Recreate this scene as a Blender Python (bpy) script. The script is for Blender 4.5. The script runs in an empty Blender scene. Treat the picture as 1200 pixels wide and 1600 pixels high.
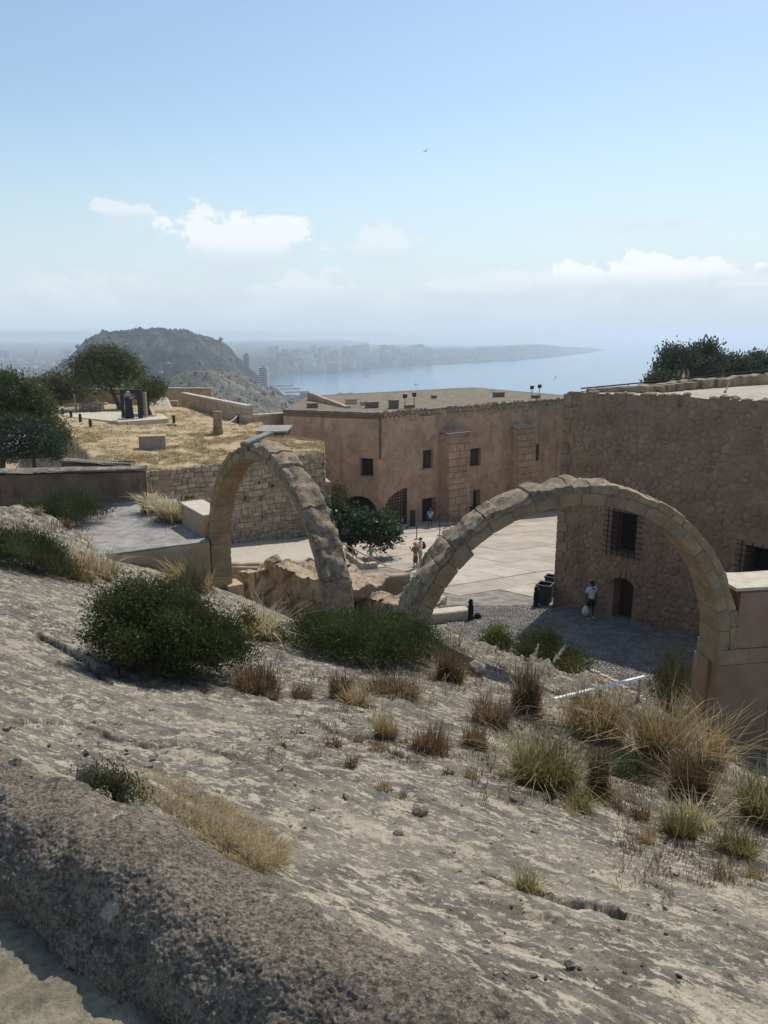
import bpy, bmesh, math, random
import numpy as np
from mathutils import Vector, Matrix
from mathutils.geometry import tessellate_polygon

# ------------------------------------------------------------------ camera, sky, sun, exposure
sc = bpy.context.scene
COL = sc.collection
PITCH = math.radians(13.1)
S_, C_ = math.sin(PITCH), math.cos(PITCH)
cam_d = bpy.data.cameras.new("camera")
cam = bpy.data.objects.new("camera", cam_d)
COL.objects.link(cam)
cam_d.sensor_fit = 'VERTICAL'
cam_d.sensor_height = 36.0
cam_d.lens = 27.0
cam_d.clip_start = 0.05
cam_d.clip_end = 80000
cam.rotation_euler = (math.pi / 2 - PITCH, 0, 0)
sc.camera = cam

SUN_AZ, SUN_EL = math.radians(25), math.radians(53)     # azimuth measured from +Y towards +X
world = bpy.data.worlds.new("World")
sc.world = world
world.use_nodes = True
sun_d = bpy.data.lights.new("sun", 'SUN')
sun_d.energy = 3.6
sun_d.angle = math.radians(0.53)
sun_d.color = (1.0, 0.94, 0.85)
sun = bpy.data.objects.new("sun", sun_d)
COL.objects.link(sun)
sdir = Vector((math.sin(SUN_AZ) * math.cos(SUN_EL), math.cos(SUN_AZ) * math.cos(SUN_EL), math.sin(SUN_EL)))
sun.rotation_euler = sdir.to_track_quat('Z', 'Y').to_euler()
sun.location = (0, 0, 60)
vs = sc.view_settings
vs.view_transform = 'Standard'
vs.look = 'None'
vs.gamma = 1.0
vs.use_curve_mapping = False
vs.exposure = 0.1
sc.cycles.use_denoising = True
sc.cycles.max_bounces = 6
sc.cycles.diffuse_bounces = 4
sc.cycles.transparent_max_bounces = 8
sc.cycles.volume_bounces = 1


def build_world():
    nt = world.node_tree
    N, L = nt.nodes, nt.links
    N.clear()
    out = N.new('ShaderNodeOutputWorld')
    bg = N.new('ShaderNodeBackground')
    bg.inputs['Strength'].default_value = 0.115
    sky = N.new('ShaderNodeTexSky')
    sky.sky_type = 'NISHITA'
    sky.sun_disc = False
    sky.sun_elevation = SUN_EL
    sky.sun_rotation = SUN_AZ
    sky.altitude = 160
    sky.air_density = 1.3
    sky.dust_density = 0.6
    sky.ozone_density = 1.6
    tc = N.new('ShaderNodeTexCoord')
    sep = N.new('ShaderNodeSeparateXYZ')
    L.new(tc.outputs['Generated'], sep.inputs[0])

    def math_(op, a, b=None, clamp=False):
        n = N.new('ShaderNodeMath')
        n.operation = op
        n.use_clamp = clamp
        for i, x in enumerate((a, b)):
            if x is None:
                continue
            if isinstance(x, (int, float)):
                n.inputs[i].default_value = x
            else:
                L.new(x, n.inputs[i])
        return n.outputs[0]

    def rng(x, a, b, c, d, smooth=True):
        n = N.new('ShaderNodeMapRange')
        n.interpolation_type = 'SMOOTHSTEP' if smooth else 'LINEAR'
        L.new(x, n.inputs['Value'])
        for k, v_ in zip(('From Min', 'From Max', 'To Min', 'To Max'), (a, b, c, d)):
            n.inputs[k].default_value = v_
        return n.outputs['Result']

    def noise(scale, detail, rough, loc, zs=2.0):
        m = N.new('ShaderNodeMapping')
        L.new(tc.outputs['Generated'], m.inputs['Vector'])
        m.inputs['Scale'].default_value = (1, 1, zs)
        m.inputs['Location'].default_value = loc
        t = N.new('ShaderNodeTexNoise')
        L.new(m.outputs[0], t.inputs['Vector'])
        t.inputs['Scale'].default_value = scale
        t.inputs['Detail'].default_value = detail
        t.inputs['Roughness'].default_value = rough
        return t.outputs['Fac']
    puff = noise(11.0, 7, 0.56, (3.1, 0.4, 1.7))
    big = noise(3.2, 3, 0.5, (0.3, 5.2, 0.9), 3.0)
    el = sep.outputs['Z']
    # a low bank of cumulus all round the horizon, its tops rising and falling with the big noise
    top = math_('ADD', math_('MULTIPLY', big, 0.10), 0.012)
    top = math_('ADD', top, math_('MULTIPLY', math_('SUBTRACT', puff, 0.5), 0.10))
    bank = rng(math_('SUBTRACT', top, el), -0.012, 0.014, 0.0, 1.0)
    # single cumulus heads standing above the bank: crisp lumpy tops, soft bases
    lumps = noise(26.0, 8, 0.60, (1.3, 2.4, 0.7), 1.3)
    heads, lit = None, None
    for (u, v, w, h, g) in ((372, 388, .100, .046, .95), (480, 455, .085, .030, .62), (602, 392, .048, .034, .65), (195, 334, .034, .016, .75),
                            (995, 349, .085, .011, .42), (1015, 432, .125, .034, 1.0), (865, 445, .10, .024, .65), (760, 452, .085, .020, .55), (1185, 448, .07, .014, .5), (60, 455, .12, .016, .3)):
        x, y = (u - 600) / 1200, (800 - v) / 1200
        c = Vector((x, C_ + y * S_, -S_ + y * C_)).normalized()
        sb = N.new('ShaderNodeVectorMath'); sb.operation = 'SUBTRACT'
        L.new(tc.outputs['Generated'], sb.inputs[0]); sb.inputs[1].default_value = c
        sp_ = N.new('ShaderNodeSeparateXYZ'); L.new(sb.outputs[0], sp_.inputs[0])
        dz = math_('DIVIDE', sp_.outputs['Z'], h)
        dzs = math_('ADD', math_('MAXIMUM', dz, 0.0), math_('MULTIPLY', math_('MINIMUM', dz, 0.0), 0.75))
        hx = math_('ADD', math_('MULTIPLY', sp_.outputs['X'], sp_.outputs['X']), math_('MULTIPLY', sp_.outputs['Y'], sp_.outputs['Y']))
        r2 = math_('ADD', math_('DIVIDE', hx, w * w), math_('MULTIPLY', dzs, dzs))
        d = math_('ADD', math_('SQRT', r2), math_('ADD', math_('MULTIPLY', math_('SUBTRACT', lumps, 0.5), -2.2), math_('MULTIPLY', math_('SUBTRACT', puff, 0.5), -1.1)))
        up = rng(dz, -0.35, 0.25, 0.0, 1.0)
        ft, fb = rng(d, 1.06, 0.70, 0.0, 1.0), rng(d, 1.25, 0.15, 0.0, 0.8)
        f = math_('ADD', math_('MULTIPLY', ft, up), math_('MULTIPLY', fb, math_('SUBTRACT', 1.0, up)))
        f = math_('MULTIPLY', f, g)
        li = math_('MULTIPLY', rng(dz, -0.75, 0.35, 0.0, 1.0), f)
        heads = f if heads is None else math_('MAXIMUM', heads, f)
        lit = li if lit is None else math_('MAXIMUM', lit, li)
    soft = rng(el, 0.0, 0.075, 0.3, 0.95)
    cl = math_('MAXIMUM', math_('MULTIPLY', bank, soft), heads, True)
    # brighter sunlit tops, greyer bodies
    body = math_('MAXIMUM', lit, math_('MULTIPLY', rng(puff, 0.38, 0.66, 0.0, 0.6), math_('SUBTRACT', 1.0, heads)))
    cc = N.new('ShaderNodeMix'); cc.data_type = 'RGBA'
    L.new(body, cc.inputs['Factor'])
    cc.inputs['A'].default_value = (5.35, 6.1, 6.85, 1)
    cc.inputs['B'].default_value = (7.75, 8.1, 8.35, 1)
    mx = N.new('ShaderNodeMix'); mx.data_type = 'RGBA'
    L.new(math_('MULTIPLY', cl, 0.92), mx.inputs['Factor'])
    L.new(cc.outputs['Result'], mx.inputs['B'])
    # pale moist air low over the horizon
    ve = rng(el, -0.02, 0.26, 0.86, 0.0)
    vm = N.new('ShaderNodeMix'); vm.data_type = 'RGBA'
    L.new(ve, vm.inputs['Factor'])
    L.new(sky.outputs[0], vm.inputs['A'])
    vm.inputs['B'].default_value = (4.8, 6.1, 7.4, 1)
    L.new(vm.outputs['Result'], mx.inputs['A'])
    # the thickest air right at the horizon
    v2 = N.new('ShaderNodeMix'); v2.data_type = 'RGBA'
    L.new(rng(el, 0.0, 0.055, 0.92, 0.0), v2.inputs['Factor'])
    L.new(mx.outputs['Result'], v2.inputs['A'])
    v2.inputs['B'].default_value = (4.85, 5.95, 7.1, 1)
    L.new(v2.outputs['Result'], bg.inputs['Color'])
    L.new(bg.outputs[0], out.inputs['Surface'])


build_world()

# ------------------------------------------------------------------ helpers
rnd = random.Random(7)
RNG = np.random.default_rng(11)


def ray(u, v):
    x, y = (u - 600) / 1200., (800 - v) / 1200.
    return Vector((x, C_ + y * S_, -S_ + y * C_))


def at(u, v, d):
    """point at depth d (metres along the optical axis)"""
    return ray(u, v) * d


def hit_z(u, v, z):
    r = ray(u, v)
    return r * (z / r.z)


YA, YS, Y0 = -12.4, -0.13, 34.1


def yard_z(y):
    return YA + YS * (y - Y0)


def hit_yard(u, v, dz=0.0):
    r = ray(u, v)
    return r * ((YA + dz - YS * Y0) / (r.z - YS * r.y))


def tag(o, label=None, cat=None, group=None, kind=None):
    if label: o['label'] = label
    if cat: o['category'] = cat
    if group: o['group'] = group
    if kind: o['kind'] = kind
    return o


def thing(name, label, cat, loc=(0, 0, 0), rz=0.0, group=None):
    o = bpy.data.objects.new(name, None)
    o.empty_display_size = 0.2
    COL.objects.link(o)
    o.location = loc
    o.rotation_euler = (0, 0, rz)
    return tag(o, label, cat, group)


def copy_tree(o, parent=None):
    c = o.copy()
    COL.objects.link(c)
    c.parent = parent
    for ch in list(o.children):
        copy_tree(ch, c)
    return c


def base_of(parent):
    b = Vector((0, 0, 0))
    while parent is not None:
        b += parent.location
        parent = parent.parent
    return b


def link_mesh(name, me, m, parent=None, smooth=False):
    o = bpy.data.objects.new(name, me)
    COL.objects.link(o)
    if m is not None:
        me.materials.append(m)
    if parent is not None:
        o.parent = parent
    if smooth:
        me.shade_smooth()
    return o


class MB:
    """collects shapes, builds ONE mesh object"""
    def __init__(self):
        self.v, self.f, self.r = [], [], []

    def add(self, verts, faces, r=None):
        b = len(self.v)
        self.v += [tuple(p) for p in verts]
        self.f += [tuple(i + b for i in f) for f in faces]
        self.r += [rnd.random() if r is None else r] * len(verts)
        return self

    def box(self, c, s, rz=0.0, M=None, r=None):
        x, y, z = s[0] / 2, s[1] / 2, s[2] / 2
        vs_ = [Vector(p) for p in ((-x, -y, -z), (x, -y, -z), (x, y, -z), (-x, y, -z), (-x, -y, z), (x, -y, z), (x, y, z), (-x, y, z))]
        R = M if M is not None else Matrix.Rotation(rz, 3, 'Z')
        vs_ = [R @ p + Vector(c) for p in vs_]
        return self.add(vs_, [(3, 2, 1, 0), (4, 5, 6, 7), (0, 1, 5, 4), (1, 2, 6, 5), (2, 3, 7, 6), (3, 0, 4, 7)], r)

    def tube(self, pts, rad, n=8, cap=True, r=None):
        pts = [Vector(p) for p in pts]
        if isinstance(rad, (int, float)):
            rad = [rad] * len(pts)
        vs_, fs = [], []
        for i, p in enumerate(pts):
            t = (pts[min(i + 1, len(pts) - 1)] - pts[max(i - 1, 0)]).normalized()
            a = t.cross(Vector((0, 0, 1)))
            if a.length < 1e-3: a = Vector((1, 0, 0))
            a.normalize()
            b = t.cross(a)
            for k in range(n):
                an = 2 * math.pi * k / n
                vs_.append(p + (a * math.cos(an) + b * math.sin(an)) * rad[i])
        for i in range(len(pts) - 1):
            for k in range(n):
                k2 = (k + 1) % n
                fs.append((i * n + k, i * n + k2, (i + 1) * n + k2, (i + 1) * n + k))
        if cap:
            fs.append(tuple(range(n))[::-1])
            fs.append(tuple((len(pts) - 1) * n + k for k in range(n)))
        return self.add(vs_, fs, r)

    def lathe(self, c, prof, n=14, r=None):
        c = Vector(c)
        vs_, fs = [], []
        for (rad, z) in prof:
            for k in range(n):
                an = 2 * math.pi * k / n
                vs_.append(c + Vector((rad * math.cos(an), rad * math.sin(an), z)))
        for i in range(len(prof) - 1):
            for k in range(n):
                k2 = (k + 1) % n
                fs.append((i * n + k, i * n + k2, (i + 1) * n + k2, (i + 1) * n + k))
        fs.append(tuple(range(n))[::-1])
        fs.append(tuple((len(prof) - 1) * n + k for k in range(n)))
        return self.add(vs_, fs, r)

    def prism(self, poly, z0, z1, r=None):
        """horizontal polygon (x,y) counter-clockwise from z0 to z1; z may be functions of (x,y)"""
        n = len(poly)
        g = lambda z, p: z(p[0], p[1]) if callable(z) else z
        vs_ = [(p[0], p[1], g(z0, p)) for p in poly] + [(p[0], p[1], g(z1, p)) for p in poly]
        fs = [(i, (i + 1) % n, n + (i + 1) % n, n + i) for i in range(n)]
        tri = tessellate_polygon([[Vector((p[0], p[1], 0)) for p in poly]])
        for t in tri:
            a, b, c = (Vector((poly[i][0], poly[i][1], 0)) for i in t)
            if (b - a).cross(c - a).z < 0: t = (t[0], t[2], t[1])
            fs.append(tuple(n + i for i in t))
            fs.append((t[2], t[1], t[0]))
        return self.add(vs_, fs, r)

    def build(self, name, m, parent=None, smooth=False, bevel=0.0, angle=None):
        b = base_of(parent)
        me = bpy.data.meshes.new(name)
        me.from_pydata([(x - b.x, y - b.y, z - b.z) for x, y, z in self.v], [], self.f)
        at_ = me.attributes.new('rnd', 'FLOAT', 'POINT')
        at_.data.foreach_set('value', np.array(self.r, dtype=np.float32))
        me.update()
        o = link_mesh(name, me, m, parent, smooth)
        if bevel:
            md = o.modifiers.new('bevel', 'BEVEL')
            md.width = bevel
            md.segments = 2
            md.limit_method = 'ANGLE'
        if angle is not None:
            me.shade_smooth()
            me.set_sharp_from_angle(angle=math.radians(angle))
        return o


def np_mesh(name, verts, faces, m, parent=None, smooth=False, rv=None):
    """verts (n,3), faces (m,k) with one k"""
    b = base_of(parent)
    verts = np.asarray(verts, dtype=np.float32) - np.array([b.x, b.y, b.z], dtype=np.float32)
    faces = np.asarray(faces, dtype=np.int32)
    me = bpy.data.meshes.new(name)
    k = faces.shape[1]
    me.vertices.add(len(verts))
    me.vertices.foreach_set('co', verts.ravel())
    me.loops.add(faces.size)
    me.loops.foreach_set('vertex_index', faces.ravel())
    me.polygons.add(len(faces))
    me.polygons.foreach_set('loop_start', np.arange(0, faces.size, k, dtype=np.int32))
    me.polygons.foreach_set('use_smooth', np.full(len(faces), smooth, dtype=bool))
    if rv is not None:
        a = me.attributes.new('rnd', 'FLOAT', 'POINT')
        a.data.foreach_set('value', np.asarray(rv, dtype=np.float32))
    me.update(calc_edges=True)
    o = bpy.data.objects.new(name, me)
    COL.objects.link(o)
    me.materials.append(m)
    if parent is not None:
        o.parent = parent
    return o


def grid_faces(nr, nc):
    i = np.arange(nr - 1)[:, None] * nc + np.arange(nc - 1)[None]
    i = i.ravel()
    return np.stack([i, i + 1, i + nc + 1, i + nc], 1)


# numpy gradient noise
_perm = RNG.permutation(1024)
_ga = RNG.random(1024) * 2 * np.pi
_gx, _gy = np.cos(_ga), np.sin(_ga)


def pnoise(x, y, seed=0):
    xi, yi = np.floor(x).astype(np.int64), np.floor(y).astype(np.int64)
    xf, yf = x - xi, y - yi
    u_, v_ = xf * xf * xf * (xf * (xf * 6 - 15) + 10), yf * yf * yf * (yf * (yf * 6 - 15) + 10)

    def g(ix, iy, fx, fy):
        h = _perm[(_perm[(ix + seed * 37) & 1023] + iy + seed * 101) & 1023]
        return _gx[h] * fx + _gy[h] * fy
    a = g(xi, yi, xf, yf); b = g(xi + 1, yi, xf - 1, yf)
    c = g(xi, yi + 1, xf, yf - 1); d = g(xi + 1, yi + 1, xf - 1, yf - 1)
    return ((a + (b - a) * u_) * (1 - v_) + (c + (d - c) * u_) * v_) * 1.5


def fbm(x, y, octv=4, seed=0, gain=0.5, lac=2.03):
    s, a = 0, 1.0
    for o in range(octv):
        s = s + a * pnoise(x, y, seed + o)
        x, y, a = x * lac, y * lac, a * gain
    return s


# ------------------------------------------------------------------ materials
MAT = {}


def mat(name, ramp, scale=2.0, detail=8, rough=0.9, nrough=0.6, bump=0.4, bdist=0.03, bscale=None, stretch=(1, 1, 1), rot=(0, 0, 0),
        var=0.0, spots=None, spec=0.2, metal=0.0, coord='pos', layer=None, transl=0.0, hue=0.0):
    """ramp: [(pos, rgb)...] driven by noise; var: brightness change per piece (attribute rnd); spots=(scale, lo, hi, rgb);
    layer=(scale, lo, hi, rgb, stretch) a second noise laid over the first"""
    m = bpy.data.materials.new(name)
    m.use_nodes = True
    nt = m.node_tree
    N, L = nt.nodes, nt.links
    bs = N['Principled BSDF']
    bs.inputs['Roughness'].default_value = rough
    bs.inputs['Specular IOR Level'].default_value = spec
    bs.inputs['Metallic'].default_value = metal
    if coord == 'pos':
        co = N.new('ShaderNodeNewGeometry').outputs['Position']
    else:
        co = N.new('ShaderNodeTexCoord').outputs['Object']
    mp = N.new('ShaderNodeMapping')
    mp.vector_type = 'TEXTURE'
    L.new(co, mp.inputs['Vector'])
    mp.inputs['Scale'].default_value = tuple(1 / q for q in stretch)
    mp.inputs['Rotation'].default_value = rot

    def noise(sc_, det, ro, vec):
        t = N.new('ShaderNodeTexNoise')
        t.inputs['Scale'].default_value = sc_
        t.inputs['Detail'].default_value = det
        t.inputs['Roughness'].default_value = ro
        L.new(vec, t.inputs['Vector'])
        return t.outputs['Fac']

    def mix(fac, a, b):
        x = N.new('ShaderNodeMix'); x.data_type = 'RGBA'
        if isinstance(fac, float): x.inputs['Factor'].default_value = fac
        else: L.new(fac, x.inputs['Factor'])
        for k, c in (('A', a), ('B', b)):
            if isinstance(c, tuple): x.inputs[k].default_value = (*c, 1)
            else: L.new(c, x.inputs[k])
        return x.outputs['Result']

    def rng(x, lo, hi):
        n = N.new('ShaderNodeMapRange'); n.interpolation_type = 'SMOOTHSTEP'
        L.new(x, n.inputs['Value'])
        n.inputs['From Min'].default_value, n.inputs['From Max'].default_value = lo, hi
        return n.outputs['Result']
    n1 = noise(scale, detail, nrough, mp.outputs[0])
    if len(ramp) == 1:
        col = None
        rp = N.new('ShaderNodeRGB'); rp.outputs[0].default_value = (*ramp[0][1], 1)
        col = rp.outputs[0]
    else:
        cr = N.new('ShaderNodeValToRGB')
        e = cr.color_ramp.elements
        while len(e) < len(ramp): e.new(0.5)
        for k, (p, c) in enumerate(ramp):
            e[k].position = p; e[k].color = (*c, 1)
        L.new(n1, cr.inputs[0])
        col = cr.outputs[0]
    for ly in (layer or []):
        m2 = N.new('ShaderNodeMapping')
        m2.vector_type = 'TEXTURE'
        L.new(co, m2.inputs['Vector'])
        m2.inputs['Scale'].default_value = tuple(1 / q for q in ly[4]) if len(ly) > 4 else (1, 1, 1)
        m2.inputs['Rotation'].default_value = rot
        m2.inputs['Location'].default_value = (ly[0] * 1.7, 3.1, ly[0])
        f = rng(noise(ly[0], 7, 0.62, m2.outputs[0]), ly[1], ly[2])
        if len(ly) > 5:
            q = N.new('ShaderNodeMath'); q.operation = 'MULTIPLY'; L.new(f, q.inputs[0]); q.inputs[1].default_value = ly[5]; f = q.outputs[0]
        col = mix(f, col, ly[3])
    if spots:
        vo = N.new('ShaderNodeTexVoronoi'); vo.inputs['Scale'].default_value = spots[0]
        L.new(mp.outputs[0], vo.inputs['Vector'])
        col = mix(rng(vo.outputs['Distance'], spots[2], spots[1]), col, spots[3])
    if var or hue:
        a = N.new('ShaderNodeAttribute'); a.attribute_name = 'rnd'
        hs = N.new('ShaderNodeHueSaturation')
        q = N.new('ShaderNodeMapRange'); L.new(a.outputs['Fac'], q.inputs['Value'])
        q.inputs['To Min'].default_value, q.inputs['To Max'].default_value = 1 - var, 1 + var
        L.new(q.outputs[0], hs.inputs['Value'])
        if hue:
            q2 = N.new('ShaderNodeMapRange'); L.new(a.outputs['Fac'], q2.inputs['Value'])
            q2.inputs['To Min'].default_value, q2.inputs['To Max'].default_value = 0.5 - hue, 0.5 + hue
            L.new(q2.outputs[0], hs.inputs['Hue'])
        L.new(col, hs.inputs['Color'])
        col = hs.outputs[0]
    L.new(col, bs.inputs['Base Color'])
    if bump:
        bn = N.new('ShaderNodeBump')
        bn.inputs['Strength'].default_value = bump
        bn.inputs['Distance'].default_value = bdist
        L.new(noise(bscale or scale * 5, 10, 0.68, mp.outputs[0]), bn.inputs['Height'])
        L.new(bn.outputs[0], bs.inputs['Normal'])
    if transl:
        tr = N.new('ShaderNodeBsdfTranslucent')
        L.new(col, tr.inputs['Color'])
        ms = N.new('ShaderNodeMixShader'); ms.inputs[0].default_value = transl
        L.new(bs.outputs[0], ms.inputs[1]); L.new(tr.outputs[0], ms.inputs[2])
        L.new(ms.outputs[0], N['Material Output'].inputs['Surface'])
    MAT[name] = m
    return m


def plain(name, c, rough=0.7, spec=0.3, metal=0.0, var=0.0):
    return mat(name, [(0.3, tuple(x * 0.86 for x in c)), (0.7, tuple(min(1, x * 1.1) for x in c))], scale=9, rough=rough, spec=spec, metal=metal,
               bump=0.15, bdist=0.004, coord='obj', var=var)
BR = (0, 0, math.radians(-40))      # bedding of the rock runs from upper left to lower right
mat('rock', [(0.36, (0.073, 0.064, 0.051)), (0.46, (0.119, 0.105, 0.083)), (0.54, (0.165, 0.144, 0.113)), (0.64, (0.220, 0.192, 0.149))],
    scale=3.6, detail=13, nrough=0.74, rough=0.95, bump=.75, bdist=0.017, bscale=18, stretch=(.85, 1.2, 1), rot=BR,
    layer=[(.33, .52, .68, (0.286, 0.246, 0.182), (1, 1, 1), .5), (2.2, .562, .59, (0.380, 0.325, 0.237), (.85, 1.22, 1), .8), (6.5, .560, .588, (0.432, 0.372, 0.276), (.85, 1.22, 1), .85), (17, .558, .60, (0.415, 0.362, 0.271), (.8, 1.25, 1), .8),
           (1.3, .55, .62, (0.091, 0.081, 0.064), (.6, 1.5, 1), .7), (25, .54, .60, (0.062, 0.056, 0.045), (.8, 1.2, 1), .5), (75, .56, .62, (0.047, 0.043, 0.035), (1, 1, 1), .6), (105, .60, .65, (0.432, 0.393, 0.313), (1, 1, 1), .4)])
mat('kerb_rock', [(0.34, (0.071, 0.059, 0.044)), (0.45, (0.169, 0.141, 0.107)), (0.55, (0.288, 0.239, 0.178)), (0.66, (0.422, 0.356, 0.265))],
    scale=34, detail=12, nrough=0.78, rough=0.95, bump=1.0, bdist=0.022, bscale=55,
    layer=[(2.4, .47, .60, (0.126, 0.105, 0.078), (1, 1, 1), .5), (95, .53, .59, (0.464, 0.403, 0.314), (1, 1, 1), .5), (60, .54, .59, (0.042, 0.035, 0.028), (1, 1, 1), .55), (8, .56, .62, (0.064, 0.053, 0.042), (1, 1, 1), .55), (4.5, .64, .67, (0.557, 0.499, 0.408), (1, 1, 1), .7)])
mat('walkway_stone', [(0.3, (0.144, 0.125, 0.084)), (0.5, (0.270, 0.235, 0.160)), (0.7, (0.377, 0.329, 0.225))], scale=11, detail=13, nrough=0.65, bump=0.7, bdist=0.03, bscale=22,
    layer=[(34, .53, .60, (0.171, 0.149, 0.102), (1, 1, 1), .6)])
mat('cliff_rock', [(0.3, (.20, .15, .10)), (0.5, (.42, .32, .21)), (0.7, (.55, .43, .29))], scale=1.2, detail=10, bump=0.7, bdist=0.06, bscale=5, stretch=(1, 1, .45),
    layer=[(2.0, .52, .66, (.09, .075, .06), (1.6, 1.6, .3), .8), (8, .56, .68, (.13, .11, .09), (1, 1, .5), .6)])
mat('crack', [(.4, (.05, .045, .04)), (.6, (.10, .09, .075))], scale=8)
mat('arch_stone', [(0.3, (0.225, 0.157, 0.090)), (0.5, (0.323, 0.231, 0.138)), (0.72, (0.399, 0.296, 0.181))], scale=2.2, detail=9, bump=0.45, bdist=0.025, bscale=14, var=.13,
    layer=[(3.5, .54, .68, (0.196, 0.146, 0.102), (1, 1, 1), .6), (22, .57, .68, (0.150, 0.117, 0.087), (1, 1, 1), .5)])
mat('arch_rough', [(0.3, (0.137, 0.108, 0.076)), (0.5, (0.294, 0.230, 0.156)), (0.7, (0.451, 0.351, 0.234))], scale=3.5, detail=12, nrough=.7, bump=0.9, bdist=0.05, bscale=9, var=.12,
    layer=[(6, .5, .64, (0.118, 0.097, 0.072), (1, 1, 1), .75), (30, .58, .66, (0.510, 0.414, 0.281), (1, 1, 1), .5)])
mat('arch_joint', [(.4, (0.170, 0.133, 0.093)), (.6, (0.289, 0.221, 0.153))], scale=8)
mat('rubble_stone', [(0.3, (.30, .235, .165)), (0.5, (.42, .33, .235)), (0.7, (.53, .43, .31))], scale=3, detail=8, bump=0.6, bdist=0.03, bscale=9, var=.22, hue=.012)
mat('mortar', [(.35, (.22, .165, .11)), (.65, (.40, .31, .215))], scale=1.6, detail=8, bump=.6, bscale=12,
    layer=[(.5, .48, .62, (.13, .10, .07), (1, 1, 1), .6)])
mat('brown_stone', [(0.3, (0.198, 0.131, 0.083)), (0.5, (0.297, 0.198, 0.129)), (0.7, (0.376, 0.265, 0.174))], scale=1.3, detail=10, bump=0.7, bdist=0.04, bscale=8, var=.10, hue=.008,
    layer=[(.5, .50, .66, (0.339, 0.211, 0.146), (1, 1, 1), .6)])  # brown stone of the rubble building, mottled at random
mat('brown_plaster', [(0.3, (0.198, 0.131, 0.083)), (0.5, (0.297, 0.198, 0.129)), (0.7, (0.376, 0.265, 0.174))], scale=1.1, detail=10, bump=0.7, bdist=0.04, bscale=7,
    layer=[(.42, .50, .66, (0.339, 0.206, 0.146), (1, 1, 1), .6), (3.2, .56, .7, (0.188, 0.135, 0.091), (1, 1, 1), .6)])  # brown plaster between those stones, with random darker and redder blotches
mat('barracks_plaster', [(0.3, (0.347, 0.226, 0.147)), (0.5, (0.492, 0.335, 0.221)), (0.7, (0.612, 0.436, 0.298))], scale=.55, detail=11, nrough=.66, bump=0.6, bdist=0.06, bscale=4,
    layer=[(1.9, .53, .66, (0.319, 0.212, 0.147), (1, 1, 1), .75), (.35, .54, .70, (0.531, 0.424, 0.305), (1, 1, .7), .7), (1.3, .54, .68, (0.212, 0.157, 0.113), (1, 1, .10), .55), (4.5, .57, .66, (0.213, 0.148, 0.100), (1, 1, 1), .55)])
mat('ashlar', [(0.3, (.33, .22, .145)), (0.5, (.43, .30, .20)), (0.7, (.50, .365, .25))], scale=1.0, detail=8, bump=.4, bscale=8, var=.14,
    layer=[(2, .56, .7, (.26, .18, .13), (1, 1, 1), .5)])
mat('pink_plaster', [(0.3, (0.252, 0.152, 0.095)), (0.5, (0.319, 0.200, 0.129)), (0.7, (0.378, 0.252, 0.167))], scale=.9, detail=9, bump=.35, bdist=.02, bscale=14,
    layer=[(1.6, .55, .72, (0.185, 0.120, 0.084), (1, 1, .6), .6), (6, .6, .7, (0.403, 0.296, 0.205), (1, 1, 1), .4)])
mat('ochre_plaster', [(0.3, (.36, .255, .155)), (0.5, (.45, .33, .21)), (0.7, (.53, .41, .27))], scale=1.1, detail=9, bump=.4, bdist=.025, bscale=10,
    layer=[(2.0, .54, .70, (.27, .195, .125), (1, 1, .6), .6)])
mat('dark_plaster', [(0.3, (0.116, 0.081, 0.053)), (0.5, (0.189, 0.133, 0.086)), (0.7, (0.284, 0.199, 0.127))], scale=.8, detail=9, bump=.5, bdist=.03, bscale=7,
    layer=[(2.2, .52, .68, (0.095, 0.071, 0.049), (1, 1, .4), .7)])
mat('dark_coping', [(0.3, (.11, .10, .085)), (0.5, (.20, .185, .155)), (0.7, (.32, .29, .24))], scale=4, detail=10, bump=.7, bdist=.03, bscale=12)
mat('pale_cap', [(0.3, (.44, .38, .28)), (0.5, (.55, .48, .37)), (0.7, (.63, .56, .44))], scale=3, detail=8, bump=.5, bdist=.02, bscale=16,
    layer=[(9, .56, .68, (.30, .26, .2), (1, 1, 1), .5)])
mat('paving', [(0.3, (0.353, 0.301, 0.238)), (0.5, (0.448, 0.392, 0.315)), (0.7, (0.525, 0.460, 0.376))], scale=.5, detail=9, bump=.35, bdist=.02, bscale=6, var=.11,
    layer=[(1.4, .54, .7, (0.315, 0.273, 0.225), (1, 1, 1), .8), (.22, .50, .64, (.36, .32, .27), (1, 1, 1), .5), (7, .58, .68, (0.286, 0.251, 0.207), (1, 1, 1), .5)])
mat('paving_joint', [(.4, (.17, .15, .125)), (.6, (.30, .27, .225))], scale=1.5, bump=.4, bscale=9)
mat('cobble', [(.35, (0.138, 0.126, 0.107)), (.65, (0.252, 0.234, 0.197))], scale=2, bump=.6, bdist=.03, bscale=7, spots=(7, .10, .30, (0.216, 0.204, 0.174)), var=.2)
mat('gravel', [(0.3, (0.331, 0.288, 0.224)), (0.5, (0.460, 0.410, 0.323)), (0.7, (0.552, 0.495, 0.391))], scale=5, detail=10, bump=.7, bdist=.03, bscale=18)
mat('grey_path', [(0.3, (.20, .19, .172)), (0.5, (.30, .285, .255)), (0.7, (.40, .38, .34))], scale=2.5, detail=10, bump=.6, bdist=.03, bscale=16,
    layer=[(.7, .52, .66, (.16, .15, .135), (1, 1, 1), .6), (14, .58, .68, (.48, .45, .40), (1, 1, 1), .5)])
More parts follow.
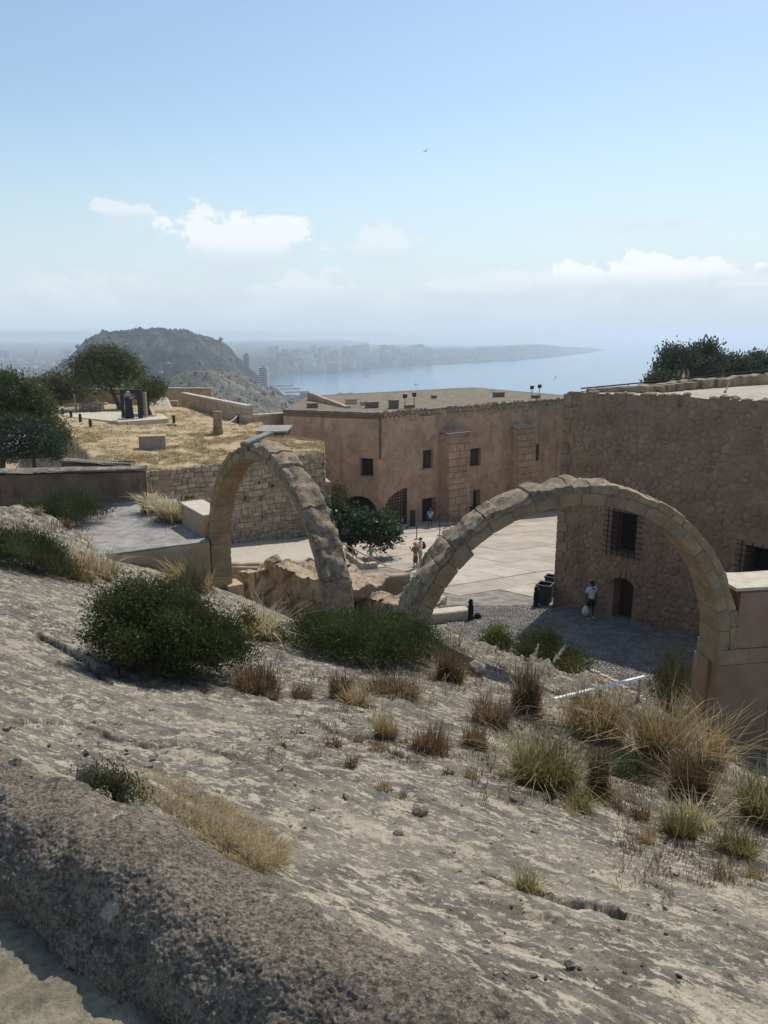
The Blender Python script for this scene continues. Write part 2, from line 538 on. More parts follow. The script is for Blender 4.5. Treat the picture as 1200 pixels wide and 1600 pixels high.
mat('dry_earth', [(0.3, (0.323, 0.228, 0.121)), (0.5, (0.446, 0.335, 0.189)), (0.7, (0.551, 0.427, 0.268))], scale=1.3, detail=10, bump=.8, bdist=.08, bscale=7,
    layer=[(.35, .52, .66, (0.475, 0.388, 0.273), (1, 1, 1), .6), (5, .56, .68, (0.247, 0.175, 0.095), (1, 1, 1), .6)])
mat('bank_earth', [(0.3, (.19, .125, .07)), (0.6, (.34, .235, .135))], scale=1.4, detail=9, bump=.9, bdist=.1, bscale=4)
mat('roof_gravel', [(0.3, (.32, .27, .21)), (0.5, (.43, .37, .29)), (0.7, (.54, .47, .37))], scale=1.2, detail=10, bump=.6, bdist=.04, bscale=12)
mat('roof_tile_wash', [(0.3, (0.128, 0.099, 0.067)), (0.5, (0.191, 0.153, 0.102)), (0.7, (0.255, 0.207, 0.147))], scale=.9, detail=10, bump=.5, bdist=.04, bscale=6,
    layer=[(.25, .52, .68, (0.249, 0.198, 0.128), (1, 1, 1), .6), (3, .6, .7, (0.302, 0.270, 0.218), (1, 1, 1), .5)])
mat('hill_scrub', [(0.36, (0.011, 0.013, 0.009)), (0.46, (0.020, 0.022, 0.016)), (0.56, (0.038, 0.036, 0.026)), (0.68, (0.063, 0.061, 0.048))], scale=.016, detail=14, nrough=.72, bump=1.0, bdist=22, bscale=.03,
    layer=[(.010, .50, .58, (0.146, 0.131, 0.106), (1, .5, .35), .75), (.022, .52, .58, (0.019, 0.023, 0.015), (1, .6, .5), .85), (.05, .55, .62, (0.167, 0.154, 0.125), (1, 1, .6), .6), (.10, .52, .62, (0.012, 0.014, 0.009), (1, 1, 1), .7)])
mat('ridge_scrub', [(0.32, (0.068, 0.063, 0.042)), (0.46, (0.136, 0.116, 0.083)), (0.6, (0.211, 0.179, 0.131)), (0.72, (0.286, 0.246, 0.182))], scale=.03, detail=13, nrough=.66, bump=.9, bdist=4, bscale=.09,
    layer=[(.35, .50, .58, (0.034, 0.037, 0.022), (1, 1, 1), .85)])
mat('coast_land', [(0.4, (0.016, 0.020, 0.015)), (0.55, (0.041, 0.041, 0.034)), (0.7, (0.082, 0.080, 0.071))], scale=.006, detail=12, bump=0, rough=1.0)
mat('tower_white', [(.4, (0.528, 0.520, 0.496)), (.6, (0.592, 0.584, 0.560))], scale=.1, bump=0)
mat('tower_grey', [(.4, (0.264, 0.256, 0.248)), (.6, (0.336, 0.328, 0.312))], scale=.1, bump=0, var=.3)
mat('tower_tan', [(.4, (0.352, 0.304, 0.248)), (.6, (0.416, 0.368, 0.312))], scale=.1, bump=0, var=.2)
mat('window_dark', [(1, (.05, .055, .06))], rough=.2, spec=.5, bump=0)
mat('breakwater_rock', [(.4, (.09, .088, .08)), (.6, (.17, .165, .15))], scale=.2, bump=.5)

# plants
def leafmat(name, a, b, c, transl=.25, var=.5, hue=.022, rough=.6):
    return mat(name, [(.3, a), (.5, b), (.72, c)], scale=1.4, detail=3, rough=rough, bump=0, var=var, hue=hue, transl=transl, spec=.25)
leafmat('leaf_dark', (0.040, 0.052, 0.017), (0.073, 0.088, 0.026), (0.130, 0.142, 0.046))
leafmat('leaf_mid', (.035, .052, .022), (.062, .085, .032), (.10, .125, .05))
leafmat('leaf_olive', (.05, .062, .026), (.085, .10, .04), (.135, .145, .065))
leafmat('leaf_fig', (.03, .055, .024), (.05, .085, .036), (.085, .125, .06), rough=.42)
leafmat('leaf_yellow', (.09, .105, .022), (.16, .17, .035), (.24, .24, .06))
leafmat('needle', (0.056, 0.071, 0.026), (0.104, 0.121, 0.040), (0.179, 0.188, 0.057), transl=.15)
leafmat('needle_grey', (0.043, 0.060, 0.034), (0.070, 0.092, 0.051), (0.108, 0.132, 0.073), transl=.15)
leafmat('straw', (.28, .205, .095), (.40, .305, .15), (.53, .425, .23), transl=.3, hue=.012)
leafmat('straw_dead', (.17, .122, .06), (.27, .198, .10), (.38, .29, .155), transl=.25, hue=.012)
leafmat('straw_pale', (.38, .31, .17), (.50, .42, .245), (.62, .54, .34), transl=.3, hue=.012)
leafmat('straw_brown', (.105, .07, .037), (.18, .122, .065), (.28, .195, .105), transl=.25, hue=.012)
leafmat('straw_red', (.14, .085, .045), (.215, .138, .076), (.31, .21, .12), transl=.25, hue=.014)
leafmat('straw_green', (.15, .135, .045), (.24, .21, .08), (.36, .32, .14), transl=.3, hue=.015)
leafmat('straw_orange', (.25, .175, .075), (.36, .262, .125), (.49, .38, .20), transl=.3, hue=.012)
leafmat('plume', (.45, .40, .30), (.58, .52, .42), (.68, .62, .52), transl=.4)
leafmat('flower_white', (.7, .68, .62), (.76, .74, .7), (.8, .8, .76))
mat('bark', [(.3, (.07, .052, .038)), (.7, (.16, .12, .088))], scale=6, bump=.9, bdist=.03, bscale=14, stretch=(1, 1, .3))
mat('twig', [(.3, (.10, .08, .06)), (.7, (.20, .165, .125))], scale=9, bump=.4)

# small things
plain('iron', (.022, .022, .024), rough=.55, metal=.6)
plain('black_paint', (.02, .02, .022), rough=.5)
plain('bin_green', (.035, .047, .036), rough=.55)
plain('bin_dark', (.028, .032, .034), rough=.55)
plain('interior_shade', (.025, .02, .017), rough=.95)  # near-black paint: the shade inside openings is put into the colour
plain('wood_dark', (.05, .034, .022), rough=.75)
plain('wood_pale', (.36, .28, .19), rough=.8)
plain('grey_door', (.33, .35, .33), rough=.6)
plain('steel', (.33, .33, .33), rough=.4, metal=.7)
plain('white_paint', (.80, .79, .75), rough=.6)
plain('concrete', (.34, .29, .225), rough=.9)
plain('skin', (.42, .26, .18), rough=.55)
plain('skin_dark', (.12, .065, .04), rough=.55)
plain('hair_dark', (.02, .015, .012), rough=.6)
plain('cloth_white', (.72, .71, .72), rough=.85)
plain('cloth_black', (.018, .018, .02), rough=.85)
plain('cloth_blue', (.27, .40, .56), rough=.85)
plain('cloth_denim', (.26, .31, .37), rough=.85)
plain('cloth_green', (.23, .27, .20), rough=.85)
plain('cloth_brown', (.26, .10, .045), rough=.85)
plain('cloth_beige', (.45, .37, .25), rough=.85)
plain('straw_hat', (.50, .38, .22), rough=.85)
plain('bag_white', (.62, .60, .56), rough=.6)
plain('rooftop_box', (.21, .165, .12), rough=.85)
plain('lamp_glass', (.05, .05, .055), rough=.15, spec=.6)
plain('statue_head', (.33, .32, .31), rough=.7)
plain('bird_dark', (.06, .065, .075), rough=.8)

# ------------------------------------------------------------------ sea and far land
SEA = -166.0
wm = bpy.data.materials.new('sea_water')
wm.use_nodes = True
_b = wm.node_tree.nodes['Principled BSDF']
_b.inputs['Base Color'].default_value = (.035, .125, .215, 1)
_b.inputs['Roughness'].default_value = .18
_b.inputs['Specular IOR Level'].default_value = .5
_g = wm.node_tree.nodes.new('ShaderNodeNewGeometry')
_n = wm.node_tree.nodes.new('ShaderNodeTexNoise')
_n.inputs['Scale'].default_value = .09
_n.inputs['Detail'].default_value = 9
_bp = wm.node_tree.nodes.new('ShaderNodeBump')
_bp.inputs['Strength'].default_value = .22
_bp.inputs['Distance'].default_value = 1.2
wm.node_tree.links.new(_g.outputs['Position'], _n.inputs['Vector'])
wm.node_tree.links.new(_n.outputs['Fac'], _bp.inputs['Height'])
wm.node_tree.links.new(_bp.outputs[0], _b.inputs['Normal'])
o = MB().add([(-16000, -2500, SEA), (16000, -2500, SEA), (16000, 32000, SEA), (-16000, 32000, SEA)], [(0, 1, 2, 3)]).build('sea', wm)
tag(o, kind='structure')


def interp(x, pts):
    return np.interp(x, [p[0] for p in pts], [p[1] for p in pts])


def sil(pts, d):
    """silhouette pixels at depth d -> (X, z)"""
    r = [at(u, v, d) for u, v in pts]
    return [(p.x, p.z) for p in r]


def sstep(x, a, b):
    t = np.clip((x - a) / (b - a), 0, 1)
    return t * t * (3 - 2 * t)


# the table hill across the bay
HS = sil([(-120, 640), (-40, 612), (30, 598), (80, 585), (108, 568), (130, 552), (148, 536), (168, 522), (200, 515), (240, 513.5), (290, 516), (314, 525), (334, 540), (354, 561), (374, 582), (396, 599), (425, 618), (460, 640)], 1450)
nx, ny = 300, 240
gx = np.linspace(-992, 0, nx); gy = np.linspace(954, 2213, ny)
X, Y = np.meshgrid(gx, gy)
Xs = X * 1450 / np.where(Y < 1450, 1450 - (1450 - Y) * .35, Y * .5 + 725)
H = np.clip(interp(Xs + 18 * fbm(X / 140, Y / 140, 3, 5), HS) - SEA, 0, None)
g = sstep(Y + 60 * fbm(X / 190, Y / 400, 3, 9), 1091, 1404) * (1 - sstep(Y, 1564, 2137))
Z = SEA - 4 + H * g + g * (1 - g) * 4 * (17 * fbm(X / 90, Y / 90, 5, 3, .6) - 34 * np.abs(fbm(X / 95, Y / 380, 4, 21, .55)) + 8) + g * 4.5 * fbm(X / 28, Y / 28, 4, 14, .6)
Z = np.where(Z > SEA + H, SEA + H * 1.0 + g * 3.0 * fbm(X / 28, Y / 28, 4, 14, .6), Z)
HX, HY, HZ = X, Y, Z
o = np_mesh('hill', np.stack([X.ravel(), Y.ravel(), Z.ravel()], 1), grid_faces(ny, nx), MAT['hill_scrub'], smooth=True)
tag(o, kind='structure')
# the lower rocky ridge in front of it
RS = sil([(-300, 640), (100, 630), (225, 622), (255, 600), (268, 586), (290, 576), (320, 572.5), (350, 577), (380, 589), (410, 604), (436, 620), (462, 640), (500, 668), (560, 700), (700, 720)], 800)
nx, ny = 320, 220
gx = np.linspace(-700, 120, nx); gy = np.linspace(330, 1150, ny)
X, Y = np.meshgrid(gx, gy)
Xs = X * 800 / (Y * .6 + 320)
H = interp(Xs + 6 * fbm(X / 40, Y / 40, 3, 15), RS) - SEA
g = sstep(Y, 420, 790) * (1 - sstep(Y, 830, 1120))
Z = SEA - 5 + H * (0.35 + 0.65 * g) * (1 - sstep(Y, 900, 1140)) + 9 * fbm(X / 60, Y / 60, 5, 23, .55) * (1 - sstep(np.abs(Y - 795), 40, 0)) * .8 + 1.8 * fbm(X / 9, Y / 9, 3, 31)
Z = np.minimum(Z, SEA + np.maximum(H, 2) + 2.5 * fbm(X / 30, Y / 30, 4, 8) + 1.2 * fbm(X / 8, Y / 8, 2, 9))
RX, RY, RZ = X, Y, Z
o = np_mesh('ridge', np.stack([X.ravel(), Y.ravel(), Z.ravel()], 1), grid_faces(ny, nx), MAT['ridge_scrub'], smooth=True)
tag(o, kind='structure')

def scrub(name, X, Y, Z, n, smin, smax, seed, m):
    rg = np.random.default_rng(seed)
    i = rg.integers(0, X.shape[0] - 1, n); j = rg.integers(0, X.shape[1] - 1, n)
    P = np.stack([X[i, j] + rg.uniform(-2, 2, n), Y[i, j] + rg.uniform(-2, 2, n), Z[i, j]], 1)
    P = P[P[:, 2] > SEA + 6]
    n = len(P)
    s_ = rg.uniform(smin, smax, n) * (1 + (rg.random(n) < .12) * .9)
    o8 = np.array([(1, 0, .3), (.3, 1, .35), (-.9, .4, .3), (-.4, -.9, .25), (.5, -.8, .3), (0, 0, 1.05), (0, 0, -.4)], float)
    V = P[:, None] + o8[None] * s_[:, None, None] * rg.uniform(.7, 1.3, (n, 7, 1))
    f = np.array([(0, 1, 5), (1, 2, 5), (2, 3, 5), (3, 4, 5), (4, 0, 5), (1, 0, 6), (2, 1, 6), (3, 2, 6), (4, 3, 6), (0, 4, 6)])
    F = (np.arange(n)[:, None, None] * 7 + f[None]).reshape(-1, 3)
    return np_mesh(name, V.reshape(-1, 3), F, m, rv=np.repeat(rg.random(n), 7))


# the coast: everything behind the shoreline, out to the cape
SHORE = [hit_z(u, v, SEA) for u, v in ((418, 596), (430, 588.5), (470, 585.5), (520, 583.5), (600, 575.5), (700, 570), (800, 564.5), (870, 558), (920, 552), (948, 546.5))]
sx = [-9000, -1400] + [p.x for p in SHORE] + [SHORE[-1].x + 60, 9000]
sy = [2200, 2300] + [p.y for p in SHORE] + [SHORE[-1].y + 1500, 60000]
LT = [(0, 578), (110, 577), (430, 560), (520, 557), (600, 553), (680, 549), (740, 546), (790, 542), (830, 538.5), (860, 540), (890, 542.5), (920, 542), (948, 546)]
nx, ny = 420, 200
gx = np.linspace(-6000, 2600, nx); gy = np.linspace(2250, 11000, ny)
X, Y = np.meshgrid(gx, gy)
shore_y = np.interp(X, sx, sy) + 25 * fbm(X / 300, Y / 300, 2, 2)
din = Y - shore_y
back = sstep(X, 200, 2300) * -4200 + 6500            # the cape narrows towards its tip
lim = np.where(X > 300, 700 + (2300 - X) * .9, 6000)
U = 600 + 1200 * X / (Y * .99)
vt = np.interp(U, [p[0] for p in LT], [p[1] for p in LT])
yc = (800 - vt) / 1200
# height that reaches the skyline at 900 m inland
ridge_d = shore_y + 700
zt = ridge_d * 1.03 * (-S_ + yc * C_) / (C_ + yc * S_) - SEA
land = sstep(din, 0, 60) * 4 + np.clip(zt - 4, 0, 95) * sstep(din, 60, 700) * (1 - sstep(din, lim * .75, lim + 200) * np.where(X > -200, 1, 0))
Z = SEA - 3 + land * (1 + .12 * fbm(X / 260, Y / 260, 3, 4)) + sstep(din, 0, 60) * 3
Z = np.where((din < -40) | (X > SHORE[-1].x), SEA - 12, Z)
o = np_mesh('coast_land', np.stack([X.ravel(), Y.ravel(), Z.ravel()], 1), grid_faces(ny, nx), MAT['coast_land'], smooth=True)
tag(o, kind='structure')


def land_z(x, y):
    i = min(ny - 1, max(0, int(round((y - gy[0]) / (gy[1] - gy[0])))))
    j = min(nx - 1, max(0, int(round((x - gx[0]) / (gx[1] - gx[0])))))
    return float(Z[i, j])


def block(name, label, x, y, w, d, h, m, group=None, rz=0.0, floors=0):
    z = land_z(x, y) - 2
    t = thing(name, label, 'building', (x, y, z), 0, group)
    b = MB().box((x, y, z + h / 2), (w, d, h), rz)
    b.build('wall', m, t)
    MB().box((x + w * .12, y, z + h + 2), (w * .4, d * .5, 4), rz).build('roof', MAT['tower_grey'], t)
    for k in range(floors):
        zz = z + 6 + (h - 8) * (k + .5) / floors
        MB().box((x, y - d / 2 - .4, zz), (w * .86, 1.2, (h - 8) / floors * .45), 0).build('window', MAT['window_dark'], t)
    return t


R2 = random.Random(5)
for i in range(190):
    u = R2.choice([R2.uniform(425, 640), R2.uniform(425, 760), R2.uniform(440, 840)])
    sp = hit_z(u, np.interp(u, [418, 430, 470, 520, 600, 700, 800, 870], [592, 588.5, 585.5, 583.5, 575.5, 570, 564.5, 558]), SEA)
    inl = R2.uniform(50, 900)
    x, y = sp.x * (1 + inl / sp.y), sp.y + inl
    h = R2.choice([16, 20, 26, 32, 40, 48, 58]) * R2.uniform(.8, 1.15) * (1 if u < 680 else .45)
    mm = R2.choice(['tower_white', 'tower_white', 'tower_tan', 'tower_grey', 'tower_tan'])
    block('apartment_block', {'tower_white': 'pale', 'tower_tan': 'sand coloured', 'tower_grey': 'grey'}[mm] + ' apartment block in the hazy town across the bay', x, y,
          R2.uniform(20, 58), R2.uniform(14, 30), h, MAT[mm], {'tower_white': 'pale', 'tower_tan': 'sand coloured', 'tower_grey': 'grey'}[mm] + ' blocks of the town across the bay')
for (u, v, w, h, lab) in ((446, 562, 75, 34, 'long grey hotel slab on the near shore of the town across the bay'), (459, 556, 62, 42, 'broad tall block with a flat top in the hazy seaside town'),
                          (467, 553, 40, 48, 'tallest block of the shore cluster beside the broad flat topped one'), (512, 552, 24, 58, 'slim lone tower among the low houses across the bay'),
                          (621, 546, 26, 70, 'tallest slim tower on the skyline of the far town'), (738, 544, 24, 40, 'small tower rising from the wooded part of the cape')):
    sp = hit_z(u, np.interp(u, [418, 430, 470, 520, 600, 700, 800], [592, 588.5, 585.5, 583.5, 575.5, 570, 564.5]), SEA)
    block('tower_block', lab, sp.x * 1.08, sp.y * 1.08, w, 24, h, MAT['tower_grey'])
for i in range(26):
    u = R2.uniform(-60, 118)
    d = R2.uniform(2700, 4600)
    p = at(u, 560, d)
    mm = R2.choice(['tower_white', 'tower_tan', 'tower_grey'])
    block('town_house', 'low ' + {'tower_white': 'white', 'tower_tan': 'tan', 'tower_grey': 'grey'}[mm] + ' house on the plain left of the table hill', p.x, p.y, R2.uniform(15, 70), R2.uniform(15, 40), R2.uniform(7, 16), MAT[mm],
          {'tower_white': 'white', 'tower_tan': 'tan', 'tower_grey': 'grey'}[mm] + ' houses on the plain')
for (u, w, h, d, lab) in ((10, 40, 46, 4300, 'wide apartment tower on the far plain beyond the pines'), (58, 16, 44, 4300, 'slim chimney like tower on the far plain'), (104, 44, 52, 4300, 'broad tower beside the foot of the table hill on the far plain'),
                          (1, 26, 60, 4300, 'tall thin tower on the far plain')):
    p = at(u, 560, d)
    block('tower_block', lab, p.x, p.y, w, 20, h, MAT['tower_grey'])


def shore_tower(u, v0, v1, wpx, d, lab, m, floors):
    a, b = at(u, v0, d), at(u, v1, d)
    w = wpx / 1200 * d
    zb = b.z - 6
    t = thing('shore_tower', lab, 'tower', (b.x, b.y, zb))
    MB().box((b.x, b.y, (a.z + zb) / 2), (w, w * 1.1, a.z - zb)).build('wall', m, t)
    MB().box((b.x, b.y, a.z + 2), (w * .45, w * .4, 4)).build('roof', MAT['tower_grey'], t)
    H_ = a.z - zb
    for k in range(floors):
        z = zb + H_ * (k + .6) / floors
        MB().box((b.x - w * .08, b.y - w * .55, z), (w * .72, 1.0, H_ / floors * .42)).build('window', MAT['window_dark'], t)
        MB().box((b.x + w * .5, b.y, z - H_ / floors * .3), (w * .14, w * .9, H_ / floors * .2)).build('balcony', MAT['tower_white'], t)


shore_tower(387, 554, 600, 8.5, 1750, 'slender pale tower behind the rocky ridge below the table hill', MAT['tower_tan'], 16)
shore_tower(413, 574, 607, 12.5, 1300, 'white balconied tower at the foot of the rocky ridge by the water', MAT['tower_white'], 11)
for k, (u0, u1, v) in enumerate(((421, 431, 599), (424, 459, 604), (436, 468, 608.5), (444, 482, 613.5), (455, 492, 619))):
    a, b = hit_z(u0, v, SEA), hit_z(u1, v - 1, SEA)
    bw = MB()
    n = 22
    ring = []
    for i in range(n):
        p = a.lerp(b, i / (n - 1))
        hw, hh = 7 + R2.uniform(-1.5, 1.5), 3.0 + R2.uniform(-.7, .7)
        ring += [(p.x, p.y - hw, SEA - 1), (p.x, p.y - hw * .45, SEA + hh), (p.x, p.y + hw * .45, SEA + hh), (p.x, p.y + hw, SEA - 1)]
    bw.add(ring, [(i * 4 + k, i * 4 + k + 1, i * 4 + k + 5, i * 4 + k + 4) for i in range(n - 1) for k in range(3)] + [(3, 2, 1, 0), (n * 4 - 4, n * 4 - 3, n * 4 - 2, n * 4 - 1)])
    o = bw.build('breakwater', MAT['breakwater_rock'])
    tag(o, ('shortest', 'second shortest', 'middle', 'second longest', 'longest')[k] + ' dark rock breakwater reaching from the shore below the ridge into the bay', 'breakwater', 'breakwaters in the bay')
for (u, v, lab) in ((572, 588, 'tiny white boat out on the bay near the town beach'), (590, 583, 'tiny white boat nearest the town beach on the bay'), (650, 601, 'small white boat alone in the open middle of the bay')):
    p = hit_z(u, v, SEA)
    t = thing('boat', lab, 'boat', (p.x, p.y, SEA))
    b = MB()
    b.add([p + Vector(q) for q in ((-7, -1.8, .1), (3, -2, .1), (8, 0, .1), (3, 2, .1), (-7, 1.8, .1), (-7.4, -2.2, 2.2), (3.4, -2.4, 2.2), (9.4, 0, 2.8), (3.4, 2.4, 2.2), (-7.4, 2.2, 2.2))],
          [(0, 1, 6, 5), (1, 2, 7, 6), (2, 3, 8, 7), (3, 4, 9, 8), (4, 0, 5, 9), (5, 6, 7, 8, 9), (4, 3, 2, 1, 0)])
    b.build('hull', MAT['tower_white'], t)
    MB().box(p + Vector((-1, 0, 3.2)), (5, 2.6, 2.2)).build('cabin', MAT['tower_white'], t)

tag(scrub('hill_shrubs', HX, HY, HZ, 2600, 1.6, 4.2, 3, MAT['leaf_olive']), 'dark scrub spotting the table hill', 'scrub', kind='stuff')
tag(scrub('ridge_shrubs', RX, RY, RZ, 6500, .8, 2.0, 4, MAT['leaf_mid']), 'dark scrub spotting the rocky ridge', 'scrub', kind='stuff')

# ------------------------------------------------------------------ the air
hz = MB().box((0, 14500, (SEA - 2 + 15) / 2), (33000, 36000, 15 - SEA + 2)).build('haze', None)
hm = bpy.data.materials.new('haze_air')
hm.use_nodes = True
hm.node_tree.nodes.remove(hm.node_tree.nodes['Principled BSDF'])
pv = hm.node_tree.nodes.new('ShaderNodeVolumePrincipled')
pv.inputs['Color'].default_value = (.82, .92, 1.0, 1)
pv.inputs['Density'].default_value = 1.9e-4
pv.inputs['Anisotropy'].default_value = 0.35
pv.inputs['Density Attribute'].default_value = ""
pv.inputs['Temperature Attribute'].default_value = ""
hm.node_tree.links.new(pv.outputs[0], hm.node_tree.nodes['Material Output'].inputs['Volume'])
hm.cycles.homogeneous_volume = True
hz.data.materials.clear()
hz.data.materials.append(hm)
tag(hz, kind='stuff')
# ------------------------------------------------------------------ rock slope under the camera
WALK = -2.05
CP = [(600, 1400, 3.7), (600, 1250, 6), (600, 1150, 8.7), (600, 1050, 13.5), (600, 1005, 16), (430, 1320, 4.4), (100, 1150, 7), (100, 1050, 10.5), (100, 950, 15), (0, 900, 18),
      (260, 1060, 11.5), (400, 1050, 12.4), (850, 1100, 13.3), (850, 1200, 9.4), (850, 1300, 6.2), (850, 1400, 4.3), (1100, 1500, 3.6), (1100, 1400, 5.0), (1100, 1300, 8.0), (1100, 1200, 15),
      (1200, 1400, 5.2), (1200, 1300, 8.5), (1160, 1192, 18), (640, 990, 17.2), (520, 968, 20.5), (400, 985, 19), (950, 1120, 14.3), (720, 1010, 18.5), (760, 1060, 15.5), (150, 890, 23), (0, 832, 24),
      (40, 792, 27), (-100, 800, 26), (260, 930, 23.5), (320, 912, 26.0), (0, 1165, 3.95), (-120, 1150, 4.3), (60, 1185, 3.75)]
CW = [tuple(at(*c)) for c in CP]
KD = Vector((.834, -.551, 0)).normalized()            # run of the kerb
KN = Vector((.551, .834, 0))                          # across it, away from the walkway
KB = Vector((-1.41, 2.41, WALK))                      # a point on the kerb's foot
for s in (-2.5, -1.2, -.5, 0, .5, 1.0, 1.6, 2.4, 3.5):
    p = KB + KD * s + KN * .55
    CW.append((p.x, p.y, -1.93 - .03 * s))
CW += [(-20, 5, -1.5), (-22, 30, -5.5), (12, 3, -5.5), (14, 6, -8), (14, 14, -11), (12.5, 19, -11.3), (9.5, 18.2, -10.5), (5, 24, -11.6), (0, 26, -11.3), (-4, 28, -10.6), (8, 30, -13.8), (0, 34, -14.5), (-7, 34, -12.5),
       *[tuple(at(*q)) for q in ((850, 1078, 17.0), (930, 1070, 18.6), (1000, 1088, 19.3), (1050, 1120, 19.6))], (-10, 27.5, -7.9), (-12.5, 29.5, -7.9), (-16, 33, -7.8), (-9, 33, -9), (6, 20.5, -10.4), (3.2, 22, -10.2), (9, 22, -11.6), (1.8, 27, -11.8), (2.5, 24, -10.9)]
CW = np.array(CW)


def tps_fit(P, z, lam):
    n = len(P)
    d2 = ((P[:, None] - P[None]) ** 2).sum(2)
    K = np.where(d2 > 0, d2 * np.log(np.maximum(d2, 1e-12)) * .5, 0) + lam * np.eye(n)
    A = np.zeros((n + 3, n + 3)); A[:n, :n] = K; A[:n, n] = 1; A[:n, n + 1:] = P; A[n, :n] = 1; A[n + 1:, :n] = P.T
    return np.linalg.solve(A, np.concatenate([z, [0, 0, 0]]))


_W = tps_fit(CW[:, :2], CW[:, 2], 0.4)


def tps(X, Y):
    X = np.asarray(X, float); Y = np.asarray(Y, float)
    r = _W[-3] + _W[-2] * X + _W[-1] * Y
    for i, (a, b, _) in enumerate(CW):
        d2 = (X - a) ** 2 + (Y - b) ** 2
        r = r + _W[i] * d2 * np.log(np.maximum(d2, 1e-12)) * .5
    return r


ca, sa = math.cos(math.radians(-40)), math.sin(math.radians(-40))


def tps_hit(u, v):
    r = ray(u, v)
    t = np.geomspace(2.2, 40, 500)
    k = np.nonzero(r.z * t <= tps(r.x * t, r.y * t))[0]
    t0 = t[k[0]] if len(k) else 40
    return (r.x * t0, r.y * t0)


CRACKS = [([tps_hit(*q) for q in L_], dep, lif) for L_, dep, lif in (
    ([(60, 990), (100, 1012), (140, 1035), (163, 1056), (215, 1044)], .10, -.06),
    ([(765, 1368), (830, 1392), (880, 1406), (930, 1410), (968, 1426)], .05, -.04),
    ([(640, 1310), (720, 1345), (790, 1395), (860, 1430), (910, 1470), (960, 1510), (1010, 1525)], .03, .05),
    ([(400, 1480), (520, 1490), (600, 1520), (700, 1575)], .03, -.03),
    ([(480, 1120), (560, 1150), (640, 1185)], .05, -.03),
    ([(880, 1275), (960, 1310), (1060, 1350), (1160, 1400)], .04, .04),
    ([(20, 1120), (120, 1130), (230, 1165), (330, 1175)], .05, -.03))]


def rock_height(X, Y):
    z = tps(X, Y)
    a, b = X * ca + Y * sa, -X * sa + Y * ca          # along and across the bedding
    dist = np.sqrt(X * X + Y * Y)
    sd = (X - KB.x) * KN.x + (Y - KB.y) * KN.y
    kd = sstep(sd, .55, 1.5)
    wob = .5 * fbm(a * .3, b * .3, 3, 40)
    z = z + kd * .08 * fbm(a * .22, b * .6, 3, 41) + .012 * fbm(a * .9, b * 2.2, 4, 45)
    # thin ledges, the edges of beds
    h = b * .9 + wob * 1.6 + .5 * fbm(a * .8, b * .8, 3, 47)
    fr = h - np.floor(h)
    led = sstep(fr, 0, .10) - fr
    msk = sstep(fbm(a * .35, b * .7, 3, 52), -.05, .35)
    z = z + .032 * led * msk
    h2 = b * 3.1 + 1.3 * fbm(a * .9, b * .9, 3, 57)
    fr = h2 - np.floor(h2)
    z = z + .011 * (sstep(fr, 0, .14) - fr) * sstep(fbm(a * .8, b * 1.5, 3, 59), -.1, .3)
    # cracks
    n = pnoise(a * .25 + wob * .3, b * .55, 63) + .35 * pnoise(a * 1.1, b * 1.6, 64)
    z = z - .055 * np.exp(-(n / .010) ** 2) * sstep(pnoise(a * .4, b * .4, 66), .0, .3)
    n = pnoise(a * .9, b * 2.4, 67) + .3 * pnoise(a * 3, b * 4, 68)
    z = z - .012 * np.exp(-(n / .022) ** 2) * sstep(pnoise(a * .7, b * .9, 69), .05, .3)
    # flaking and grain
    fl = fbm(a * 5, b * 9, 4, 70, .6)
    fq = fbm(a * 1.6, b * 3.4, 5, 71, .58) * 3.2                # thin sheets flaked off: flat levels with crisp edges
    fr = fq - np.floor(fq)
    z = z + .006 * (np.floor(fq) + sstep(fr, .82, 1.0)) + .007 * fl + .004 * fbm(a * 21, b * 30, 3, 74)
    # broken blocks where the slope breaks off towards the yard
    st = sstep(Y, 15.5, 19) * sstep(X, .5, 1.5) * (1 - sstep(X, 5.0, 6.5))
    q = fbm(X * .8, Y * .8, 3, 80) * 1.1 + Y * .75
    fr = q - np.floor(q)
    z = z + st * .42 * (sstep(fr, 0, .16) - fr) + st * .10 * fbm(X * 2.5, Y * 2.5, 3, 83)
    # the pale bank on the left
    bl = sstep(-X, 8.5, 11) * sstep(Y, 20, 23)
    z = z + bl * .18 * fbm(X * .9, Y * .9, 4, 86)
    for (sg_, dep, lif) in CRACKS:                        # long open cracks and the ledges beside them
        best = np.full(np.shape(X), 1e9); sgn = np.zeros(np.shape(X))
        wx = X + .05 * pnoise(X * 2.3, Y * 2.3, 87); wy = Y + .05 * pnoise(X * 2.3, Y * 2.3, 88)
        for (x0, y0), (x1, y1) in zip(sg_[:-1], sg_[1:]):
            dx, dy = x1 - x0, y1 - y0
            t_ = np.clip(((wx - x0) * dx + (wy - y0) * dy) / (dx * dx + dy * dy), 0, 1)
            d_ = np.hypot(wx - x0 - t_ * dx, wy - y0 - t_ * dy)
            s_ = np.sign((wx - x0) * dy - (wy - y0) * dx)
            sgn = np.where(d_ < best, s_, sgn); best = np.minimum(best, d_)
        sc_ = dep / .07
        z = z - dep * np.exp(-(best / (.028 * sc_)) ** 2) + lif * (sgn > 0) * np.exp(-best / (.35 * sc_)) - .4 * lif * (sgn < 0) * np.exp(-best / (.25 * sc_))
    z = np.where(sd < .75, np.minimum(z, -1.90 + np.maximum(0, sd - .55) * .6), z)
    return z


def rock_pt(x, y):
    return Vector((x, y, float(rock_height(np.array([x]), np.array([y]))[0])))


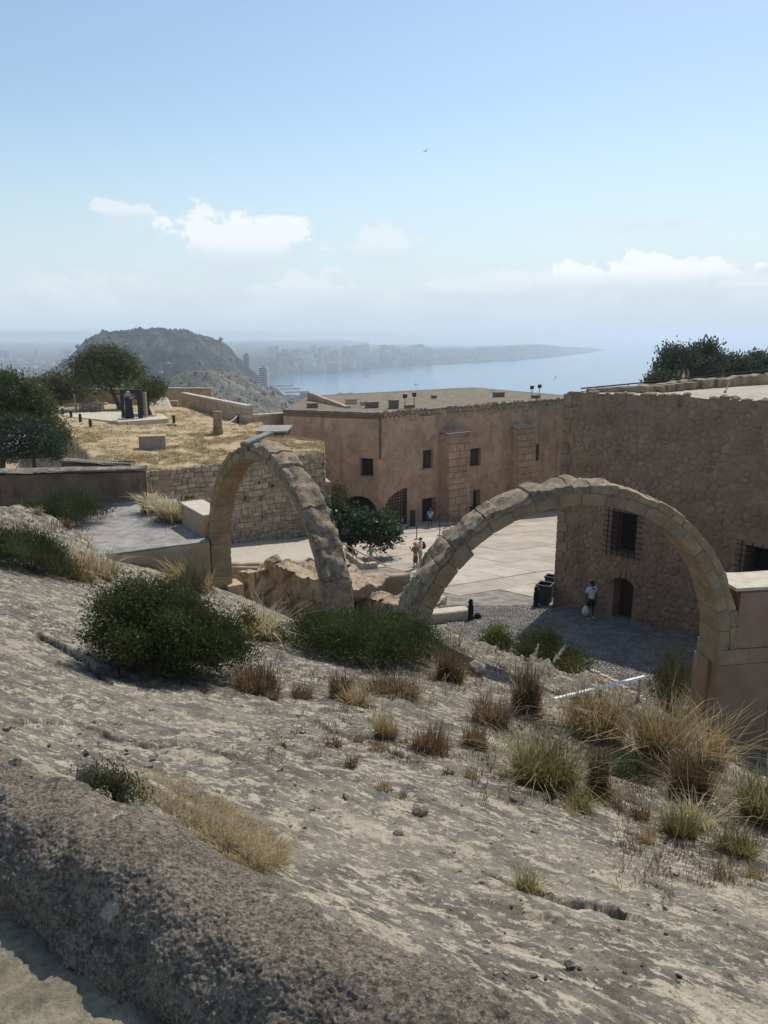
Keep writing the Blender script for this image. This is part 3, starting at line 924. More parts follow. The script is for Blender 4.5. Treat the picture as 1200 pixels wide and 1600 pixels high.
def rock_hit(u, v, lo=2.2, hi=40):
    r = ray(u, v)
    t = np.geomspace(lo, hi, 260)
    k = np.nonzero(r.z * t <= tps(r.x * t, r.y * t) + .12)[0]
    t = np.linspace(t[max(k[0] - 1, 0)] if len(k) else hi * .9, (t[min(k[0] + 6, 259)] if len(k) else hi) * 1.06, 70)
    k = np.nonzero(r.z * t <= rock_height(r.x * t, r.y * t))[0]
    t0 = t[k[0]] if len(k) else t[-1]
    return Vector((r.x * t0, r.y * t0, r.z * t0))


nr, nc = 640, 960
yy = np.geomspace(1.30, 36, nr)
aa = np.linspace(-.86, .74, nc)
Yg = np.repeat(yy[:, None], nc, 1)
Xg = aa[None] * (Yg + 1.1)
Zg = rock_height(Xg, Yg)
# nothing of the slope shows on the walkway side of the kerb
side = (Xg - KB.x) * KN.x + (Yg - KB.y) * KN.y
GF = grid_faces(nr, nc)
GF = GF[side.ravel()[GF].min(1) > .34]
o = np_mesh('rock_slope', np.stack([Xg.ravel(), Yg.ravel(), Zg.ravel()], 1), GF, MAT['rock'], smooth=True)
tag(o, kind='structure')

# ground under everything between the rocks, the yard and the hillside
o = MB().add([(-80, -30, -30), (80, -30, -30), (80, 120, -30), (-80, 120, -30)], [(0, 1, 2, 3)]).build('ground', MAT['bank_earth'])
tag(o, kind='structure')

# rounded kerb along the walkway
prof = [(-.02, -2.16), (-.01, -2.05), (.005, -1.98), (.035, -1.90), (.08, -1.835), (.14, -1.785), (.21, -1.755), (.29, -1.745), (.37, -1.755), (.44, -1.785), (.50, -1.83), (.55, -1.89), (.60, -1.98), (.64, -2.12)]
pd = np.concatenate([[0], np.cumsum([math.dist(prof[i], prof[i + 1]) for i in range(len(prof) - 1)])])
nq, ns = 230, 1000
tq = np.linspace(0, pd[-1], nq)
pn = np.interp(tq, pd, [p[0] for p in prof]); pz = np.interp(tq, pd, [p[1] for p in prof])
k3 = np.array([1, 2, 3, 2, 1]) / 9.
for _ in range(4):
    pn[2:-2] = np.convolve(pn, k3, 'valid'); pz[2:-2] = np.convolve(pz, k3, 'valid')
pn = pn * .9
dn, dz = np.gradient(pn), np.gradient(pz)
ln = np.hypot(dn, dz); nn, nz = -dz / ln, dn / ln
ss = np.linspace(-1.5, 3.0, ns)
Sg, Qg = np.meshgrid(ss, tq)
wav = .035 * fbm(Sg * .7, Qg * .4, 3, 90) + .03 * fbm(Sg * 2.2, Qg * 2.5, 3, 93)
low = np.clip((.62 - Qg) / .5, 0.25, 1)
gr = fbm(Sg * 26, Qg * 26, 4, 96, .62)
pit = .008 * gr * low + .006 * np.minimum(fbm(Sg * 11, Qg * 11, 3, 99), 0)
pit = pit + .005 * fbm(Sg * 75, Qg * 75, 2, 103) + .010 * fbm(Sg * 5, Qg * 5, 3, 105)
dd = wav + pit
Nq = np.interp(tq, tq, pn)[:, None] + dd * nn[:, None]
Zq = pz[:, None] + dd * nz[:, None] - .008 * Sg
P3 = np.stack([KB.x + KD.x * Sg + KN.x * Nq, KB.y + KD.y * Sg + KN.y * Nq, Zq], -1)
o = np_mesh('kerb_wall', P3.reshape(-1, 3), grid_faces(nq, ns), MAT['kerb_rock'], smooth=True)
tag(o, 'low rounded kerb of dark lichen covered stone beside the walkway', 'kerb')

# walkway
nr, nc = 220, 260
gx = np.linspace(-3.4, 2.6, nc); gy = np.linspace(-1.2, 3.6, nr)
X, Y = np.meshgrid(gx, gy)
side = (X - KB.x) * KN.x + (Y - KB.y) * KN.y
fl = fbm(X * 4.5, Y * 4.5, 4, 110, .6)
Z = WALK + .022 * fl + .018 * np.minimum(np.abs(pnoise(X * 3, Y * 3, 114)) * 2 - .25, 0) + .006 * fbm(X * 22, Y * 22, 3, 117)
GF = grid_faces(nr, nc)
GF = GF[side.ravel()[GF].max(1) < .16]
o = np_mesh('walkway', np.stack([X.ravel(), Y.ravel(), Z.ravel()], 1), GF, MAT['walkway_stone'], smooth=True)
tag(o, kind='structure')


def lump(name, p, s, m, label=None, cat=None, parent=None, seed=0, group=None, sink=.3, sub=2):
    """an angular stone"""
    bm = bmesh.new()
    bmesh.ops.create_icosphere(bm, subdivisions=sub, radius=1)
    r = random.Random(seed)
    off = [Vector((r.uniform(-1, 1), r.uniform(-1, 1), r.uniform(-1, 1))).normalized() for _ in range(6)]
    for v_ in bm.verts:
        d = v_.co.normalized()
        q = 1.0
        for k, o_ in enumerate(off):
            q = min(q, .62 / max(.2, d.dot(o_)) if d.dot(o_) > .62 else q)
        v_.co = Vector((d.x * s[0], d.y * s[1], d.z * s[2])) * q * r.uniform(.93, 1.04)
    me = bpy.data.meshes.new(name)
    bm.to_mesh(me); bm.free()
    a = me.attributes.new('rnd', 'FLOAT', 'POINT')
    a.data.foreach_set('value', np.full(len(me.vertices), r.random(), dtype=np.float32))
    o = link_mesh(name, me, m, parent)
    o.location = Vector(p) + Vector((0, 0, s[2] * (1 - 2 * sink))) - base_of(parent)
    o.rotation_euler = (0, 0, r.uniform(0, 6))
    return tag(o, label, cat, group)


for k, (u, v, s, lab) in enumerate(((655, 1272, .085, 'largest loose stone lying alone on the bare lichen covered rock'), (622, 1305, .045, 'small pale cube like stone on the bare rock below the largest one'),
                                    (541, 1246, .05, 'small dark stone perched on the bare rock above the cube like one'), (147, 1219, .085, 'pale yellowish stone at the head of the dry grass by the kerb'),
                                    (1137, 1262, .10, 'grey stone among the dry grass in front of the plastered pier wall'), (742, 1055, .30, 'flat topped pale boulder on the broken rock above the yard'), (610, 945, .0, ''))):
    if s:
        lump('loose_stone', rock_hit(u, v), (s, s * .8, s * .7), MAT['rock'], lab, 'stone', seed=k + 3)
# ------------------------------------------------------------------ wall tools
class Wall:
    """a vertical plane through point a towards point b; n points to the outside"""
    def __init__(self, a, b, out=(0, 0)):
        self.o = Vector((a[0], a[1], 0))
        self.d = Vector((b[0] - a[0], b[1] - a[1], 0))
        self.len = self.d.length
        self.d.normalize()
        self.n = Vector((self.d.y, -self.d.x, 0))
        if self.n.dot(Vector((out[0] - a[0], out[1] - a[1], 0))) < 0:
            self.n = -self.n

    def p(self, s, z, off=0.0):
        q = self.o + self.d * s + self.n * off
        return Vector((q.x, q.y, z))

    def uv(self, u, v):
        r = ray(u, v)
        t = self.o.dot(self.n) / (r.x * self.n.x + r.y * self.n.y)
        q = r * t
        return ((q - self.o).dot(self.d), q.z)

    def rect(self, u0, v0, u1, v1):
        """rectangle in (s,z) from two opposite pixels"""
        um, vm = (u0 + u1) / 2, (v0 + v1) / 2
        s0, s1 = self.uv(u0, vm)[0], self.uv(u1, vm)[0]
        z1, z0 = self.uv(um, v0)[1], self.uv(um, v1)[1]
        return s0, z0, s1, z1


def holed_wall(W, outer, holes, depth, mb=None):
    """front face with openings and their reveals"""
    mb = mb or MB()
    loops = [outer] + holes
    flat = [p for lp in loops for p in lp]
    tri = tessellate_polygon([[Vector((p[0], p[1], 0)) for p in lp] for lp in loops])
    vs_ = [W.p(s, z) for s, z in flat]
    fs = []
    for t in tri:
        a, b, c = (vs_[i] for i in t)
        nrm = (b - a).cross(c - a)
        fs.append(t if nrm.dot(W.n) > 0 else (t[0], t[2], t[1]))
    mb.add(vs_, fs)
    for h in holes:
        n = len(h)
        f = [W.p(s, z) for s, z in h]; k = [W.p(s, z, -depth) for s, z in h]
        mb.add(f + k, [(i, (i + 1) % n, n + (i + 1) % n, n + i) for i in range(n)])
    return mb


def clip_poly(poly, px, py, nx_, ny_):
    """keep the side where (p - P).n <= 0"""
    out = []
    for i in range(len(poly)):
        a, b = poly[i], poly[(i + 1) % len(poly)]
        da = (a[0] - px) * nx_ + (a[1] - py) * ny_
        db = (b[0] - px) * nx_ + (b[1] - py) * ny_
        if da <= 0: out.append(a)
        if (da < 0) != (db < 0) and da != db:
            t = da / (da - db)
            out.append((a[0] + (b[0] - a[0]) * t, a[1] + (b[1] - a[1]) * t))
    return out


def rubble_cells(s0, s1, z0, z1, w, h, jit, seed, inside):
    r = random.Random(seed)
    pts = []
    nrow = int((z1 - z0) / h)
    for i in range(nrow + 1):
        x = s0 - w + (i % 2) * w * .5 + r.uniform(-.2, .2) * w
        while x < s1 + w:
            pts.append((x + r.uniform(-jit, jit) * w, z0 + (i + .5) * h + r.uniform(-jit, jit) * h))
            x += w * r.uniform(.65, 1.4)
    A = np.array(pts)
    cells = []
    for i, p in enumerate(pts):
        if not inside(*p): continue
        dd = (A[:, 0] - p[0]) ** 2 + ((A[:, 1] - p[1])) ** 2
        poly = [(p[0] - w * 1.3, p[1] - h * 1.3), (p[0] + w * 1.3, p[1] - h * 1.3), (p[0] + w * 1.3, p[1] + h * 1.3), (p[0] - w * 1.3, p[1] + h * 1.3)]
        for j in np.argsort(dd)[1:16]:
            q = pts[j]
            poly = clip_poly(poly, (p[0] + q[0]) / 2, (p[1] + q[1]) / 2, q[0] - p[0], q[1] - p[1])
            if len(poly) < 3: break
        if len(poly) >= 3: cells.append(poly)
    return cells


def coursed_cells(s0, s1, z0, z1, seed, inside):
    """roughly squared stones in uneven courses"""
    r = random.Random(seed)
    cells = []
    z = z0
    ph = [r.uniform(0, 6) for _ in range(3)]
    wav = lambda s: .05 * math.sin(s * .9 + ph[0]) + .03 * math.sin(s * 2.3 + ph[1])
    while z < z1:
        h = r.uniform(.20, .38)
        s = s0 - r.uniform(0, .5)
        while s < s1:
            w = r.uniform(.24, .72) if r.random() < .85 else r.uniform(.15, .25)
            parts = [(z, z + h)] if r.random() < .8 or h < .3 else [(z, z + h * .5), (z + h * .5, z + h)]
            for a, b in parts:
                j = lambda: r.uniform(-.035, .035)
                q = [(s + j(), a + wav(s) + j()), (s + w + j(), a + wav(s + w) + j()), (s + w + j(), b + wav(s + w) + j()), (s + w * r.uniform(.3, .7), b + wav(s + w / 2) + j()), (s + j(), b + wav(s) + j())]
                if inside(s + w / 2, (a + b) / 2): cells.append(q)
            s += w
        z += h
    return cells


def cell_stone(mb, W, poly, gap, h, r, back=.03, soft=.22):
    q = []
    for i in range(len(poly)):                       # corners worn round
        a, b, c = poly[i - 1], poly[i], poly[(i + 1) % len(poly)]
        q += [(b[0] + (a[0] - b[0]) * soft, b[1] + (a[1] - b[1]) * soft), (b[0] + (c[0] - b[0]) * soft, b[1] + (c[1] - b[1]) * soft)]
    poly = q
    cx = sum(p[0] for p in poly) / len(poly); cz = sum(p[1] for p in poly) / len(poly)
    ext = max(math.hypot(p[0] - cx, p[1] - cz) for p in poly)
    if ext < gap * 3: return
    k = 1 - gap / ext * 1.5
    n = len(poly)
    ph = r.uniform(0, 6.28)
    t1, t2 = r.uniform(-.25, .25), r.uniform(-.25, .25)

    def ring(f, off):
        return [W.p(cx + (p[0] - cx) * f, cz + (p[1] - cz) * f, off * (1 + (t1 * (p[0] - cx) + t2 * (p[1] - cz)) / ext)) for p in poly]
    vs_ = ring(k, -back) + ring(k * .95, h * .45) + ring(k * .72, h * .95) + [W.p(cx + r.uniform(-.02, .02), cz, h * r.uniform(.95, 1.2))]
    fs = []
    for i in range(n):
        j = (i + 1) % n
        fs += [(i, j, n + j, n + i), (n + i, n + j, 2 * n + j, 2 * n + i), (2 * n + i, 2 * n + j, 3 * n)]
    mb.add(vs_, fs, r.random())


def stone_facing(W, cells, m, parent, gap, hmin, hmax, seed, limit=300, name='stone', soft=.22, smooth=False):
    """the largest stones are pieces of their own, the rest stay one part"""
    r = random.Random(seed)

    def dist(c):
        p = W.p(c[0][0], c[0][1])
        a = abs(sum(c[i][0] * c[(i + 1) % len(c)][1] - c[(i + 1) % len(c)][0] * c[i][1] for i in range(len(c)))) / 2
        return -a / (p.length ** 2)
    cells = sorted(cells, key=dist)
    for c in cells[:limit]:
        b = MB(); cell_stone(b, W, c, gap, r.uniform(hmin, hmax), r, soft=soft)
        if b.v: b.build(name, m, parent, smooth)
    if cells[limit:]:
        b = MB()
        for c in cells[limit:]: cell_stone(b, W, c, gap, r.uniform(hmin, hmax), r, soft=soft)
        tag(b.build('small_stones', m, parent, smooth), kind='stuff')


def long_wall(mb, a, b, thick, z0, z1a, z1b=None, side=1, jit=.02, step=.35, seed=1, round_=0.0):
    """a wall run from a to b: subdivided so that its top and faces are slightly uneven"""
    r = random.Random(seed)
    a, b = Vector((a[0], a[1], 0)), Vector((b[0], b[1], 0))
    z1b = z1a if z1b is None else z1b
    L_ = (b - a).length
    d = (b - a) / L_
    nn_ = Vector((-d.y, d.x, 0)) * side
    n = max(2, int(L_ / step))
    rows = []
    cs = [(0, 0), (0, .5), (0, .97), (.06, 1), (.5, 1), (.94, 1), (1, .97), (1, .5), (1, 0)]
    vs_, fs = [], []
    for i in range(n + 1):
        f = i / n
        top = z1a + (z1b - z1a) * f + r.uniform(-jit, jit)
        for (q, h) in cs:
            p = a + d * (L_ * f) + nn_ * (q * thick + r.uniform(-jit, jit) * .6)
            z = z0 + (top - z0) * h
            if round_ and 0 < q < 1: z += round_ * math.sin(q * math.pi)
            vs_.append((p.x, p.y, z))
    m_ = len(cs)
    for i in range(n):
        for k in range(m_ - 1):
            fs.append((i * m_ + k, i * m_ + k + 1, (i + 1) * m_ + k + 1, (i + 1) * m_ + k))
    fs.append(tuple(range(m_))); fs.append(tuple(n * m_ + k for k in range(m_))[::-1])
    return mb.add(vs_, fs)


# ------------------------------------------------------------------ the yard, paved with large slabs
YARD = [(1.2, 24), (4, 20.5), (16, 20.5), (24, 30), (24, 84), (-12, 84), (-12, 44), (-2.3, 40.4), (1.4, 40.6), (1.9, 36), (2.4, 32.2)]
o = MB().prism(YARD, -18.5, lambda x, y: yard_z(y) - .03).build('yard', MAT['paving_joint'])
tag(o, kind='structure')
yard = o
pr = random.Random(31)


def in_poly(x, y, poly):
    c = False
    for i in range(len(poly)):
        (x0, y0), (x1, y1) = poly[i], poly[i - 1]
        if (y0 > y) != (y1 > y) and x < (x1 - x0) * (y - y0) / (y1 - y0) + x0: c = not c
    return c


PAVE = [(2.3, 34.5), (14, 34.5), (24, 36), (24, 83), (-11, 83), (-11, 45), (-2.0, 40.8), (1.6, 40.9)]
pd_ = Vector((.80, .60)); pq = Vector((-.60, .80))
sy_ = -20.0
while sy_ < 75:
    hgt = pr.choice([2.2, 2.8, 3.4])
    sx_ = -30 + pr.uniform(0, 3)
    while sx_ < 95:
        wd = pr.choice([2.6, 3.4, 4.2, 5.0])
        cs = [(sx_, sy_), (sx_ + wd, sy_), (sx_ + wd, sy_ + hgt), (sx_, sy_ + hgt)]
        g_ = .025
        w_ = [(a[0] + (g_ if k in (0, 3) else -g_), a[1] + (g_ if k in (0, 1) else -g_)) for k, a in enumerate(cs)]
        pts = [(pd_.x * s + pq.x * t + 4 + pr.uniform(-.02, .02), pd_.y * s + pq.y * t + 34 + pr.uniform(-.02, .02)) for s, t in w_]
        if all(in_poly(x, y, PAVE) for x, y in pts):
            dz = pr.uniform(-.008, .012)
            MB().prism(pts, lambda x, y: yard_z(y) - .06, lambda x, y: yard_z(y) + dz, pr.random()).build('paving_slab', MAT['paving'], yard)
        sx_ += wd
    sy_ += hgt
# the strip of small cobbles along the near side: each stone a few pixels, one mesh
cb = MB()
r = random.Random(8)
COB = [(2.6, 33.8), (14.5, 33.8), (14.5, 24.4), (2.6, 24.4)][::-1]
yy_ = 20.8
while yy_ < 34.0:
    xx = 2.5 + r.uniform(0, .2)
    while xx < 14:
        wd = r.uniform(.11, .19)
        if in_poly(xx + wd / 2, yy_ + .1, YARD):
            x0, x1, y0, y1 = xx + .007, xx + wd - .007, yy_ + .008 + r.uniform(-.012, .012), yy_ + .125 + r.uniform(-.012, .012)
            z = yard_z(yy_) - .02; h_ = r.uniform(.02, .036); e = .018
            cb.add([(x0, y0, z), (x1, y0, z), (x1, y1, z), (x0, y1, z), (x0 + e, y0 + e, z + h_), (x1 - e, y0 + e, z + h_), (x1 - e, y1 - e, z + h_ * .8), (x0 + e, y1 - e, z + h_)],
                   [(0, 1, 5, 4), (1, 2, 6, 5), (2, 3, 7, 6), (3, 0, 4, 7), (4, 5, 6, 7)])
        xx += wd
    yy_ += .135
tag(cb.build('cobbles', MAT['cobble'], yard), kind='stuff')

# gravel terrace left of the yard
TR = 1.3
TERR = [(-12, 37.5), (-6, 37), (-2.3, 37.6), (-2.3, 46), (-3, 52), (-16, 52)]
o = MB().prism(TERR, -18, lambda x, y: yard_z(y) + TR).build('terrace', MAT['gravel'])
tag(o, kind='structure')

# ------------------------------------------------------------------ barracks at the far side of the yard
A0, A1, A2 = (-8.9, 68.0), (-.45, 65.0), (18.8, 79.5)
AT = -6.62
t = thing('barracks', 'two storey plastered barracks with stone buttresses at the far side of the yard', 'building', (A1[0], A1[1], yard_z(65)))
W1, W2 = Wall(A0, A1), Wall(A1, A2)


def topline(W, s0, s1, z, seed, n=16, amp=.05):
    r = random.Random(seed)
    return [(s0 + (s1 - s0) * i / n, z + r.uniform(-amp, amp)) for i in range(n + 1)]


def arch_hole(s0, z0, s1, z1, rise, n=12):
    """rectangle with an arched head of that rise"""
    pts = [(s0, z0), (s1, z0)]
    for i in range(n + 1):
        a = math.pi * i / n
        pts.append(((s0 + s1) / 2 + (s1 - s0) / 2 * math.cos(a), z1 - rise + rise * math.sin(a)))
    return pts


def rect_hole(W, *px):
    s0, z0, s1, z1 = W.rect(*px)
    return [(s0, z0), (s1, z0), (s1, z1), (s0, z1)]


w1 = W1.rect(563, 716, 583, 744)
a1 = W1.rect(534, 775, 591.5, 846)
H1 = [[(w1[0], w1[1]), (w1[2], w1[1]), (w1[2], w1[3]), (w1[0], w1[3])], arch_hole(a1[0], a1[1], min(a1[2], W1.len - .12), a1[3], 1.5)]
top1 = topline(W1, 0, W1.len, AT, 3)
mb = holed_wall(W1, [(0, -20), (W1.len, -20)] + top1[::-1], H1, .7)
w2 = rect_hole(W2, 660.5, 703, 677, 732)
d2 = rect_hole(W2, 659.5, 778, 681, 819)
w3 = rect_hole(W2, 734.5, 700.5, 751, 728)
d3 = rect_hole(W2, 733.5, 766, 750, 805)
w4 = rect_hole(W2, 835, 694, 841.5, 720)
g0 = W2.rect(599, 765, 636, 828)
gr_hole = [(g0[0], g0[1]), (g0[2], g0[1]), (g0[2], g0[3])] + [(g0[2] - (g0[2] - g0[0]) * math.sin(a), g0[3] - (g0[3] - g0[1]) * .58 * (1 - math.cos(a))) for a in [math.pi / 2 * i / 10 for i in range(1, 11)]]
top2 = topline(W2, 0, W2.len, AT, 4, 30)
mb2 = holed_wall(W2, [(0, -20), (W2.len, -20)] + top2[::-1], [w2, d2, w3, d3, gr_hole], .7)
mb2 = holed_wall(W2, [(W2.len, -20), (W2.len + 6, -20), (W2.len + 6, AT), (W2.len, AT)], [], .1, mb2)
B = [(A2[0], A2[1]), (A2[0] + 2, A2[1] + 4), (11.2, 97.5), (-8.2, 84), (A0[0], A0[1])]
for i in range(len(B) - 1):
    a, b = B[i], B[i + 1]
    mb.add([(a[0], a[1], -20), (b[0], b[1], -20), (b[0], b[1], AT), (a[0], a[1], AT)], [(0, 1, 2, 3)])
mb.build('wall', MAT['barracks_plaster'], t)
mb2.build('wall', MAT['barracks_plaster'], t)
rp = [A0, A1, A2, (A2[0] + 2, A2[1] + 4), (11.2, 97.5), (-8.2, 84)]
roof = MB().prism([(x, y) for x, y in rp], AT - .5, AT - .04).build('roof', MAT['roof_tile_wash'], t)
for W, L0 in ((W1, W1.len), (W2, W2.len)):
    c = MB()
    long_wall(c, W.p(0, 0, .05), W.p(L0, 0, .05), .55, AT - .10, AT + .10, side=1, jit=.03, seed=9)
    c.build('coping', MAT['dark_coping'], roof)
pb = MB(); long_wall(pb, at(480, 624, 79)[:2], at(541, 637, 70)[:2], .4, AT - .2, AT + .75, AT + .12, jit=.02)
pb.build('roof_parapet', MAT['barracks_plaster'], roof)


# stones laid bare where the render has fallen, mostly along the top
_pn = lambda s, z: float(fbm(np.array([s * .45]), np.array([z * .7]), 3, 190)[0])
bare = rubble_cells(.4, W2.len - .5, yard_z(72) - 1, AT - .12, .46, .30, .4, 55, lambda s, z: (z > AT - .35 - .9 * max(0, _pn(s, 0) + .45) or _pn(s, z) > .42) and s > .5
                    and not any(min(p[0] for p in h) - .3 < s < max(p[0] for p in h) + .3 and min(p[1] for p in h) - .3 < z < max(p[1] for p in h) + .3 for h in (w2, d2, w3, d3, w4, gr_hole)))
bb = MB()
rb = random.Random(4)
for c in bare: cell_stone(bb, W2, c, .025, rb.uniform(.01, .06), rb, soft=.28)
tag(bb.build('bare_stones', MAT['ashlar'], t), kind='stuff')


def wall_panel(W, hole, off, m, name, parent, shrink=0.0):
    return MB().add([W.p(s, z, off) for s, z in hole], [tuple(range(len(hole)))]).build(name, m, parent)


def window_in(W, h, parent, dark, frame_m, panes=True):
    s0, s1 = min(p[0] for p in h), max(p[0] for p in h)
    z0, z1 = min(p[1] for p in h), max(p[1] for p in h)
    w = wall_panel(W, h, -.42, dark, 'window', parent)
    f = MB()
    for (a, b, c_, d_) in ((s0, z0, s0 + .09, z1), (s1 - .09, z0, s1, z1), (s0 + .09, z0, s1 - .09, z0 + .09), (s0 + .09, z1 - .09, s1 - .09, z1), ((s0 + s1) / 2 - .04, z0 + .09, (s0 + s1) / 2 + .04, z1 - .09)):
        ct = W.p((a + c_) / 2, (b + d_) / 2, -.38)
        f.box(ct, (c_ - a, .05, d_ - b), math.atan2(W.d.y, W.d.x))
    f.build('frame', frame_m, w)
    sl = MB().box(W.p((s0 + s1) / 2, z0 - .06, -.05), (s1 - s0 + .3, .24, .1), math.atan2(W.d.y, W.d.x)).build('sill', MAT['ashlar'], w)
    return w


window_in(W1, H1[0], t, MAT['interior_shade'], MAT['wood_dark'])  # backed by a sheet painted as dark as an unlit room
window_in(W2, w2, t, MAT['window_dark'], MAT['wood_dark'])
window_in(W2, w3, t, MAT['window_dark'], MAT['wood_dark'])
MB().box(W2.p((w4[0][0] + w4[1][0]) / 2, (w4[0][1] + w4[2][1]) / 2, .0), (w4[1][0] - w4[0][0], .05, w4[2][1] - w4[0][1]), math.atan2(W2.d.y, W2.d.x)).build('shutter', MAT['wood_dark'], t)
wall_panel(W1, H1[1], -.69, MAT['interior_shade'], 'archway', t)  # dark sheet closes the arch, its shade painted on
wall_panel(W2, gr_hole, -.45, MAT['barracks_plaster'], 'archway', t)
dr = wall_panel(W2, d2, -.65, MAT['interior_shade'], 'door', t)  # flat sheet painted dark for the unlit doorway
dr = wall_panel(W2, d3, -.55, MAT['interior_shade'], 'door', t)  # same painted darkness behind the grey leaf
s0, s1, z0, z1 = d3[0][0], d3[1][0], d3[0][1], d3[2][1]
MB().box(W2.p(s0 + (s1 - s0) * .30, (z0 + z1) / 2 + .4, -.40), ((s1 - s0) * .56, .06, (z1 - z0) - .8), math.atan2(W2.d.y, W2.d.x)).build('door_leaf', MAT['grey_door'], dr)
# iron grille in the quarter arch
gt = thing('iron_gate', 'black iron grille gate closing the quarter arch between fig tree and dark door', 'gate', W2.p(g0[0], g0[1]))
ang2 = math.atan2(W2.d.y, W2.d.x)


def grille_top(s):
    q = (g0[2] - s) / (g0[2] - g0[0])
    return g0[3] - (g0[3] - g0[1]) * .58 * (1 - math.cos(math.asin(min(1, max(0, q)))))


nb = 8
for i in range(nb + 1):
    s = g0[0] + .06 + (g0[2] - g0[0] - .12) * i / nb
    zt_ = grille_top(s)
    MB().box(W2.p(s, (g0[1] + zt_) / 2, -.05), (.055, .055, zt_ - g0[1]), ang2).build('upright_bar', MAT['iron'], gt)
nbz = 13
for i in range(nbz):
    z = g0[1] + .12 + (g0[3] - g0[1] - .2) * i / (nbz - 1)
    sl = next((s for s in np.linspace(g0[0], g0[2], 60) if grille_top(s) >= z), g0[2] - .1)
    MB().box(W2.p((sl + g0[2]) / 2, z, -.085), (g0[2] - sl, .04, .05), ang2).build('cross_bar', MAT['iron'], gt)


def buttress(pxL, pxR, vtop, proj, seed):
    Wo = Wall(W2.p(0, 0, proj), W2.p(W2.len, 0, proj))
    s0, s1 = Wo.uv(pxL, 740)[0], Wo.uv(pxR, 740)[0]
    zt_ = Wo.uv((pxL + pxR) / 2, vtop)[1]
    b = MB()
    f = lambda s, z, o_: W2.p(s, z, o_)
    zb = -19
    b.add([f(s0, zb, 0), f(s1, zb, 0), f(s1, zb, proj + .35), f(s0, zb, proj + .35), f(s0, zt_ + .35, 0), f(s1, zt_ + .35, 0), f(s1, zt_, proj), f(s0, zt_, proj)],
          [(0, 1, 5, 4), (1, 2, 6, 5), (2, 3, 7, 6), (3, 0, 4, 7), (4, 5, 6, 7)])
    bt = b.build('buttress', MAT['barracks_plaster'], t)
    r = random.Random(seed)
    z = yard_z(W2.p((s0 + s1) / 2, 0).y) - .1
    zb0 = z
    row = 0
    while z < zt_ - .2:
        h_ = min(r.uniform(.52, .72), zt_ - z)
        cuts = [s0 + .02]
        while cuts[-1] < s1 - .9:
            cuts.append(cuts[-1] + r.uniform(.7, 1.35))
        cuts[-1] = min(cuts[-1], s1 - .5) if len(cuts) > 1 else cuts[-1]
        cuts.append(s1 - .02)
        pj = proj + .35 * (1 - (z - zb) / (zt_ - zb)) + .005
        for a, c_ in zip(cuts[:-1], cuts[1:]):
            if c_ - a < .15: continue
            MB().box(W2.p((a + c_) / 2, z + h_ / 2, pj + .01), (c_ - a - .05, .16 + r.uniform(-.02, .03), h_ - .05), ang2, r=r.random()).build('stone_block', MAT['ashlar'], bt, bevel=.02)
        z += h_
        row += 1
    cp = MB().box(W2.p((s0 + s1) / 2, zt_ + .05, proj * .5), (s1 - s0 + .24, proj + .3, .12), ang2).build('cap', MAT['dark_coping'], bt, bevel=.03)


buttress(698, 732, 678, 1.0, 5)
buttress(805.5, 834, 669.5, .85, 6)
dp = W2.uv(592.5, 680)
dq = MB().tube([W2.p(.12, AT - .1, .10), W2.p(.12, AT - 3.9, .10)], .085, 8).build('drain_pipe', MAT['dark_plaster'], t)
# things standing on its roof
for (u, v, w, h, lab) in ((488, 637, .9, .38, 'low brown vent box at the left corner of the barracks roof'), (581, 637, 1.1, .5, 'wide dark vent box on the barracks roof edge above the drain pipe'),
                          (615, 638, .75, .72, 'tall dark vent box on the barracks roof beside the near floodlights'), (549, 631, 1.0, .4, 'pale roof hatch block at the end of the sloping roof parapet'),
                          (779, 620, 1.1, .45, 'lone dark vent box far out on the barracks roof'), (678, 622, .35, .25, 'tiny dark vent in the middle of the barracks roof'), (569, 633, .6, .25, 'small flat roof hatch beside the pale block')):
    p = hit_z(u, v, AT - .04)
    tt = thing('vent_box', lab, 'vent', (p.x, p.y, p.z))
    MB().box((p.x, p.y, p.z + h / 2), (w, .7, h), .35).build('housing', MAT['pale_cap'] if 'pale' in lab else MAT['rooftop_box'], tt, bevel=.02)
    MB().box((p.x, p.y, p.z + h + .025), (w + .1, .8, .06), .35).build('lid', MAT['dark_coping'], tt)


def floodlight(p, lab, sc_=1.0):
    tt = thing('floodlight', lab, 'floodlight', p)
    MB().box(p + Vector((0, 0, .14)), (.9, .5, .28), .4).build('base', MAT['rooftop_box'], tt, bevel=.03)
    for (dx, dy, hh, rz) in ((-.42, 0, .95, .3), (.42, .25, 1.05, .0)):
        MB().tube([p + Vector((dx, dy, .1)), p + Vector((dx, dy, hh))], .04, 6).build('pole', MAT['steel'], tt)
        hd = MB()
        M_ = Matrix.Rotation(rz, 3, 'Z') @ Matrix.Rotation(.45, 3, 'X')
        hd.box(p + Vector((dx, dy, hh + .16)), (.38, .2, .42), M=M_)
        h_ = hd.build('lamp_head', MAT['black_paint'], tt, bevel=.03)
        MB().box(p + Vector((dx, dy, hh + .16)) + M_ @ Vector((0, -.105, 0)), (.30, .02, .34), M=M_).build('glass', MAT['lamp_glass'], h_)


floodlight(hit_z(640, 637.5, AT), 'pair of black floodlights on the barracks roof near the tall vent box')
floodlight(hit_z(837, 621.5, AT), 'pair of black floodlights on the barracks roof by the corner of the rubble wall')

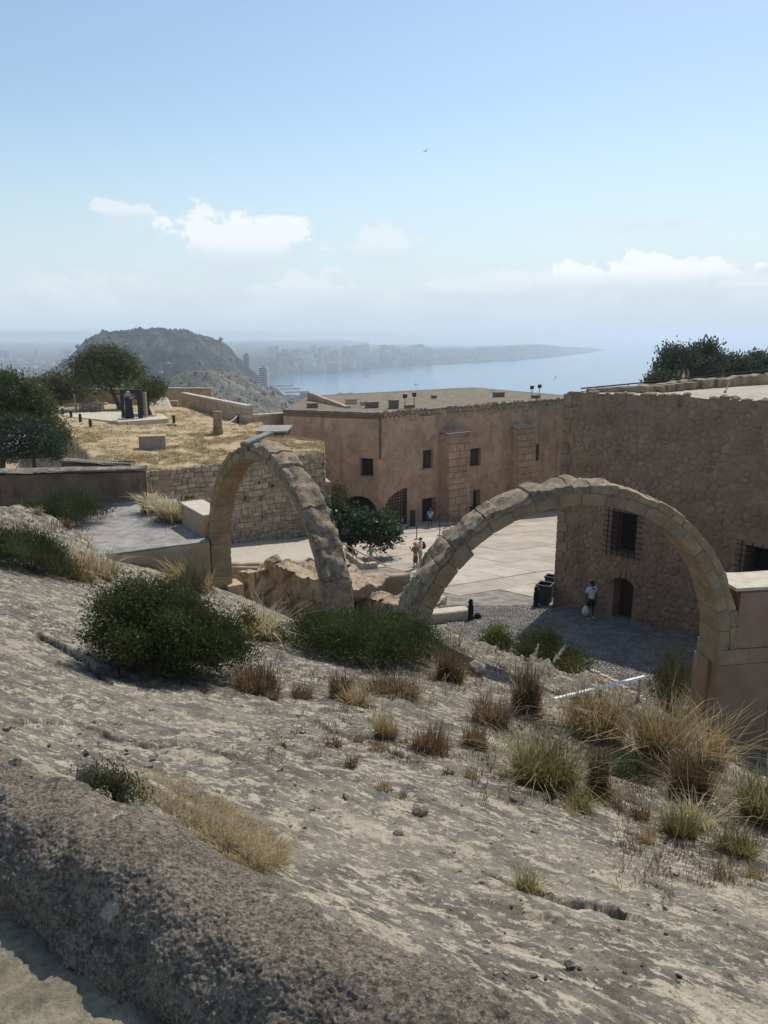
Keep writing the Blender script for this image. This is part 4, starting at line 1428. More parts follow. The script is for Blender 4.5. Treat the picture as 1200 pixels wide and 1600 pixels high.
# ------------------------------------------------------------------ tall rubble building on the right
c0, c1 = hit_yard(865, 944), hit_yard(989, 971)
WC = Wall(c0, c1)
CL = 17.0
t = thing('rubble_building', 'tall rubble stone building in shade on the right of the yard', 'building', (c0.x, c0.y, c0.z))
topc = [WC.uv(u, v) for u, v in ((881, 615), (890, 611.5), (905, 612), (930, 615), (960, 616), (985, 619), (1010, 617), (1040, 619), (1062, 616.5), (1085, 621), (1110, 624), (1130, 622), (1160, 627), (1180, 626), (1210, 631), (1300, 640))]
topc = [(0.0, topc[0][1] - .05)] + [p for p in topc if p[0] > .02 and p[0] < CL - .2] + [(CL, topc[-1][1])]
cw = [WC.uv(957, 797), WC.uv(996, 803), WC.uv(990, 869), WC.uv(958, 862)]
cwin = (min(p[0] for p in cw), cw[3][1], max(cw[1][0], cw[2][0]), cw[0][1])
rw = WC.rect(1163, 850, 1206, 902)
rwin = (rw[0], WC.uv(1163, 893)[1], rw[0] + 1.7, WC.uv(1163, 850)[1])
cd = (WC.uv(958, 930)[0], WC.uv(958, 962)[1] - .15, WC.uv(989, 930)[0], WC.uv(972, 903)[1])
rh = lambda q: [(q[0], q[1]), (q[2], q[1]), (q[2], q[3]), (q[0], q[3])]
CH = [rh(cwin), rh(rwin), arch_hole(cd[0], cd[1], cd[2], cd[3], .28, 8)]
mb = holed_wall(WC, [(0, -18), (CL, -18)] + topc[::-1], CH, .8)
ce = WC.p(CL, 0)
bk = Vector((11.2, 33.6 + .9, 0))
CB = [(ce.x, ce.y), (26, 42), (c0.x + 2.6, c0.y + .9), (c0.x, c0.y)]
for i in range(len(CB) - 1):
    a, b = CB[i], CB[i + 1]
    mb.add([(a[0], a[1], -18), (b[0], b[1], -18), (b[0], b[1], -2.9), (a[0], a[1], -2.9)], [(0, 1, 2, 3)])
mb.build('wall', MAT['brown_plaster'], t)
croof = MB()
rp3 = [WC.p(s, z - .05, -.02) for s, z in topc]
bp = [Vector((c0.x + 1.2, c0.y + .5, -2.75)).lerp(Vector((26, 42, -2.35)), f) for f in [i / (len(rp3) - 1) for i in range(len(rp3))]]
n = len(rp3)
croof.add(rp3 + bp, [(i, i + 1, n + i + 1, n + i) for i in range(n - 1)])
cro = croof.build('roof', MAT['roof_gravel'], t)
# rubble edge lumps along the top
for i in range(46):
    s = rnd.uniform(.3, CL - 2)
    z = float(np.interp(s, [p[0] for p in topc], [p[1] for p in topc]))
    sz = rnd.uniform(.12, .30)
    lump('edge_stone', WC.p(s, z - .03, -rnd.uniform(.12, .45)), (sz, sz * .8, sz * .45), MAT['arch_rough'], parent=cro, seed=100 + i, sub=1)


def in_c(s, z):
    if s < .45 or s > CL - .3 or z < yard_z(WC.p(s, 0).y) - .1: return False
    if z > float(np.interp(s, [p[0] for p in topc], [p[1] for p in topc])) - .12: return False
    for q in (cwin, rwin, cd):
        if q[0] - .22 < s < q[2] + .22 and q[1] - .16 < z < q[3] + .2: return False
    return True


cells = rubble_cells(.5, CL, -14, -2.2, .36, .26, .46, 77, in_c)
stone_facing(WC, cells, MAT['brown_stone'], t, .022, .0, .05, 12, soft=.30, smooth=True)
# dressed corner stones
r = random.Random(3)
z = yard_z(c0.y) - .2
k = 0
while z < -3.1:
    h_ = r.uniform(.42, .58)
    w_ = (.62, .40)[k % 2] + r.uniform(-.05, .05)
    MB().box(WC.p(w_ / 2 - .02, z + h_ / 2, -.25), (w_, .62, h_ - .03), math.atan2(WC.d.y, WC.d.x), r=r.random()).build('corner_stone', MAT['brown_stone'], t, bevel=.03)
    z += h_; k += 1
angc = math.atan2(WC.d.y, WC.d.x)
# door
dr = wall_panel(WC, CH[2], -.78, MAT['interior_shade'], 'door', t)  # backing sheet with the doorway's shade in its colour
sm = (cd[0] + cd[2]) / 2
MB().box(WC.p(cd[0] + (cd[2] - cd[0]) * .32, (cd[1] + cd[3]) / 2 - .08, -.55), ((cd[2] - cd[0]) * .6, .06, cd[3] - cd[1] - .3), angc).build('door_leaf', MAT['wood_dark'], dr)
for k in range(7):
    a = math.pi * (k + .5) / 7
    p = WC.p(sm + ((cd[2] - cd[0]) / 2 + .15) * math.cos(a), cd[3] - .26 + .42 * math.sin(a), .03)
    MB().box(p, (.20, .12, .30), M=Matrix.Rotation(angc, 3, 'Z') @ Matrix.Rotation(-(math.pi / 2 - a) * -1.0 * -.55, 3, 'Y')).build('lintel_stone', MAT['brown_stone'], dr, bevel=.02)
# caged windows
for q in (cwin, rwin):
    w = wall_panel(WC, rh(q), -.78, MAT['interior_shade'], 'window', t)  # dark painted sheet stands for the unlit room
    e = .13
    nv, nh = 6, 9 if q is cwin else 6
    for i in range(nv):
        s = q[0] - .08 + (q[2] - q[0] + .16) * i / (nv - 1)
        MB().box(WC.p(s, (q[1] + q[3]) / 2, e), (.028, .028, q[3] - q[1] + .3), angc).build('cage_bar', MAT['iron'], w)
    for i in range(nh):
        z = q[1] + (q[3] - q[1]) * i / (nh - 1)
        b = MB()
        b.tube([WC.p(q[0] - .30, z - .05, .0), WC.p(q[0] - .28, z, e + .02), WC.p(q[2] + .28, z, e + .02), WC.p(q[2] + .30, z - .05, .0)], .016, 6)
        b.build('cage_bar', MAT['iron'], w)
# crenel blocks on the back edge of its roof
for k, (u, w, v0, v1) in enumerate(((1008, 20, 603, 616), (1040, 16, 601, 614), (1054, 18, 599, 613), (1075, 17, 597.5, 611), (1096, 24, 593, 610), (1118, 16, 592, 607), (1137, 20, 591, 606), (1178, 20, 586, 602), (1160, 14, 590, 600), (1028, 10, 603, 613))):
    d = 34 + (u - 1000) / 180 * 5.2
    p = at(u, v1, d); q = at(u, v0, d)
    lo = MB().box((p.x, p.y, (p.z + q.z) / 2 - .1), (w / 1200 * d, .7, q.z - p.z + .25), .5 + rnd.uniform(-.1, .1)).build('merlon_block', MAT['arch_rough'], cro, bevel=.06)
pb = MB(); long_wall(pb, (c0.x + 1.4, c0.y + .5), (25.5, 41.6), .5, -4, -2.42, -1.75, side=1, jit=.07, seed=4)
pb.build('back_parapet', MAT['mortar'], cro)
tt = thing('pipe_rail', 'long thin black pipe rail running above the rubble building roof edge', 'rail', at(910, 606, 36))
p0, p1 = at(908, 607, 36), at(1240, 574, 41)
MB().tube([p0, p0.lerp(p1, .5) + Vector((0, 0, -.03)), p1], .035, 6).build('pipe', MAT['iron'], tt)
MB().tube([p0 + Vector((0, 0, -.14)), p1 + Vector((0, 0, -.14))], .02, 6).build('cable', MAT['iron'], tt)
for f in (.04, .2, .36, .52, .68, .84):
    p = p0.lerp(p1, f)
    MB().tube([p, p + Vector((0, .02, -.6))], .025, 6).build('post', MAT['iron'], tt)
for (u, v, lab) in ((1080, 622, 'short leaning iron spike on the roof edge of the rubble building'), (1135, 612, 'longer leaning iron rod on the gravel roof of the rubble building')):
    p = at(u - 2, v, 32.5); q = at(u + 6 if 'longer' in lab else u + 3, v - (17 if 'longer' in lab else 8), 33)
    b = MB().tube([p, p.lerp(q, .5), q], [.03, .028, .02], 6)
    b.lathe(p - Vector((0, 0, .05)), [(.06, 0), (.06, .06), (.03, .08)], 8)
    tag(b.build('iron_rod', MAT['iron']), lab, 'rod')
# ------------------------------------------------------------------ the two ruined arches
def block_grid(cuts):
    bm = bmesh.new()
    bmesh.ops.create_cube(bm, size=2)
    bmesh.ops.subdivide_edges(bm, edges=bm.edges[:], cuts=cuts, use_grid_fill=True)
    vs_ = [v_.co.copy() for v_ in bm.verts]
    fs = [[v_.index for v_ in f.verts] for f in bm.faces]
    bm.free()
    return vs_, fs


BG2, BG5 = block_grid(2), block_grid(6)


class Arch:
    def __init__(self, spring, d, R, w):
        self.p0, self.R, self.w = spring, R, w
        self.d = Vector((d[0], d[1], 0)).normalized()
        self.b = Vector((-self.d.y, self.d.x, 0))
        if self.b.y < 0: self.b = -self.b             # the arch's thickness runs away from the camera

    def pt(self, t, r, w):
        q = self.p0 + self.d * (self.R - r * math.cos(t)) + self.b * w
        return Vector((q.x, q.y, self.p0.z + r * math.sin(t)))

    def voussoir(self, name, t0, t1, r0, r1, w0, w1, m, parent, rough=0.0, seed=0, gap=.003, rnd_edge=.008, grid=BG2, front=.0):
        r = random.Random(seed)
        vs0, fs = grid
        if rough > .08: gap, rnd_edge = .001, .010
        k = [r.uniform(0, 50) for _ in range(3)]
        xs = np.array([v_.x for v_ in vs0]); ys = np.array([v_.y for v_ in vs0]); zs = np.array([v_.z for v_ in vs0])
        tm, dt = (t0 + t1) / 2, (t1 - t0) / 2
        nz1 = fbm((xs * dt + tm) * self.R * 1.9, zs * .9 + self.R * 7, 5, 130, .6) + .25 * (r.random() - .5)
        nz2 = fbm(xs * 1.5 + k[1] + ys * .7, zs * 1.5 + k[2] - ys * .5, 3, 135, .6)
        b = MB()
        out = []
        for i, c in enumerate(vs0):
            ex = sum(1 for q in (c.x, c.y, c.z) if abs(q) > .99)
            pull = rnd_edge * (ex - 1) if ex > 1 else 0
            x = c.x * (1 - (pull + gap) / max(.05, dt * (r0 + r1) / 2))
            rr = (r0 + r1) / 2 + c.y * ((r1 - r0) / 2 - pull - (gap if True else 0))
            ww = (w0 + w1) / 2 + c.z * ((w1 - w0) / 2 - pull)
            if rough:
                if c.y > .3: rr += rough * (nz1[i] * 1.1) * (c.y - .3) / .7 - rough * .35 * (abs(c.z) > .9)
                ww += rough * .45 * nz2[i] * (1 if abs(c.z) > .9 else .3)
                x += rough * .1 * nz2[i]
            else:
                ww += .012 * nz2[i]
            if c.z < -.9: ww += front
            out.append(self.pt(tm + x * dt, rr, ww))
        b.add(out, fs, r.random())
        return b.build(name, m, parent, angle=32 if rough else None)


# right arch
sp = at(1123, 1017, 19)
ar = Arch(sp, (math.cos(math.radians(188.9)), math.sin(math.radians(188.9))), 3.81, .95)
t = thing('stone_arch', 'ruined round stone arch springing from the plastered pier wall', 'arch', (sp.x, sp.y, -10.6))
RA = t
r = random.Random(4)
D_ = math.radians
n_in = 22
ed = [D_(-.5 + 181 * i / n_in) + (r.uniform(-.015, .015) if 0 < i < n_in else 0) for i in range(n_in + 1)]
for i in range(n_in):
    late = ed[i] > D_(103)
    ar.voussoir('voussoir', ed[i], ed[i + 1], 3.81 if ed[i] < D_(126) else 3.70, 4.09 + r.uniform(-.02, .02), 0 + r.uniform(0, .012), .95 - r.uniform(0, .03), MAT['arch_stone'], t,
                rough=.0 if not late else .035, seed=i, grid=BG2 if not late else BG5)
n_out = 25
ed = [D_(0 + 180 * i / n_out) + (r.uniform(-.03, .03) if 0 < i < n_out else 0) for i in range(n_out + 1)]
for i in range(n_out):
    tm = math.degrees((ed[i] + ed[i + 1]) / 2)
    if tm < 82:
        ar.voussoir('outer_stone', ed[i], ed[i + 1], 4.095, 4.31 + r.uniform(-.04, .04), .005 + r.uniform(0, .02), .93, MAT['arch_stone'], t, rough=.03, seed=50 + i, grid=BG5, gap=.003)
    else:
        big = r.uniform(-.05, .01) + (-.05 if tm > 112 else -.02)
        ar.voussoir('outer_stone', ed[i], ed[i + 1], 4.08, 4.34 + big, .0 + r.uniform(-.015, .02), .95 + r.uniform(-.03, .03), MAT['arch_rough'], t, rough=.075, seed=50 + i, grid=BG5, gap=.002)
core = MB()
for i in range(60):
    a0, a1 = D_(1 + 178 * i / 60), D_(1 + 178 * (i + 1) / 60)
    q = [ar.pt(a, rr, ww) for a in (a0, a1) for rr in (3.835, 4.22) for ww in (.03, .90)]
    core.add(q, [(0, 1, 3, 2), (4, 6, 7, 5), (0, 4, 5, 1), (2, 3, 7, 6), (0, 2, 6, 4), (1, 5, 7, 3)])
core.build('mortar_core', MAT['arch_joint'], t)


def local_box(A, s0, s1, w0, w1, z0, z1, name, m, parent, bevel=.015, jit=0.0):
    """s along the arch's plan direction (positive = into the opening), w into its thickness"""
    b = MB()
    c = A.p0 + A.d * ((s0 + s1) / 2) + A.b * ((w0 + w1) / 2)
    b.box((c.x, c.y, (z0 + z1) / 2), (abs(s1 - s0), abs(w1 - w0), z1 - z0), math.atan2(A.d.y, A.d.x))
    return b.build(name, m, parent, bevel=bevel)


# impost and pier of the right arch
zs = sp.z
local_box(ar, -.82, .0, -.004, .96, zs - .40, zs - .005, 'impost_block', MAT['arch_stone'], t)
local_box(ar, -1.6, -.83, .015, .90, zs - .40, zs - .005, 'impost_block', MAT['pink_plaster'], t)
local_box(ar, -1.55, -.02, .02, .93, -13.2, zs - .41, 'pier', MAT['pink_plaster'], t, bevel=.03)
local_box(ar, -.05, .07, .30, .95, -13.2, zs - .38, 'pier', MAT['pink_plaster'], t, bevel=.03)
tt = thing('pier_wall', 'plastered pinkish wall with pale flat top beside the right arch', 'wall', tuple(ar.p0 + ar.d * -1.6 + Vector((0, 0, -4))))
b = MB()
a_, b_ = ar.p0 + ar.d * -1.561 + ar.b * .02, ar.p0 + ar.d * -9 + ar.b * .02
long_wall(b, b_, a_, 1.10, -14, -6.14, side=-1, jit=.015, seed=8)
b.build('wall_face', MAT['pink_plaster'], tt)
b = MB()
a2_ = ar.p0 + ar.d * -.45 + ar.b * .02
long_wall(b, a_ + ar.d * .0, a2_, 1.10, zs + .02, -6.14, side=-1, jit=.01, seed=8)
b.build('wall_face', MAT['pink_plaster'], tt)
b = MB(); long_wall(b, b_ - ar.b * .03, ar.p0 + ar.d * -.30 - ar.b * .01, 1.20, -6.12, -6.04, side=-1, jit=.008, seed=3)
b.build('cap', MAT['pale_cap'], tt)

# left arch
sl = at(330.5, 875, 27)
al = Arch(sl, (math.cos(math.radians(-57.26)), math.sin(math.radians(-57.26))), 4.10, .74)
t = thing('stone_arch', 'ruined steep looking stone arch between the gravel terrace and the rock', 'arch', (sl.x, sl.y, -9.2))
LA = t
n_in = 25
ed = [D_(-.5 + 181 * i / n_in) + (r.uniform(-.015, .015) if 0 < i < n_in else 0) for i in range(n_in + 1)]
for i in range(n_in):
    al.voussoir('voussoir', ed[i], ed[i + 1], 4.10, 4.36, r.uniform(0, .012) + (.03 if ed[i] > D_(95) else 0), .74, MAT['arch_stone'], t, rough=.0 if ed[i] < D_(85) else .02, seed=200 + i, grid=BG2)
n_out = 19
ed = [D_(180 * i / n_out) + (r.uniform(-.03, .03) if 0 < i < n_out else 0) for i in range(n_out + 1)]
for i in range(n_out):
    tm = math.degrees((ed[i] + ed[i + 1]) / 2)
    big = r.uniform(-.03, .04) + (.12 if 75 < tm < 112 else .02)
    al.voussoir('outer_stone', ed[i], ed[i + 1], 4.35, 4.50 + big, .0 + r.uniform(-.02, .03), .74 + r.uniform(-.03, .06), MAT['arch_rough'] if tm > 62 else MAT['arch_stone'], t, rough=.09 if tm > 62 else .05, seed=250 + i, grid=BG5, gap=.0)
core = MB()
for i in range(60):
    a0, a1 = D_(1 + 178 * i / 60), D_(1 + 178 * (i + 1) / 60)
    q = [al.pt(a, rr, ww) for a in (a0, a1) for rr in (4.13, 4.44) for ww in (.06, .70)]
    core.add(q, [(0, 1, 3, 2), (4, 6, 7, 5), (0, 4, 5, 1), (2, 3, 7, 6), (0, 2, 6, 4), (1, 5, 7, 3)])
core.build('mortar_core', MAT['arch_joint'], t)
p = al.pt(D_(86), 4.72, .30)
MB().box(p, (.95, .34, .10), M=Matrix.Rotation(.75, 3, 'Z') @ Matrix.Rotation(-.25, 3, 'Y')).build('flat_stone', MAT['grey_path'], t, bevel=.03)
z = sl.z
k = 0
while z > -9.5:
    h_ = .46 if k % 2 else .42
    local_box(al, -.52, .0 + r.uniform(-.008, .008), 0 + r.uniform(0, .01), .74, z - h_ + .008, z - .002, 'pier_block', MAT['arch_stone'], t, bevel=.015)
    z -= h_; k += 1
local_box(al, -.50, -.03, .03, .71, -9.6, sl.z, 'mortar_core', MAT['arch_joint'], t, bevel=0)
local_box(al, -.50, .28, .45, 1.05, -12, -8.75, 'pier_foot', MAT['ochre_plaster'], t, bevel=.04)

tt = thing('stub_wall', 'short plastered wall stub with pale sloping cap behind the left arch pier', 'wall', tuple(al.p0 + al.d * -1.5 + Vector((0, 0, -1))))
b = MB(); long_wall(b, al.p0 + al.d * -3.1, al.p0 + al.d * -.525, .85, -9.5, -6.33, side=1, jit=.012, seed=12)
b.build('wall_face', MAT['ochre_plaster'], tt)
b = MB(); long_wall(b, al.p0 + al.d * -3.12 - al.b * .02, al.p0 + al.d * -.535 - al.b * .02, .9, -6.325, -6.25, side=1, jit=.008, seed=12)
b.build('cap', MAT['pale_cap'], tt)
b = MB(); long_wall(b, al.p0 + al.d * -4.3 + al.b * .1, al.p0 + al.d * -3.11 + al.b * .1, .7, -9.5, -7.0, side=1, jit=.012, seed=13)
b.build('lower_step', MAT['ochre_plaster'], tt)
b = MB(); long_wall(b, al.p0 + al.d * -4.32 + al.b * .08, al.p0 + al.d * -3.13 + al.b * .08, .74, -6.995, -6.93, side=1, jit=.008, seed=13)
b.build('cap', MAT['pale_cap'], tt)

# grey path terrace and its retaining wall at the left
e0, e1 = at(327, 850.5, 26.6), at(172, 869.5, 25.05)
PZ = -7.12
PATH = [(e1.x, e1.y), (e0.x, e0.y), (-7.6, 29.2), (-9.2, 33.2), (-16.5, 33.0), (-16.0, 29), (-12.6, 26.2)]
nx, ny = 90, 90
b = MB().prism(PATH, -10, lambda x, y: PZ + .02 * math.sin(x * 2.1) * math.cos(y * 1.7)).build('path', MAT['grey_path'])
tag(b, kind='structure')
tt = thing('retaining_wall', 'low ochre plastered wall holding the grey path beside the left arch', 'wall', (e0.x, e0.y, -8.7))
b = MB(); long_wall(b, e1 + Vector((.02, -.03, 0)), e0 + Vector((.02, -.03, 0)), .42, -10, PZ + .05, PZ + .06, side=1, jit=.012, seed=15)
b.build('wall_face', MAT['ochre_plaster'], tt)
b = MB(); long_wall(b, e1, e0, .55, PZ + .065, PZ + .12, side=1, jit=.01, seed=16)
b.build('cap', MAT['grey_path'], tt)

# long dark wall behind the path
f0, f1 = at(-60, 728, 31.0), at(228, 737, 33.2)
tt = thing('boundary_wall', 'long dark stained wall with rounded coping behind the grey path', 'wall', (f1.x, f1.y, -7.2))
b = MB(); long_wall(b, (f0.x - 5, f0.y - .6), (f1.x, f1.y), .5, -10.5, -5.65, -5.86, side=1, jit=.02, seed=18)
b.build('wall_face', MAT['dark_plaster'], tt)
b = MB(); long_wall(b, (f0.x - 5, f0.y - .7), (f1.x + .05, f1.y - .1), .7, -5.66, -5.54, -5.76, side=1, jit=.02, seed=19, round_=.16)
b.build('coping', MAT['dark_coping'], tt, smooth=True)
g0_, g1_ = at(95, 719, 37), at(205, 728, 37)
tt = thing('back_wall', 'short dark wall with coping behind the long stained wall', 'wall', (g1_.x, g1_.y, -8))
b = MB(); long_wall(b, g0_, g1_, .5, -10, g0_.z - .12, g1_.z - .12, side=1, jit=.02, seed=20)
b.build('wall_face', MAT['dark_plaster'], tt)
b = MB(); long_wall(b, (g0_.x, g0_.y - .08), (g1_.x, g1_.y - .08), .66, g0_.z - .13, g0_.z, g1_.z, side=1, jit=.02, seed=21, round_=.1)
b.build('coping', MAT['dark_coping'], tt, smooth=True)
o = MB().prism([(-40, 31.8), (-9.4, 33.6), (-12.5, 41.5), (-40, 44)], -14, -8.6).build('lower_ground', MAT['bank_earth'])
tag(o, kind='structure')

# ------------------------------------------------------------------ the grassy plateau with its rubble retaining wall
MZ = -7.6
m0, m1 = hit_z(222, 739, MZ), hit_z(507, 707.5, MZ)
MES = [hit_z(u, v, MZ) for u, v in ((150, 727), (222, 739), (507, 707.5))] + [Vector((m1.x - .6, m1.y + 5.5, MZ)), Vector((-9.8, 60, MZ)), Vector((-10.5, 67, MZ)), Vector((-11, 74, MZ)), hit_z(345, 645, MZ), hit_z(285, 637, MZ), Vector((-30, 86, MZ)), Vector((-46, 86, MZ)), hit_z(60, 648, MZ), hit_z(96, 662, MZ), hit_z(112, 690, MZ)]
mp = [(p.x, p.y) for p in MES]


def mesa_z(x, y):
    return MZ + .10 * math.sin(x * .31 + 1) * math.cos(y * .23) + .05 * math.sin(x * 1.1 + y * .7) - .0


nx, ny = 170, 190
gx = np.linspace(-48, -3, nx); gy = np.linspace(38, 88, ny)
X, Y = np.meshgrid(gx, gy)
ins = np.array([in_poly(x, y, mp) for x, y in zip(X.ravel(), Y.ravel())]).reshape(X.shape)
edge = ins.astype(float)
for _ in range(3):
    e2 = edge.copy()
    e2[1:-1, 1:-1] = (edge[1:-1, 1:-1] * 2 + edge[:-2, 1:-1] + edge[2:, 1:-1] + edge[1:-1, :-2] + edge[1:-1, 2:]) / 6
    edge = e2
Z = MZ + .10 * np.sin(X * .31 + 1) * np.cos(Y * .23) + .06 * fbm(X * .5, Y * .5, 4, 150) + .03 * fbm(X * 2.5, Y * 2.5, 3, 155)
bank = (X < m0.x + 1) & (Y < 75)                                  # the eroded bank on its left
Z = np.where(ins, Z, np.where(bank, MZ - 4 * (1 - edge) - .4 + .3 * fbm(X * .8, Y * .8, 3, 158), MZ - 12))
sW = (X - m0.x) * (m1.y - m0.y) - (Y - m0.y) * (m1.x - m0.x)      # positive on the camera's side of the rubble wall
Z = np.where((sW > -2.5) & (X > m0.x - .5), MZ - 12, Z)
o = np_mesh('plateau', np.stack([X.ravel(), Y.ravel(), Z.ravel()], 1), grid_faces(ny, nx), MAT['dry_earth'], smooth=True)
tag(o, kind='structure')
WS = Wall((m0.x, m0.y), (m1.x, m1.y))
t = thing('rubble_wall', 'coursed rubble retaining wall below the dry grass plateau behind the left arch', 'wall', (m0.x, m0.y, -13))
SL = WS.len
b = MB()
tl = [(-6 + (SL + 6) * i / 40, MZ - .02 + rnd.uniform(-.07, .05)) for i in range(41)]
gap_ = rh((WS.uv(270, 780)[0], WS.uv(270, 793)[1], WS.uv(296, 780)[0], WS.uv(283, 781)[1]))
putlogs = []
for (u, v) in ((407, 779), (382, 778.5), (409, 807), (405, 755), (426, 760)):
    s, z = WS.uv(u, v)
    putlogs.append([(s - .09, z - .12), (s + .09, z - .12), (s + .09, z + .12), (s - .09, z + .12)])
holed_wall(WS, [(-6, -16), (SL, -16)] + tl[::-1], [gap_] + putlogs, .5, b)
q = [WS.p(SL, z, o_) for z in (-16, MZ) for o_ in (0, -6)]
b.add(q, [(0, 1, 3, 2)])
b.build('wall_core', MAT['mortar'], t)
# earth top of the wall, sloping back up to the plateau
b = MB()
tp = [WS.p(s, z - .02, 0) for s, z in tl] + [WS.p(s, MZ + .03 + .05 * math.sin(s * 1.3), -1.6) for s, z in tl] + [WS.p(s, MZ - .05, -4.2) for s, z in tl]
n = len(tl)
b.add(tp, [(k * n + i, k * n + i + 1, (k + 1) * n + i + 1, (k + 1) * n + i) for k in range(2) for i in range(n - 1)])
b.build('earth_top', MAT['dry_earth'], t)
wall_panel(WS, gap_, -.49, MAT['interior_shade'], 'opening', t)  # sheet painted dark for the depth of the opening
for h in putlogs: wall_panel(WS, h, -.48, MAT['interior_shade'], 'putlog_hole', t)  # hole shade painted on small sheets
MB().box(WS.p((gap_[0][0] + gap_[1][0]) / 2, gap_[2][1] + .07, .02), (gap_[1][0] - gap_[0][0] + .5, .25, .14), math.atan2(WS.d.y, WS.d.x)).build('lintel', MAT['wood_dark'], t, bevel=.02)


def in_s(s, z):
    if s > SL - .05 or z > MZ - .12 or z < yard_z(WS.p(s, 0).y) + TR - .2: return False
    for h in [gap_] + putlogs:
        if h[0][0] - .12 < s < h[1][0] + .12 and h[0][1] - .1 < z < h[2][1] + .12: return False
    return True


cells = coursed_cells(-1.5, SL, -14.5, MZ, 91, in_s)
stone_facing(WS, cells, MAT['rubble_stone'], t, .013, .0, .10, 14, soft=.14)
WE = Wall((m1.x, m1.y), (m1.x - .6, m1.y + 5.5), out=(m1.x + 5, m1.y))
cells = coursed_cells(0, 5, -13.5, MZ, 92, lambda s, z: 0 < s < 5.2 and -13.4 < z < MZ - .12)
ct = MB()
r2 = random.Random(2)
for c in cells: cell_stone(ct, WE, c, .02, r2.uniform(.02, .08), r2)
tag(ct.build('end_stones', MAT['rubble_stone'], t), kind='stuff')
for i in range(34):                                            # cap stones half sunk in the grass edge
    s = SL * (i + .5) / 34
    sz = rnd.uniform(.14, .28)
    lump('cap_stone', WS.p(s, MZ - .05, -rnd.uniform(.05, .3)), (sz * 1.2, sz * .8, sz * .5), MAT['rubble_stone'], parent=t, seed=300 + i, sub=1)

# ------------------------------------------------------------------ rock outcrop and yard retaining wall in the hollow
def cliff(name, pts, zlow, depth, lab, seed, m='cliff_rock', amp=.28):
    """pts: (u, v, depth) of the broken top edge from left to right; a rough face drops from it, a rough top runs back"""
    P = [at(*p) for p in pts]
    n_s, n_h, n_b = 150, 46, 26
    f = np.linspace(0, len(P) - 1, n_s)
    ex = np.interp(f, range(len(P)), [p.x for p in P]); ey = np.interp(f, range(len(P)), [p.y for p in P]); ez = np.interp(f, range(len(P)), [p.z for p in P])
    ez = ez + .16 * fbm(f * 1.7, f * 0, 3, seed)
    dx, dy = np.gradient(ex), np.gradient(ey)
    l_ = np.hypot(dx, dy); nx_, ny_ = dy / l_, -dx / l_             # towards the camera
    sg = np.cumsum(l_)
    rows = []
    for i in range(n_h):
        h = i / (n_h - 1)
        z = zlow + (ez - zlow) * h
        q = fbm(sg * .7, z * .45 + seed, 4, seed + 3, .55)
        crackv = np.exp(-(pnoise(sg * .55, z * .9, seed + 7) / .05) ** 2) * .16 + np.exp(-(pnoise(sg * 1.5, z * .35, seed + 8) / .06) ** 2) * .10
        o_ = .55 * (1 - h) ** 1.6 + amp * q - crackv + .05 * fbm(sg * 3, z * 3, 3, seed + 9)
        rows.append(np.stack([ex + nx_ * o_, ey + ny_ * o_, z], 1))
    for i in range(1, n_b):
        h = i / (n_b - 1)
        o_ = -h * depth
        z = ez - .35 * h * depth * .6 + (.22 * fbm(sg * .8, h * depth * .8 + 3, 4, seed + 11, .6)) * min(1, h * 5) + .10 * np.maximum(0, pnoise(sg * 1.8, h * depth * 1.8, seed + 15))
        rows.append(np.stack([ex + nx_ * o_, ey + ny_ * o_, z], 1))
    V = np.concatenate(rows)
    o = np_mesh(name, V, grid_faces(len(rows), n_s), MAT[m], smooth=True)
    me = o.data
    me.set_sharp_from_angle(angle=math.radians(38))
    return tag(o, lab, 'rock')


cliff('rock_outcrop', [(366, 905, 31), (376, 893, 30.5), (395, 896, 30), (418, 891, 30), (428, 884, 29.8), (445, 888, 29.6), (466, 899, 29.4), (490, 907, 29.2), (520, 915, 29), (545, 923, 28.8)], -13, 4.5,
      'cracked tan rock outcrop with dark streaks in the hollow under the left arch', 160)
cliff('rock_ledge', [(548, 938, 31), (565, 935, 30.5), (590, 939, 30), (612, 945, 29.4), (640, 952, 29)], -13.5, 3.0, 'low pale rock ledge between the feet of the two arches', 170, amp=.16)
for (u, v, d, s, lab) in ((428, 884, 30.5, .42, 'angular rock block standing highest on the tan outcrop'), (447, 887, 30.8, .34, 'smaller angular rock next to the highest block on the outcrop')):
    lump('rock_block', at(u, v, d) - Vector((0, 0, .1)), (s, s, s * 1.1), MAT['cliff_rock'], lab, 'rock', seed=int(u))
tt = thing('retaining_wall', 'rounded ochre plaster wall holding the edge of the yard between the arches', 'wall', (0, 40.4, -13.3))
b = MB(); long_wall(b, (-2.4, 40.35), (1.45, 40.55), .6, -16.5, yard_z(40.4) + .14, side=1, jit=.03, seed=25, round_=.08)
b.build('wall_face', MAT['ochre_plaster'], tt, smooth=True)
b = MB(); long_wall(b, (-9, 37.3), (-2.35, 37.4), .5, -16.5, yard_z(37.4) + TR + .1, side=1, jit=.04, seed=26, round_=.06)
b.build('wall_face', MAT['ochre_plaster'], tt, smooth=True)
